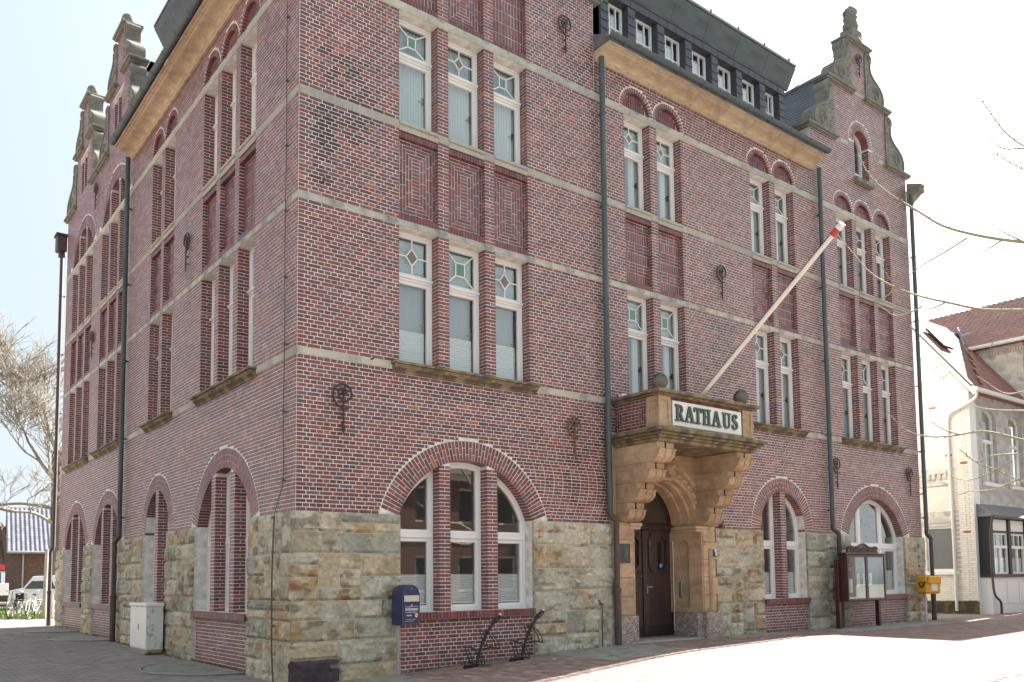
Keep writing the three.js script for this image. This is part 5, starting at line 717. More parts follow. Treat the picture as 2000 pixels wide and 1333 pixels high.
{ // notice board
  const z = 0.62, x0 = 13.95, x1 = 15.80, gy = ground(14, 0.6), t = thing('notice_board', 'brown glazed notice board with carved crest on two posts', 'notice board', [0, gy, 0]), br = mat(0.065, 0.022, 0.018, 0.4, { map: grain });
  for (const x of [x0, x1]) mesh('post', cb(x - 0.05, x + 0.05, -0.1, 1.72, z - 0.2, z - 0.09, 0.01), br, t);
  const y0 = 0.68, y1 = 1.84, a = x0 + 0.02, b = x1 - 0.02; const cab = mesh('case', [bx(a, b, y0, y1, z - 0.088, z - 0.07), cb(a, a + 0.05, y0, y1, z - 0.07, z + 0.09, 0.005), cb(b - 0.05, b, y0, y1, z - 0.07, z + 0.09, 0.005), cb(a + 0.05, b - 0.05, y0, y0 + 0.05, z - 0.07, z + 0.088, 0.005), cb(a + 0.05, b - 0.05, y1 - 0.05, y1, z - 0.07, z + 0.088, 0.005), cb(a - 0.05, b + 0.05, y1, y1 + 0.035, z - 0.1, z + 0.13, 0.008)], br, t);
  mesh('backing', bx(a + 0.05, b - 0.05, y0 + 0.05, y1 - 0.05, z - 0.07, z - 0.055), mat(0.06, 0.17, 0.14, 0.8), cab);
  const mid = (a + b) / 2; for (const [p, q] of [[a + 0.01, mid - 0.002], [mid + 0.002, b - 0.01]]) { const d = mesh('door', frameRect(p, q, y0 + 0.01, y1 - 0.01, 0.055, z + 0.09, z + 0.12), br, cab); mesh('pane', bx(p + 0.055, q - 0.055, y0 + 0.065, y1 - 0.065, z + 0.1, z + 0.105), M.glass, d); mesh('knob', place(new THREE.SphereGeometry(0.012, 8, 6), new THREE.Matrix4().makeTranslation(p === a + 0.01 ? q - 0.03 : p + 0.03, (y0 + y1) / 2, z + 0.125)), M.steel, d); }
  const sheet = (k) => canvasTex(128, 180, (c, W, H) => { c.fillStyle = k === 1 ? '#3a4a78' : '#efeee8'; c.fillRect(0, 0, W, H); c.fillStyle = k === 1 ? '#dfe4ee' : '#777'; for (let y = 16; y < H - 14; y += 8) if (k !== 1 || y < 40 || y > 130) c.fillRect(12, y, 40 + h2(y, k, 5) * 62, 2.4); if (k === 1) { c.fillStyle = '#b98f72'; c.fillRect(20, 60, 88, 55); } }); const sm = [0, 1, 2].map((k) => new THREE.MeshPhysicalMaterial({ map: sheet(k), roughness: 0.8 }));
  for (const [x, y, w, h, k] of [[a + 0.12, 1.42, 0.13, 0.42, 0], [a + 0.40, 1.47, 0.20, 0.32, 1], [a + 0.40, 1.06, 0.20, 0.34, 0], [a + 0.13, 1.0, 0.12, 0.3, 2], [mid - 0.13, 1.2, 0.11, 0.32, 2], [mid + 0.24, 1.52, 0.18, 0.34, 2], [mid + 0.18, 1.22, 0.2, 0.3, 0], [mid + 0.42, 1.22, 0.2, 0.3, 2]]) mesh('notice', bx(x - w / 2, x + w / 2, y - h / 2, y + h / 2, z - 0.054, z - 0.05).copy((() => { const g = new THREE.BoxGeometry(w, h, 0.003); g.translate(x, y, z - 0.05); return g; })()), sm[k], cab);
  const cr = [[mid - 0.72, y1 + 0.035], [mid + 0.72, y1 + 0.035], [mid + 0.68, y1 + 0.17], [mid + 0.62, y1 + 0.20], [mid + 0.3, y1 + 0.20], [mid + 0.12, y1 + 0.25], [mid, y1 + 0.29], [mid - 0.12, y1 + 0.25], [mid - 0.3, y1 + 0.20], [mid - 0.62, y1 + 0.20], [mid - 0.68, y1 + 0.17]];
  const crest = mesh('crest', [ex(cr, 0.05, z - 0.02), tube([[mid - 0.68, y1 + 0.16, z + 0.04], [mid - 0.62, y1 + 0.20, z + 0.04], [mid - 0.3, y1 + 0.19, z + 0.04], [mid, y1 + 0.28, z + 0.04], [mid + 0.3, y1 + 0.19, z + 0.04], [mid + 0.62, y1 + 0.20, z + 0.04], [mid + 0.68, y1 + 0.16, z + 0.04]], 0.016, 6, false, 40)], br, t);
  const lt = textGeo(fontSans, 'BEKANNTMACHUNGEN', 0.085, 0.012), bb = lt.boundingBox; lt.scale(1.18 / (bb.max.x - bb.min.x), 1, 1); lt.translate(mid - 0.59, y1 + 0.065, z + 0.03); mesh('lettering', lt, mat(0.10, 0.05, 0.045, 0.5), crest);
}
{ // yellow letter box
  const x = 18.62, z = 0.45, gy = ground(18, 0.4), t = thing('yellow_letterbox', 'yellow wall height letterbox with black post horn on a post', 'letterbox', [x, gy, z], -0.30), ye = mat(0.72, 0.36, 0.015, 0.38);
  mesh('post', rod([-0.05, -0.1, -0.1], [-0.05, 0.85, -0.1], 0.032, 0.032, 12), mat(0.6, 0.6, 0.58, 0.5), t);
  const body = mesh('body', [cb(-0.27, 0.27, 0.80, 1.28, -0.2, 0.16, 0.03), cb(-0.235, 0.235, 1.06, 1.275, 0.15, 0.235, 0.025), cb(-0.22, 0.22, 0.775, 0.8, -0.17, 0.14, 0.008)], ye, t);
  mesh('info_plate', cb(-0.09, 0.13, 0.86, 1.06, 0.161, 0.17, 0.003), M.white, body);
  // post horn on the left side: ring, mouth and tassels
  const hz = (p) => place(p, new THREE.Matrix4().makeRotationY(-PI / 2).setPosition(-0.272, 1.05, -0.01)); const horn = [new THREE.TorusGeometry(0.06, 0.013, 8, 24), tube([[-0.06, -0.0, 0], [-0.05, -0.055, 0], [0.0, -0.072, 0], [0.07, -0.05, 0], [0.115, 0.02, 0]], 0.014, 8), (() => { const g = new THREE.ConeGeometry(0.04, 0.07, 12); g.rotateZ(PI * 0.85); g.translate(0.118, 0.03, 0); return g; })(), bar([-0.10, 0.055, 0], [-0.06, -0.02, 0], 0.02, 0.008), bar([-0.1, -0.115, 0], [-0.02, -0.085, 0], 0.014, 0.006), bar([0.1, -0.115, 0], [0.02, -0.085, 0], 0.014, 0.006)]; mesh('post_horn', horn.map(hz), M.black, body);
}
{ // cable cabinet at the side front
  const gy = ground(-0.3, -6.9), t = thing('cable_cabinet', 'white plastic cable cabinet with stained side against the side front', 'cabinet', [0, gy, 0]), wh = mat(0.74, 0.74, 0.71, 0.5, { map: tex(256, (u, v) => { const s = ss((fbm(u * 9, v * 9, 301, 5, 9) - 0.52) * 5) * 0.22; return [0.97 - s, 0.97 - s, 0.95 - s]; }) }), xa = -0.45, xb = -0.13, za = -7.55, zb = -6.30;
  mesh('body', [bx(xa, xb, 0.1, 0.98, za, zb)], wh, t); mesh('lid', cb(xa - 0.03, xb + 0.01, 0.98, 1.05, za - 0.03, zb + 0.03, 0.014), M.white, t); mesh('base', cb(xa + 0.02, xb, -0.05, 0.1, za + 0.02, zb - 0.02, 0.005), mat(0.30, 0.30, 0.26, 0.9), t);
  for (const [p, q] of [[za + 0.02, (za + zb) / 2 - 0.004], [(za + zb) / 2 + 0.004, zb - 0.02]]) mesh('door', cb(xa - 0.014, xa + 0.002, 0.13, 0.96, p, q, 0.005), M.white, t); mesh('handle', cb(xa - 0.03, xa - 0.012, 0.5, 0.62, (za + zb) / 2 + 0.05, (za + zb) / 2 + 0.075, 0.006), M.galv, t);
}
tag(mesh('vent_stub', [rod([6.05, 0.2, 0.25], [6.05, 0.82, 0.25], 0.022), rod([6.05, 0.8, 0.25], [6.05, 0.84, 0.25], 0.03)], M.galv), 'short grey pipe stub standing before the plinth beside the door', 'pipe');
tag(mesh('earth_rod', [tube([[6.25, 0.2, 0.12], [6.25, 0.7, 0.12], [6.24, 1.12, 0.11], [6.18, 1.2, 0.1]], 0.012, 6), rod([6.2, 1.12, 0.1], [6.3, 1.12, 0.1], 0.018)], M.rustIron), 'thin rusty earthing rod on the plinth beside the drainpipe', 'pipe');
// ---------- trees ----------
function taper(pts, r0, r1, seg = 6, n = 0) {
  const c = new THREE.CatmullRomCurve3(pts.map((p) => Array.isArray(p) ? new THREE.Vector3(...p) : p), false, 'centripetal'), N = n || Math.max(3, pts.length * 3), g = new THREE.TubeGeometry(c, N, 1, seg, false), p = g.attributes.position, nn = g.attributes.normal;
  for (let i = 0; i <= N; i++) { const r = r0 + (r1 - r0) * i / N, ctr = c.getPointAt(i / N); for (let j = 0; j <= seg; j++) { const k = i * (seg + 1) + j; p.setXYZ(k, ctr.x + nn.getX(k) * r, ctr.y + nn.getY(k) * r, ctr.z + nn.getZ(k) * r); } } return g;
}
function grow(out, p, d, len, r, depth, R, o) { // recursive bare branching
  const n = 4, pts = [p.clone()]; let q = p.clone(), v = d.clone(); for (let i = 0; i < n; i++) { v.add(new THREE.Vector3((R() - 0.5) * o.wob, (R() - 0.5) * o.wob + o.up, (R() - 0.5) * o.wob)).normalize(); q = q.clone().addScaledVector(v, len / n); pts.push(q); }
  r = Math.max(r, 0.013); const r1 = depth === 0 ? r * 0.6 : Math.max(0.012, r * 0.60); out.push(taper(pts, r, r1, depth > 2 ? 7 : depth > 0 ? 5 : 3, depth > 1 ? 6 : 3)); if (depth === 0) return;
  const k = depth > 3 ? 3 : 3 + (R() < 0.45 ? 1 : 0); for (let i = 0; i < k; i++) { const t = i === 0 ? n : 1 + Math.floor(R() * n), a = R() * 2 * PI, sp = (i === 0 ? 0.35 : 0.75) * o.spread, ax = new THREE.Vector3(Math.cos(a), 0.25 * (R() - 0.3), Math.sin(a)); grow(out, pts[t], v.clone().addScaledVector(ax, sp).normalize(), len * (0.66 + 0.2 * R()), r1 * (i === 0 ? 1 : 0.75), depth - 1, R, o); }
}
const bark = mat(0.13, 0.115, 0.085, 0.95, { map: grain, bumpMap: streakBump, bumpScale: 0.01 });
{ // old tree behind the side street
  const t = thing('bare_tree', 'large bare spreading tree behind the town hall and brown house', 'tree', [3.2, 0.3, -37.2]), R = mulberry(77);
  mesh('trunk', [taper([[0.3, -0.2, 0.2], [0.0, 3, 0], [-0.1, 6, 0], [-0.2, 8.2, 0.1]], 0.42, 0.24, 9)], bark, t);
  const G = []; for (const [y, dx, dy, dz, l, dep] of [[8.0, -0.3, 1, 0.1, 2.6, 5], [6.6, -1, 0.75, 0.3, 2.6, 5], [5.2, -1, 0.35, -0.2, 2.6, 4], [7.4, 0.8, 0.8, 0.2, 2.4, 4], [4.4, -0.7, 0.3, 0.6, 2.2, 4], [6.0, 0.9, 0.5, -0.3, 2.2, 4]]) grow(G, new THREE.Vector3(-0.1, y, 0), new THREE.Vector3(dx, dy, dz).normalize(), l * 0.95, 0.105, dep + 1, R, { wob: 0.55, up: 0.045, spread: 1.05 });
  mesh('crown', G, mat(0.22, 0.19, 0.15, 0.95), t);
}
{ // pollarded street tree just outside the picture, its twigs reach in
  const t = thing('street_tree', 'pale bare street tree twigs reaching in beside the gable', 'tree', [0, 0, 0]), G = [], pale = mat(0.36, 0.30, 0.20, 0.8, { map: grain }), R = mulberry(5);
  mesh('trunk', [taper([[10.6, 0.1, 9.6], [10.55, 2.2, 9.55], [10.5, 4.4, 9.5], [10.3, 6.6, 9.3], [10.2, 8.2, 9.2]], 0.17, 0.08, 10)], bark, t);
  const br = [
    [[10.45, 4.9, 9.5], [9.4, 5.9, 8.8], [8.4, 6.2, 8.15], [7.68, 6.25, 7.63], [7.28, 6.31, 7.32], [6.94, 6.39, 7.06], [6.60, 6.52, 6.80], [6.31, 6.74, 6.59], [6.02, 6.96, 6.38], [5.78, 7.22, 6.22], [5.63, 7.54, 6.13]],
    [[10.5, 4.2, 9.5], [9.3, 5.0, 8.7], [7.66, 5.30, 7.53], [7.09, 5.33, 7.08], [6.69, 5.44, 6.77], [6.41, 5.52, 6.56], [6.09, 5.67, 6.32], [5.83, 5.87, 6.13], [5.56, 6.25, 5.95]],
    [[10.5, 3.0, 9.5], [9.2, 3.3, 8.6], [8.2, 3.3, 7.8], [7.56, 3.51, 7.27], [7.16, 3.62, 6.97], [6.82, 3.56, 6.69], [6.54, 3.56, 6.47], [6.28, 3.67, 6.28], [6.10, 3.91, 6.16]],
    [[10.25, 6.8, 9.3], [8.8, 7.3, 8.4], [7.46, 7.62, 7.59], [7.22, 7.84, 7.43], [7.07, 8.09, 7.33], [6.94, 8.33, 7.24]],
    [[10.5, 2.8, 9.5], [9.0, 2.7, 8.4], [7.69, 2.88, 7.32], [7.35, 3.07, 7.06], [7.12, 3.18, 6.89], [6.91, 3.37, 6.75]],
    [[10.35, 6.0, 9.4], [8.6, 6.4, 8.3], [7.9, 6.95, 7.85], [7.45, 7.3, 7.55], [7.1, 7.55, 7.3]]];
  const rad = [0.052, 0.046, 0.040, 0.026, 0.03, 0.02];
  br.forEach((b, i) => { G.push(taper(b, rad[i], 0.0055, 7, b.length * 5)); const c = new THREE.CatmullRomCurve3(b.map((p) => new THREE.Vector3(...p))); for (let k = 0; k < 26; k++) { const p = c.getPointAt(0.4 + 0.6 * k / 26), a = R() * 6.28; const s = new THREE.SphereGeometry(0.011, 5, 4); s.scale(1, 1.5, 1); s.translate(p.x + 0.012 * Math.cos(a), p.y + 0.014 * Math.sin(a), p.z + 0.008); G.push(s); } });
  const tw = [ // side twigs
    [[6.89, 6.34, 7.01], [6.67, 6.16, 6.82], [6.39, 5.95, 6.58], [6.23, 5.79, 6.44], [6.0, 5.65, 6.3]], [[6.42, 5.38, 6.55], [6.31, 5.31, 6.45], [6.14, 5.26, 6.31], [5.94, 5.42, 6.17]], [[6.69, 5.44, 6.77], [6.52, 5.35, 6.63], [6.42, 5.38, 6.55]], [[6.3, 6.72, 6.6], [6.12, 6.86, 6.48], [6.0, 7.12, 6.37], [5.92, 7.3, 6.3]], [[6.15, 6.86, 6.47], [6.0, 6.72, 6.37], [5.86, 6.7, 6.27]], [[6.2, 5.6, 6.4], [6.08, 5.76, 6.3], [6.0, 5.96, 6.22]], [[6.12, 5.64, 6.33], [5.98, 5.5, 6.22], [5.85, 5.46, 6.12]],
    [[6.9, 3.58, 6.76], [6.72, 3.66, 6.62], [6.55, 3.8, 6.5]], [[7.5, 3.2, 7.2], [7.2, 3.0, 6.95], [6.95, 2.94, 6.75], [6.75, 3.05, 6.6]], [[7.6, 2.95, 7.25], [7.3, 2.8, 7.0], [7.05, 2.78, 6.8], [6.9, 2.72, 6.68]], [[7.55, 3.3, 7.25], [7.3, 3.28, 7.02], [7.1, 3.2, 6.9], [6.98, 3.28, 6.8]], [[7.66, 3.9, 7.4], [7.3, 3.92, 7.1], [7.1, 3.96, 6.95], [6.98, 4.02, 6.85]], [[7.7, 4.2, 7.45], [7.4, 4.15, 7.2], [7.2, 4.3, 7.05], [7.1, 4.42, 6.95]], [[7.28, 6.31, 7.32], [7.1, 6.16, 7.18], [7.0, 6.05, 7.1]], [[7.5, 6.28, 7.5], [7.3, 6.45, 7.3], [7.2, 6.6, 7.2]], [[7.5, 7.6, 7.6], [7.25, 7.6, 7.4], [7.05, 7.75, 7.28]],
    [[7.4, 5.31, 7.33], [7.2, 5.2, 7.17], [6.95, 5.0, 6.98], [6.8, 4.95, 6.88]], [[7.3, 5.32, 7.25], [7.22, 5.1, 7.2], [7.18, 4.85, 7.15], [7.12, 4.68, 7.12]]];
  for (const b of tw) { G.push(taper(b, 0.013, 0.004, 5, b.length * 4)); const c = new THREE.CatmullRomCurve3(b.map((p) => new THREE.Vector3(...p))); for (let k = 0; k < 7; k++) { const p = c.getPointAt((k + 1) / 8), s = new THREE.SphereGeometry(0.008, 4, 3); s.translate(p.x, p.y + (k % 2 ? 0.009 : -0.009), p.z); G.push(s); } }
  mesh('crown', G, pale, t);
}
// ---------- pantiled roofs ----------
const tileGeo = (() => { const W = 0.22, L = 0.37, n = 6, P = [], top = [], f = (s) => 0.022 * Math.sin((s - 0.12) * 2 * PI) + 0.012; for (let i = 0; i <= n; i++) top.push([W * i / n, f(i / n)]); const q = (a, b, c, d) => P.push(...a, ...b, ...c, ...a, ...c, ...d), t = 0.014;
  for (let i = 0; i < n; i++) { const [x0, h0] = top[i], [x1, h1] = top[i + 1]; q([x0, 0, h0 + 0.014], [x1, 0, h1 + 0.014], [x1, L, h1], [x0, L, h0]); q([x0, 0, h0 + 0.014 - t], [x1, 0, h1 + 0.014 - t], [x1, 0, h1 + 0.014], [x0, 0, h0 + 0.014]); } const g = new THREE.BufferGeometry(); g.setAttribute('position', new THREE.Float32BufferAttribute(P, 3)); g.computeVertexNormals(); g.setAttribute('uv', new THREE.Float32BufferAttribute(new Float32Array(P.length / 3 * 2), 2)); return g; })();
function tiles(parent, o, U, V, lenU, lenV, cols, keep, pieces, rough = 0.6) { // tiled slope; pieces: how many single tiles
  const N = new THREE.Vector3().crossVectors(U, V).normalize(), list = [], W = 0.215, L = 0.30; for (let r = 0; r < lenV / L - 0.2; r++) for (let k = 0; k < lenU / W; k++) { const p = o.clone().addScaledVector(U, k * W).addScaledVector(V, r * L).addScaledVector(N, 0.03); const c = p.clone().addScaledVector(U, W / 2).addScaledVector(V, L / 2); if (keep && !keep(c)) continue; const m = new THREE.Matrix4().makeBasis(U, V, N); m.setPosition(p); list.push({ m, c }); }
  const vis = list.map((t, i) => { const q = t.c.clone().project(camera); return [Math.abs(q.x) < 1 && Math.abs(q.y) < 1 ? 1 / t.c.distanceToSquared(camera.position) : 0, i]; }).filter((x) => x[0] > 0).sort((a, b) => b[0] - a[0]), big = new Set(vis.slice(0, pieces).map((x) => x[1])), ms = cols.map((c) => mat(...c, rough, { side: THREE.DoubleSide }));
  for (const i of big) { const q = mesh('roof_tile', tileGeo, ms[ri(ms.length)], parent); q.matrixAutoUpdate = false; q.matrix.copy(list[i].m); }
  const rest = list.filter((_, i) => !big.has(i)); if (rest.length) { const b = mat(1, 1, 1, rough, { side: THREE.DoubleSide }), im = new THREE.InstancedMesh(tileGeo, b, rest.length); rest.forEach((t, i) => { im.setMatrixAt(i, t.m); im.setColorAt(i, lin(...cols[ri(cols.length)])); }); im.name = 'roof_tiling'; im.userData.kind = 'stuff'; im.castShadow = im.receiveShadow = true; parent.add(im); }
}
{ // white house beyond the town hall
  const t = thing('white_house', 'whitewashed brick house with red tiled roofs beyond the town hall', 'house'), X = 23.8, Z = -0.5, wb = mat(0.72, 0.665, 0.595, 0.85, { map: sandMap }), pl = mat(0.62, 0.59, 0.565, 0.95, { map: sandMap, bumpMap: fineBump, bumpScale: 0.01 }), wh = mat(0.74, 0.73, 0.70, 0.6), red = [[0.27, 0.115, 0.085], [0.24, 0.10, 0.08], [0.30, 0.135, 0.10], [0.22, 0.105, 0.09], [0.25, 0.13, 0.115]];
  // gable wall facing the town hall: (z, y)
  const gab = mesh('gable_wall', (() => { const g = ex([[Z, 0.1], [Z, 7.75], [-3.0, 10.95], [-5.5, 7.75], [-5.5, 0.1]].map(([z, y]) => [z, y]), 0.3, 0, [[[-2.12, 1.72], [-1.18, 1.72], [-1.18, 3.25], [-2.12, 3.25]]]); g.applyMatrix4(new THREE.Matrix4().makeBasis(V3(0, 0, 1), V3(0, 1, 0), V3(1, 0, 0))); fixWind(g); g.translate(X, 0, 0); return boxUV(clean(g)); })(), wb, t);
  { const L = [], m = new THREE.Matrix4(), q = new THREE.Quaternion(); let k = 0; for (let y = 0.75; y < 10.6; y += 0.077, k++) { const top = y > 7.75 ? -0.55 - (y - 7.75) * 0.781 : Z - 0.005; let z = top, first = k % 2; while (z > -4) { const w = first ? 0.12 : 0.24; first = 0; const z0 = z - w; if (!(y > 1.6 && y < 3.75 && z0 < -1.12 && z > -2.2) && !(y > 4.62 && y < 5.2 && z < -1.3)) L.push([y, (z + z0) / 2, w - 0.012]); z = z0; } } const im = new THREE.InstancedMesh(unitBox, mat(1, 1, 1, 0.8), L.length); L.forEach(([y, z, w], i) => { m.compose(V3(X - 0.0, y + 0.033, z), q.identity(), V3(0.010 + 0.004 * rnd(), 0.066, w)); im.setMatrixAt(i, m); const worn = rnd() < 0.007, v = rr(0.93, 1.03); im.setColorAt(i, worn ? lin(0.36, 0.11, 0.05) : lin(0.74 * v, 0.68 * v, 0.60 * v)); }); im.name = 'painted_brickwork'; im.userData.kind = 'stuff'; im.castShadow = im.receiveShadow = true; t.add(im); }
  mesh('corbel_frieze', [cb(X - 0.05, X, 4.62, 4.70, -4, -1.3, 0.01), cb(X - 0.05, X, 5.02, 5.16, -4, -1.3, 0.01), ...Array.from({ length: 14 }, (_, i) => cb(X - 0.045, X, 4.84, 5.02, -1.42 - i * 0.19, -1.32 - i * 0.19, 0.008))], wb, t);
  for (const [y, z] of [[9.15, -2.05], [8.75, -1.62], [8.4, -1.3], [9.5, -2.35]]) mesh('stepped_corbel', [0, 1, 2, 3, 4].map((i) => bx(X - 0.045, X, y - Math.abs(2 - i) * -0.06 - 0.12, y - Math.abs(2 - i) * -0.06 - 0.05, z - (i - 2) * 0.1 - 0.06, z - (i - 2) * 0.1 + 0.05)), wb, t);
  const gw = mesh('window', [bx(X + 0.06, X + 0.12, 1.72, 1.80, -2.12, -1.18), bx(X + 0.06, X + 0.12, 3.17, 3.25, -2.12, -1.18), bx(X + 0.06, X + 0.12, 1.8, 3.17, -2.12, -2.05), bx(X + 0.06, X + 0.12, 1.8, 3.17, -1.25, -1.18), cb(X - 0.07, X, 1.60, 1.72, -2.3, -1.05, 0.01)], wh, t); mesh('insect_screen', bx(X + 0.08, X + 0.09, 1.8, 3.17, -2.05, -1.25), mat(0.13, 0.135, 0.14, 0.6), gw); mesh('lintel', cb(X - 0.018, X, 3.35, 3.75, -2.3, -1.1, 0.006), wb, gw);
  mesh('foot_render', cb(X - 0.06, X, 0.1, 0.72, -4, Z + 0.04, 0.02), mat(0.36, 0.34, 0.27, 0.95, { map: dirtMap }), t);
  // street wall
  const winP = (c, y0, y1, w) => { const q = [[c - w, y0], [c + w, y0], [c + w, y1]]; for (let i = 1; i < 10; i++) { const a = PI * i / 10; q.push([c + w * Math.cos(a), y1 + 0.28 * Math.sin(a)]); } q.push([c - w, y1]); return q; };
  mesh('street_wall', ex([[X, 0.1], [29.6, 0.1], [29.6, 7.75], [X, 7.75]], 0.3, Z - 0.3, [winP(25.28, 4.72, 6.95, 0.55), winP(27.4, 4.72, 6.95, 0.55)]), pl, t); mesh('corner_pilaster', cb(X - 0.02, X + 0.45, 0.1, 7.75, Z, Z + 0.025, 0.01), wh, t);
  for (const c of [25.28, 27.4]) { const w = mesh('window', [ex(winP(c, 4.72, 6.95, 0.55), 0.07, Z - 0.2, [winP(c, 4.80, 6.93, 0.47)]), cb(c - 0.5, c + 0.5, 6.1, 6.22, Z - 0.2, Z - 0.11, 0.01), bx(c - 0.03, c + 0.03, 4.8, 6.1, Z - 0.19, Z - 0.14), cb(c - 0.7, c + 0.7, 4.58, 4.70, Z - 0.1, Z + 0.1, 0.01)], wh, t); mesh('pane', ex(winP(c, 4.80, 6.93, 0.47), 0.005, Z - 0.17), M.glass, w); mesh('room', bx(c - 0.8, c + 0.8, 4.5, 7.4, Z - 1.2, Z - 1.1), M.plaster, w); mesh('curtain', foldCurtain(c - 0.45, c + 0.45, 4.9, 6.9, Z - 0.3, 8), M.curtain, w); }
  // shop bay: white panels, black posts, brown sill, lead roof
  const zb = -0.12, bay = mesh('shop_bay', [bx(24.0, 27.9, 0.2, 1.50, Z - 0.1, zb), ...[24.5, 25.45, 26.4, 27.3].map((x) => cb(x - 0.36, x + 0.36, 0.62, 1.36, zb, zb + 0.02, 0.006)), bx(24.0, 27.9, 3.02, 3.42, Z, zb - 0.03)], wh, t); mesh('sill', cb(23.97, 27.9, 1.5, 1.6, Z, zb + 0.09, 0.01), mat(0.06, 0.025, 0.025, 0.5), bay);
  mesh('post', [cb(23.98, 24.2, 1.6, 3.5, Z, zb + 0.03, 0.01), cb(25.36, 25.56, 1.6, 3.5, Z, zb + 0.03, 0.01), cb(26.7, 26.9, 1.6, 3.5, Z, zb + 0.03, 0.01), cb(24.2, 27.9, 2.98, 3.04, Z, zb + 0.02, 0.006)], mat(0.012, 0.018, 0.02, 0.5), bay);
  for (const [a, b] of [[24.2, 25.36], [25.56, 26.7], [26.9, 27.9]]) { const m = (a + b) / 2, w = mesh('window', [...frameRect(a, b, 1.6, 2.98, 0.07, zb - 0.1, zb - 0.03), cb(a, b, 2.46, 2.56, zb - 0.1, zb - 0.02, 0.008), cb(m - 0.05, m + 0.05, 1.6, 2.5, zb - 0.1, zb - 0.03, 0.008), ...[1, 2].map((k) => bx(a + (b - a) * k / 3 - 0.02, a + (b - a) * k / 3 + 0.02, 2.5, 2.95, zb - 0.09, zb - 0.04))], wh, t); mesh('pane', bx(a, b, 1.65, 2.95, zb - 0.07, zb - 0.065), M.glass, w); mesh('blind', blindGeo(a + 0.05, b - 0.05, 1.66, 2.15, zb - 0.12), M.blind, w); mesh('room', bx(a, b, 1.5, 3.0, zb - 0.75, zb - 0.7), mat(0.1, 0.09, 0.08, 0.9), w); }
  mesh('bay_roof', profX([[Z, 3.5], [zb + 0.16, 3.5], [zb + 0.16, 3.55], [Z + 0.01, 3.95]], 23.93, 27.9), M.lead, t); mesh('bay_gutter', [cb(23.9, 27.9, 3.43, 3.53, zb + 0.10, zb + 0.2, 0.02), tube([[23.93, 3.45, zb + 0.14], [23.93, 3.25, zb + 0.1], [23.95, 3.0, zb + 0.05], [23.96, 1.0, zb + 0.07], [24.0, 0.85, zb + 0.12], [24.18, 0.7, zb + 0.16], [24.2, 0.2, zb + 0.16]], 0.04, 8, false, 40)], M.pipeBrown, t);
  // roofs
  const pitch = 1.27, roofY = (z) => 7.9 + pitch * (-0.36 - z), wing = (x) => 10.08 + (x - 27.62) * 0.72, V = V3(0, 1.27, -1).normalize();
  const body = mesh('roof', [profX([[-0.20, 7.66], [-2.98, 11.19], [-5.8, 7.66]], 23.87, 27.95), profX([[-2.98, 11.12], [-3.4, 11.12], [-3.3, 10.4], [-2.7, 10.4]], 27.9, 29.3)], mat(0.2, 0.1, 0.08, 0.9), t);
  tiles(body, V3(23.52, roofY(-0.16) + 0.02, -0.16), V3(1, 0, 0), V, 5.8, 4.5, red, (c) => c.y < wing(c.x) + 0.05 && (c.x < 27.9 || c.y > wing(27.7)), 150, 0.72);
  mesh('verge', [bar([0, 0, 0], [1, 0, 0], 0.1, 0.05)].map(() => { const g = new THREE.BoxGeometry(0.2, 0.07, 4.4); g.rotateX(Math.atan(pitch)); g.translate(23.6, 9.56, -1.62); return g; }), mat(0.10, 0.085, 0.085, 0.8), t); mesh('barge_board', (() => { const g = new THREE.BoxGeometry(0.05, 0.2, 4.5); g.rotateX(Math.atan(pitch)); g.translate(23.62, 9.36, -1.55); return g; })(), wh, t);
  mesh('roof_light', (() => { const g = cb(-0.35, 0.35, -0.03, 0.06, -0.5, 0.5, 0.01); g.rotateX(Math.atan(pitch)); g.translate(25.2, roofY(-2.0) + 0.08, -2.0); return g; })(), mat(0.03, 0.03, 0.032, 0.3), t);
  mesh('gutter', [rod([23.45, 7.68, -0.10], [27.9, 7.68, -0.10], 0.075, 0.075, 12), tube([[23.5, 7.66, -0.10], [23.62, 7.45, -0.15], [23.68, 7.25, -0.55], [23.7, 7.0, -1.1], [23.72, 6.8, -1.16], [23.72, 4, -1.16], [23.72, 0.4, -1.16]], 0.05, 8, false, 60)], mat(0.62, 0.60, 0.56, 0.5), t);
  // taller wing
  mesh('wing_wall', [bx(27.9, 28.2, 7.0, 10.05, -9, -0.3), bx(28.4, 34, 0.1, 10.0, 0.9, 1.2), bx(28.4, 28.7, 0.1, 10.0, -0.19, 0.9)], wb, t); mesh('dentil', Array.from({ length: 30 }, (_, i) => cb(27.84, 27.9, 9.72, 9.86, -2.6 + i * 0.09 - 0.03, -2.6 + i * 0.09 + 0.02, 0.006)), wb, t);
  const wbod = mesh('wing_roof', ex([[27.62, 10.02], [34.4, 10.02], [31.0, 12.46]], 10.6, -9.2), mat(0.2, 0.1, 0.08, 0.9), t);
  const VW = V3(1, 0.72, 0).normalize(); tiles(wbod, V3(27.58, 10.09, -9.2), V3(0, 0, -1).negate(), VW, 10.6, 4.1, red, (c) => c.y > roofY(c.z) - 0.02 || c.z < -2.9, 150, 0.55);
  mesh('ridge_tile', Array.from({ length: 30 }, (_, i) => { const g = new THREE.CylinderGeometry(0.11, 0.12, 0.33, 10, 1, false, 0, PI); g.rotateZ(PI / 2); g.rotateX(-PI / 2); g.rotateY(PI / 2); g.translate(31.0, 12.48, -9 + i * 0.32); return g; }), mat(0.25, 0.11, 0.085, 0.8), t);
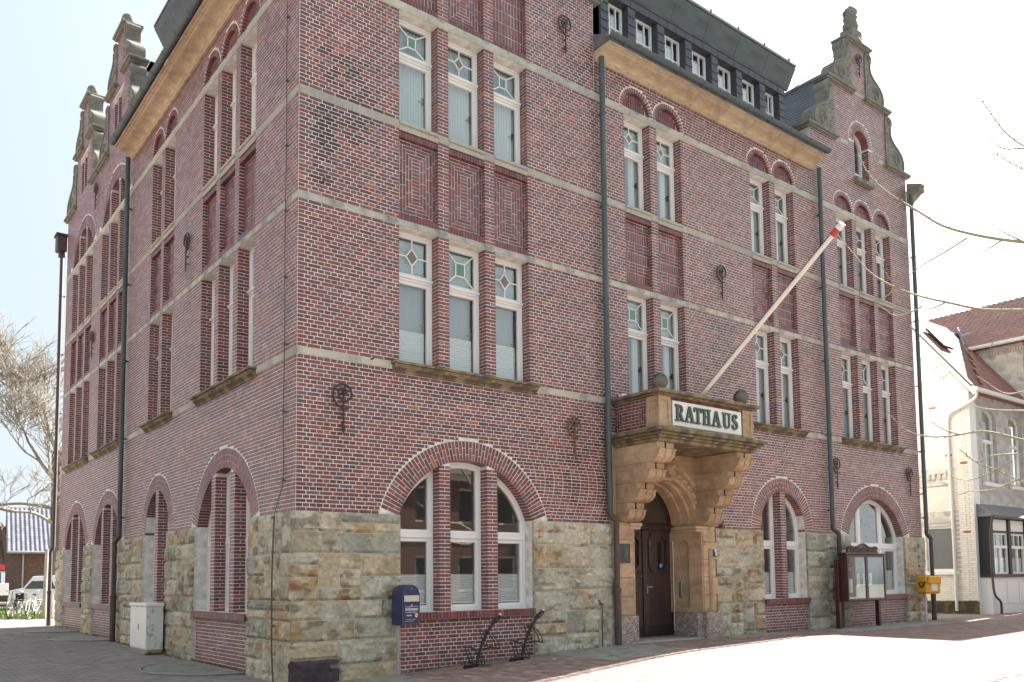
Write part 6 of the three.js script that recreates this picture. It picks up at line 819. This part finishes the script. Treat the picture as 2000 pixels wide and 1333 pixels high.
  mesh('valley_flashing', (() => { const a = V3(27.55, 10.02, -2.09), b = V3(29.17, 11.24, -2.98), g = new THREE.BoxGeometry(a.distanceTo(b) + 0.2, 0.06, 0.34); g.applyMatrix4(new THREE.Matrix4().makeBasis(b.clone().sub(a).normalize(), V3(0.2, 0.8, 0.5).normalize(), V3().crossVectors(b.clone().sub(a).normalize(), V3(0.2, 0.8, 0.5).normalize()))); g.translate((a.x + b.x) / 2, (a.y + b.y) / 2 + 0.06, (a.z + b.z) / 2); return g; })(), mat(0.22, 0.24, 0.27, 0.6, { map: grain }), t);
  mesh('wing_gutter', [rod([27.52, 10.06, -2.15], [27.52, 10.06, 0.4], 0.075, 0.075, 12), tube([[27.52, 10.0, -2.1], [27.56, 9.8, -2.1], [27.7, 9.62, -2.02]], 0.045, 8)], mat(0.62, 0.60, 0.57, 0.5), t);
}
{ // brown brick house at the end of the side street
  const t = thing('brown_house', 'brown brick house with grey pantile roof behind the parked car', 'house', [2.9, 0.3, -47.8], -0.1), br = mat(0.15, 0.085, 0.065, 0.9, { map: grain, bumpMap: fineBump, bumpScale: 0.006 }), wh = M.white;
  mesh('front_wall', ex([[0, -0.5], [9, -0.5], [9, 3.4], [0, 3.4]], 0.3, -0.3, [[[2.0, 1.0], [3.4, 1.0], [3.4, 2.1], [2.0, 2.1]]]), br, t); mesh('side_wall', (() => { const g = ex([[0, -0.5], [-8, -0.5], [-8, 3.4], [-4, 6.1], [0, 3.4]], 0.3, -0.3, [[[-2.6, 0.7], [-1.5, 0.7], [-1.5, 2.2], [-2.6, 2.2]], [[-2.9, 4.0], [-2.2, 4.0], [-2.2, 5.0], [-2.9, 5.0]]]); g.applyMatrix4(new THREE.Matrix4().makeBasis(V3(0.42, 0, 0.907).normalize(), V3(0, 1, 0), V3(-0.907, 0, 0.42))); return g; })(), br, t);
  const W1 = mesh('window', [...frameRect(2.0, 3.4, 1.0, 2.1, 0.1, -0.2, -0.1), bx(2.65, 2.75, 1.05, 2.05, -0.19, -0.12)], wh, t); mesh('pane', bx(2.1, 3.3, 1.1, 2.0, -0.16, -0.155), M.glass, W1);
  const sideW = (a, b, y0, y1) => { const w = mesh('window', merge(frameRect(a, b, y0, y1, 0.12, -0.2, -0.1)).applyMatrix4(new THREE.Matrix4().makeBasis(V3(0.42, 0, 0.907).normalize(), V3(0, 1, 0), V3(-0.907, 0, 0.42))), wh, t); mesh('pane', bx(a + 0.1, b - 0.1, y0 + 0.1, y1 - 0.1, -0.16, -0.155).applyMatrix4(new THREE.Matrix4().makeBasis(V3(0.42, 0, 0.907).normalize(), V3(0, 1, 0), V3(-0.907, 0, 0.42))), M.glass, w); }; sideW(-2.6, -1.5, 0.7, 2.2); sideW(-2.9, -2.2, 4.0, 5.0);
  const rb = mesh('roof', (() => { const g = profX([[0.35, 3.25], [-4.2, 6.4], [-8.5, 3.25]], -0.6, 9.3); return g; })(), mat(0.1, 0.1, 0.11, 0.8), t);
  { const U = V3(1, 0, 0), V = V3(0, 3.15, -4.55).normalize(), N = V3().crossVectors(U, V), L = []; for (let r = 0; r < 17; r++) for (let k = 0; k < 40; k++) { const p = V3(-0.65, 3.27, 0.38).addScaledVector(U, k * 0.25).addScaledVector(V, r * 0.31).addScaledVector(N, 0.03), m = new THREE.Matrix4().makeBasis(U.clone().multiplyScalar(1.15), V, N.clone().multiplyScalar(0.8)); m.setPosition(p); L.push(m); } const im = new THREE.InstancedMesh(tileGeo, mat(1, 1, 1, 0.45, { side: THREE.DoubleSide }), L.length); L.forEach((m, i) => { im.setMatrixAt(i, m); const v = rr(0.8, 1.2); im.setColorAt(i, lin(0.13 * v, 0.13 * v, 0.16 * v)); }); im.name = 'roof_tiling'; im.userData.kind = 'stuff'; im.castShadow = true; rb.add(im); }
  mesh('gutter', [rod([-0.6, 3.3, 0.42], [9.3, 3.3, 0.42], 0.08), rod([0.25, -0.2, 0.08], [0.25, 3.2, 0.08], 0.05)], M.galv, t);
}
{ // parked car, rear towards the street
  const t = thing('parked_car', 'white estate car parked behind the wooden post', 'car', [3.5, 0.3, -33.4], 0.4), wp = mat(0.80, 0.80, 0.79, 0.25, { clearcoat: 0.8 }), dk = mat(0.015, 0.016, 0.018, 0.15), rub = mat(0.02, 0.02, 0.02, 0.8);
  const sh = new THREE.Shape([[-0.1, 0.35], [-0.12, 0.95], [0.0, 1.08], [0.32, 1.58], [0.7, 1.64], [2.3, 1.62], [3.05, 1.08], [4.1, 0.95], [4.25, 0.6], [4.2, 0.35]].map((p) => new THREE.Vector2(...p))), g = new THREE.ExtrudeGeometry(sh, { depth: 1.5, bevelEnabled: true, bevelSize: 0.12, bevelThickness: 0.14, bevelSegments: 4 }); g.translate(0, 0, -0.75); g.rotateY(PI / 2); // front away
  const body = mesh('body', g, wp, t);
  mesh('rear_window', (() => { const q = cb(-0.62, 0.62, -0.23, 0.23, -0.01, 0.012, 0.004); q.rotateX(-0.58); q.translate(0, 1.34, -0.08); return q; })(), dk, body);
  for (const s of [-1, 1]) { mesh('side_window', ex([[-0.42, 1.12], [-2.9, 1.12], [-2.3, 1.5], [-0.72, 1.5]].map(([z, y]) => [z, y]), 0.012).applyMatrix4(new THREE.Matrix4().makeBasis(V3(0, 0, 1), V3(0, 1, 0), V3(s, 0, 0))).translate(s * 0.885, 0, 0), dk, body); mesh('tail_light', cb(s * 0.74 - 0.09, s * 0.74 + 0.09, 0.72, 1.06, 0.06, 0.19, 0.03), mat(0.5, 0.012, 0.012, 0.2), body); }
  mesh('bumper', cb(-0.86, 0.86, 0.3, 0.52, 0.05, 0.26, 0.05), mat(0.06, 0.06, 0.062, 0.6), body); mesh('number_plate', cb(-0.26, 0.26, 0.62, 0.73, 0.20, 0.245, 0.004), M.white, body); mesh('rear_trim', cb(-0.5, 0.5, 0.84, 0.89, 0.21, 0.245, 0.01), M.steel, body);
  for (const z of [-0.75, -3.3]) for (const s of [-1, 1]) { const w = mesh('wheel', (() => { const q = new THREE.TorusGeometry(0.25, 0.1, 10, 24); q.rotateY(PI / 2); q.translate(s * 0.78, 0.33, z); return q; })(), rub, t); mesh('rim', (() => { const q = new THREE.CylinderGeometry(0.2, 0.2, 0.12, 16); q.rotateZ(PI / 2); q.translate(s * 0.8, 0.33, z); return q; })(), M.steel, w); }
}
{ // bicycles by the fence
  const bike = (label, x, z, turn, col, o = {}) => { const t = thing('bicycle', label, 'bicycle', [x, 0.31, z], turn, 'bicycles leaning at the rail'), fm = mat(...col, 0.35), wh = []; const c1 = -0.53, c2 = 0.53, R0 = 0.34;
    for (const c of [c1, c2]) { const w = mesh('wheel', (() => { const q = new THREE.TorusGeometry(R0, 0.022, 8, 28); q.translate(c, R0, 0); return q; })(), mat(0.02, 0.02, 0.02, 0.7), t); mesh('rim', [(() => { const q = new THREE.TorusGeometry(R0 - 0.025, 0.01, 6, 28); q.translate(c, R0, 0); return q; })(), ...Array.from({ length: 12 }, (_, i) => rod([c, R0, 0], [c + 0.32 * Math.cos(i * PI / 6), R0 + 0.32 * Math.sin(i * PI / 6), 0], 0.003, 0.003, 4))], M.steel, w); mesh('mudguard', (() => { const q = new THREE.TorusGeometry(R0 + 0.035, 0.018, 6, 20, PI * 0.85); q.translate(c, R0, 0); return q; })(), fm, t); }
    mesh('frame', [rod([c1, R0, 0], [-0.08, 0.3, 0], 0.014), rod([-0.08, 0.3, 0], [-0.2, 0.82, 0], 0.017), rod([-0.08, 0.3, 0], [0.36, 0.72, 0], 0.019), rod([-0.15, 0.55, 0], [0.34, 0.8, 0], 0.016), rod([c2, R0, 0], [0.33, 0.92, 0], 0.016), rod([c1, R0, 0], [-0.19, 0.75, 0], 0.012), rod([0.33, 0.9, 0], [0.30, 1.05, 0], 0.014)], fm, t);
    mesh('saddle', (() => { const q = new THREE.SphereGeometry(0.1, 12, 8); q.scale(1.35, 0.4, 0.9); q.translate(-0.23, 0.93, 0); return q; })(), M.black, t); mesh('handlebar', tube([[0.12, 1.06, -0.3], [0.24, 1.09, -0.22], [0.31, 1.07, 0], [0.24, 1.09, 0.22], [0.12, 1.06, 0.3]], 0.013, 8), M.steel, t); mesh('carrier', [bx(-0.82, -0.3, 0.72, 0.735, -0.07, 0.07), rod([-0.75, 0.72, 0.05], [c1, R0, 0.05], 0.006), rod([-0.75, 0.72, -0.05], [c1, R0, -0.05], 0.006)], M.galv, t); mesh('rear_light', cb(-0.86, -0.82, 0.66, 0.73, -0.04, 0.04, 0.008), mat(0.6, 0.02, 0.01, 0.2), t);
    if (o.basket) mesh('basket', cb(-0.80, -0.42, 0.74, 0.98, -0.16, 0.16, 0.02), mat(...o.basket, 0.85), t); if (o.bag) mesh('pannier', cb(-0.72, -0.40, 0.42, 0.74, 0.08, 0.2, 0.03), M.black, t); };
  bike('pale bicycle with red rear light standing nearest the wooden post', 0.42, -25.6, -2.0, [0.55, 0.5, 0.5]); bike('dark bicycle with black basket beside the pale bicycle', -0.05, -26.6, -2.05, [0.03, 0.03, 0.035], { basket: [0.02, 0.02, 0.02], bag: 1 }); bike('teal bicycle with brown wicker basket at the end of the rail', -1.6, -28.2, -2.15, [0.05, 0.2, 0.22], { basket: [0.16, 0.09, 0.05] });
  tag(mesh('wooden_post', taper([[0.78, 0.1, -25.4], [0.78, 1.4, -25.4], [0.80, 3.0, -25.4]], 0.075, 0.065, 10), mat(0.36, 0.32, 0.27, 0.95, { map: grain })), 'weathered grey wooden post standing on the grass beside the bicycles', 'post');
  const fr = thing('wooden_rail', 'low wooden rail fence behind the bicycles', 'fence'); for (let i = 0; i < 4; i++) mesh('rail_post', cb(-1.9 + i * 1.0 - 0.05, -1.9 + i * 1.0 + 0.05, 0.2, 0.95, -29.2 + i * 0.6 - 0.05, -29.2 + i * 0.6 + 0.05, 0.01), mat(0.4, 0.36, 0.3, 0.95), fr); mesh('rail', rod([-2.6, 0.88, -29.62], [1.7, 0.88, -27.04], 0.05, 0.05, 8), mat(0.5, 0.46, 0.39, 0.95), fr);
  const bt = thing('barrier_board', 'white boards with a red edge beside the drainpipe on the grass', 'barrier'); for (let i = 0; i < 3; i++) mesh('board', cb(0.98 + i * 0.22, 1.17 + i * 0.22, 0.35, 1.25, -25.0, -24.96, 0.006), i === 2 ? mat(0.5, 0.08, 0.06, 0.6) : M.white, bt);
  const sg = thing('street_sign', 'red and white street sign on a pale post at the picture edge', 'sign', [-0.55, 0.3, -28.6]); mesh('post', rod([0, 0, 0], [0, 2.5, 0], 0.06), mat(0.7, 0.7, 0.68, 0.5), sg); mesh('plate', cb(-0.02, 0.34, 1.95, 2.15, 0.06, 0.08, 0.004), mat(0.55, 0.03, 0.03, 0.4), sg); mesh('lower_plate', cb(0.1, 0.5, 0.9, 1.4, 0.06, 0.08, 0.004), M.white, sg);
  // grass verge
  const L = [], m = new THREE.Matrix4(), q = new THREE.Quaternion(), e = new THREE.Euler(), R = mulberry(9); const blade = new THREE.BufferGeometry(); blade.setAttribute('position', new THREE.Float32BufferAttribute([-0.012, 0, 0, 0.012, 0, 0, 0.004, 0.13, 0.02, -0.012, 0, 0, 0.004, 0.13, 0.02, -0.004, 0.13, 0.02], 3)); blade.computeVertexNormals();
  for (let i = 0; i < 26000; i++) { const z = -25.0 - R() * 16, x = -4 + R() * 12; if (x < 0.1 && z > -25.0 - (0.4 - x) * 1.3) continue; L.push([x, z]); } const im = new THREE.InstancedMesh(blade, mat(0.14, 0.19, 0.045, 0.8, { side: THREE.DoubleSide, transmission: 0.3, thickness: 0 }), L.length); L.forEach(([x, z], i) => { const s = 0.7 + R() * 0.9; m.compose(V3(x, 0.305, z), q.setFromEuler(e.set((R() - 0.5) * 0.9, R() * 6.28, 0)), V3(s * 2, s, s)); im.setMatrixAt(i, m); const v = 0.7 + R() * 0.6; im.setColorAt(i, lin(v, v, v * (0.8 + 0.4 * R()))); }); im.name = 'grass'; im.userData = { kind: 'stuff', label: 'rough spring grass on the verge behind the bicycles', category: 'grass' }; im.receiveShadow = true; scene.add(im);
}
{ // sunlit house row across the side street, outside the picture; it throws light back onto the side front
  const t = thing('side_street_house', 'cream rendered house row facing the side front of the town hall', 'house'), wall = mat(0.72, 0.66, 0.56, 0.9, { map: sandMap }), x = -14.0, holes = []; for (let i = 0; i < 9; i++) for (const y of [1.0, 4.3]) holes.push([[-25 + i * 3.1, y], [-23.9 + i * 3.1, y], [-23.9 + i * 3.1, y + 1.7], [-25 + i * 3.1, y + 1.7]]);
  const tf = new THREE.Matrix4().makeBasis(V3(0, 0, -1), V3(0, 1, 0), V3(1, 0, 0)); const toX = (g) => { g.applyMatrix4(tf); g.translate(x, 0, -22); return g; };
  mesh('wall', toX(ex([[-26.5, 0], [2, 0], [2, 7.2], [-26.5, 7.2]], 0.4, -0.4, holes)), wall, t);
  for (const h of holes) { const [a, b] = [h[0][0], h[1][0]], y0 = h[0][1], w = mesh('window', toX(merge(frameRect(a, b, y0, y0 + 1.7, 0.08, -0.3, -0.2))), M.white, t); mesh('pane', toX(bx(a + 0.08, b - 0.08, y0 + 0.08, y0 + 1.62, -0.27, -0.26)), mat(0.03, 0.035, 0.04, 0.08), w); }
  mesh('roof', toX(profX([[0.4, 7.2], [-4.5, 11.2], [-9.5, 7.2]], -26.8, 2.3)), mat(0.24, 0.11, 0.085, 0.8), t);
}
{ // houses across the street, which the windows mirror
  const opp = (label, x0, x1, z0, hEave, hRidge, col, roofc) => { const t = thing('opposite_house', label, 'house', [0, 0, 0], 0, 'houses across the street'), m = (x0 + x1) / 2, n = Math.round((x1 - x0) / 2.4), holes = []; for (let i = 0; i < n; i++) for (const y of [1.1, 4.2]) { const c = x0 + (x1 - x0) * (i + 0.5) / n; holes.push([[c - 0.5, y], [c + 0.5, y], [c + 0.5, y + 1.6], [c - 0.5, y + 1.6]]); }
    mesh('wall', ex([[x0, 0], [x1, 0], [x1, hEave], [x0, hEave]], 0.35, z0, holes), mat(...col, 0.9, { map: grain }), t); mesh('string_course', [cb(x0, x1, 3.3, 3.55, z0 - 0.05, z0 + 0.02, 0.01), cb(x0, x1, hEave - 0.25, hEave, z0 - 0.12, z0 + 0.02, 0.01)], M.white, t);
    for (const h of holes) { const [a, b] = [h[0][0], h[1][0]], y0 = h[0][1], w = mesh('window', frameRect(a, b, y0, y0 + 1.6, 0.08, z0 + 0.1, z0 + 0.18), M.white, t); mesh('pane', bx(a + 0.08, b - 0.08, y0 + 0.08, y0 + 1.52, z0 + 0.13, z0 + 0.14), mat(0.03, 0.035, 0.04, 0.08), w); }
    mesh('roof', profX([[z0 - 0.4, hEave], [z0 + 4.4, hRidge], [z0 + 9.4, hEave]], x0 - 0.3, x1 + 0.3), mat(...roofc, 0.7, { map: streakBump }), t); mesh('side_wall', [bx(x0 + 0.01, x0 + 0.3, 0, hEave - 0.01, z0 + 0.36, z0 + 9), bx(x1 - 0.3, x1 - 0.01, 0, hEave - 0.01, z0 + 0.36, z0 + 9)], mat(...col, 0.9), t); };
  opp('red brick house with brown tiled roof opposite the town hall door', 9, 25, 19.5, 6.4, 10.6, [0.17, 0.075, 0.06], [0.20, 0.15, 0.12]);
  opp('red brick house with grey tiled roof opposite the notice board', 27, 43, 17.5, 6.6, 10.8, [0.20, 0.10, 0.08], [0.14, 0.12, 0.11]);
}

{ // weeds and grit along the foot of the walls
  const L = [], R = mulberry(31), m = new THREE.Matrix4(), q = new THREE.Quaternion(), e = new THREE.Euler(), g = new THREE.BufferGeometry(); g.setAttribute('position', new THREE.Float32BufferAttribute([-0.006, 0, 0, 0.006, 0, 0, 0, 0.05, 0.012], 3)); g.computeVertexNormals();
  const put = (x, z, n, s) => { for (let i = 0; i < n; i++) { const a = x + (R() - 0.5) * s, b = z + (R() - 0.5) * 0.05; L.push([a, b]); } };
  for (let x = 1.85; x < 4.6; x += 0.06) if (R() < 0.55) put(x, 0.03, 3 + R() * 6, 0.1); for (let x = 4.7; x < 6.5; x += 0.1) if (R() < 0.4) put(x, 0.12, 4, 0.1); for (let x = 10; x < 19; x += 0.1) if (R() < 0.35) put(x, x > 11.6 && x < 13.3 ? 0.03 : 0.12, 3, 0.12);
  for (let z = -1.9; z > -18; z -= 0.05) if (R() < 0.5) { const n = 2 + R() * 5; for (let i = 0; i < n; i++) L.push([(z < -1.8 && z > -4.6 ? -0.03 : -0.13) - R() * 0.04, z + (R() - 0.5) * 0.08]); } for (let i = 0; i < 260; i++) L.push([-0.47 + R() * 0.36 - 0.02, -6.27 + R() * 0.05]);
  for (let i = 0; i < 90; i++) L.push([2.95 + R() * 0.25, 0.52 + R() * 0.12]);
  const im = new THREE.InstancedMesh(g, mat(0.13, 0.15, 0.05, 0.9, { side: THREE.DoubleSide }), L.length); L.forEach(([x, z], i) => { const s = 0.5 + R(); m.compose(V3(x, ground(x, z) + 0.004, z), q.setFromEuler(e.set((R() - 0.5) * 1.2, R() * 6.28, 0)), V3(s * 1.4, s, s)); im.setMatrixAt(i, m); const v = 0.6 + R() * 0.7; im.setColorAt(i, R() < 0.4 ? lin(v * 1.4, v, v * 0.8) : lin(v, v, v)); }); im.name = 'weeds'; im.userData = { kind: 'stuff', label: 'small weeds and moss in the joints along the wall foot', category: 'weeds' }; scene.add(im);
}
renderer.render(scene, camera);
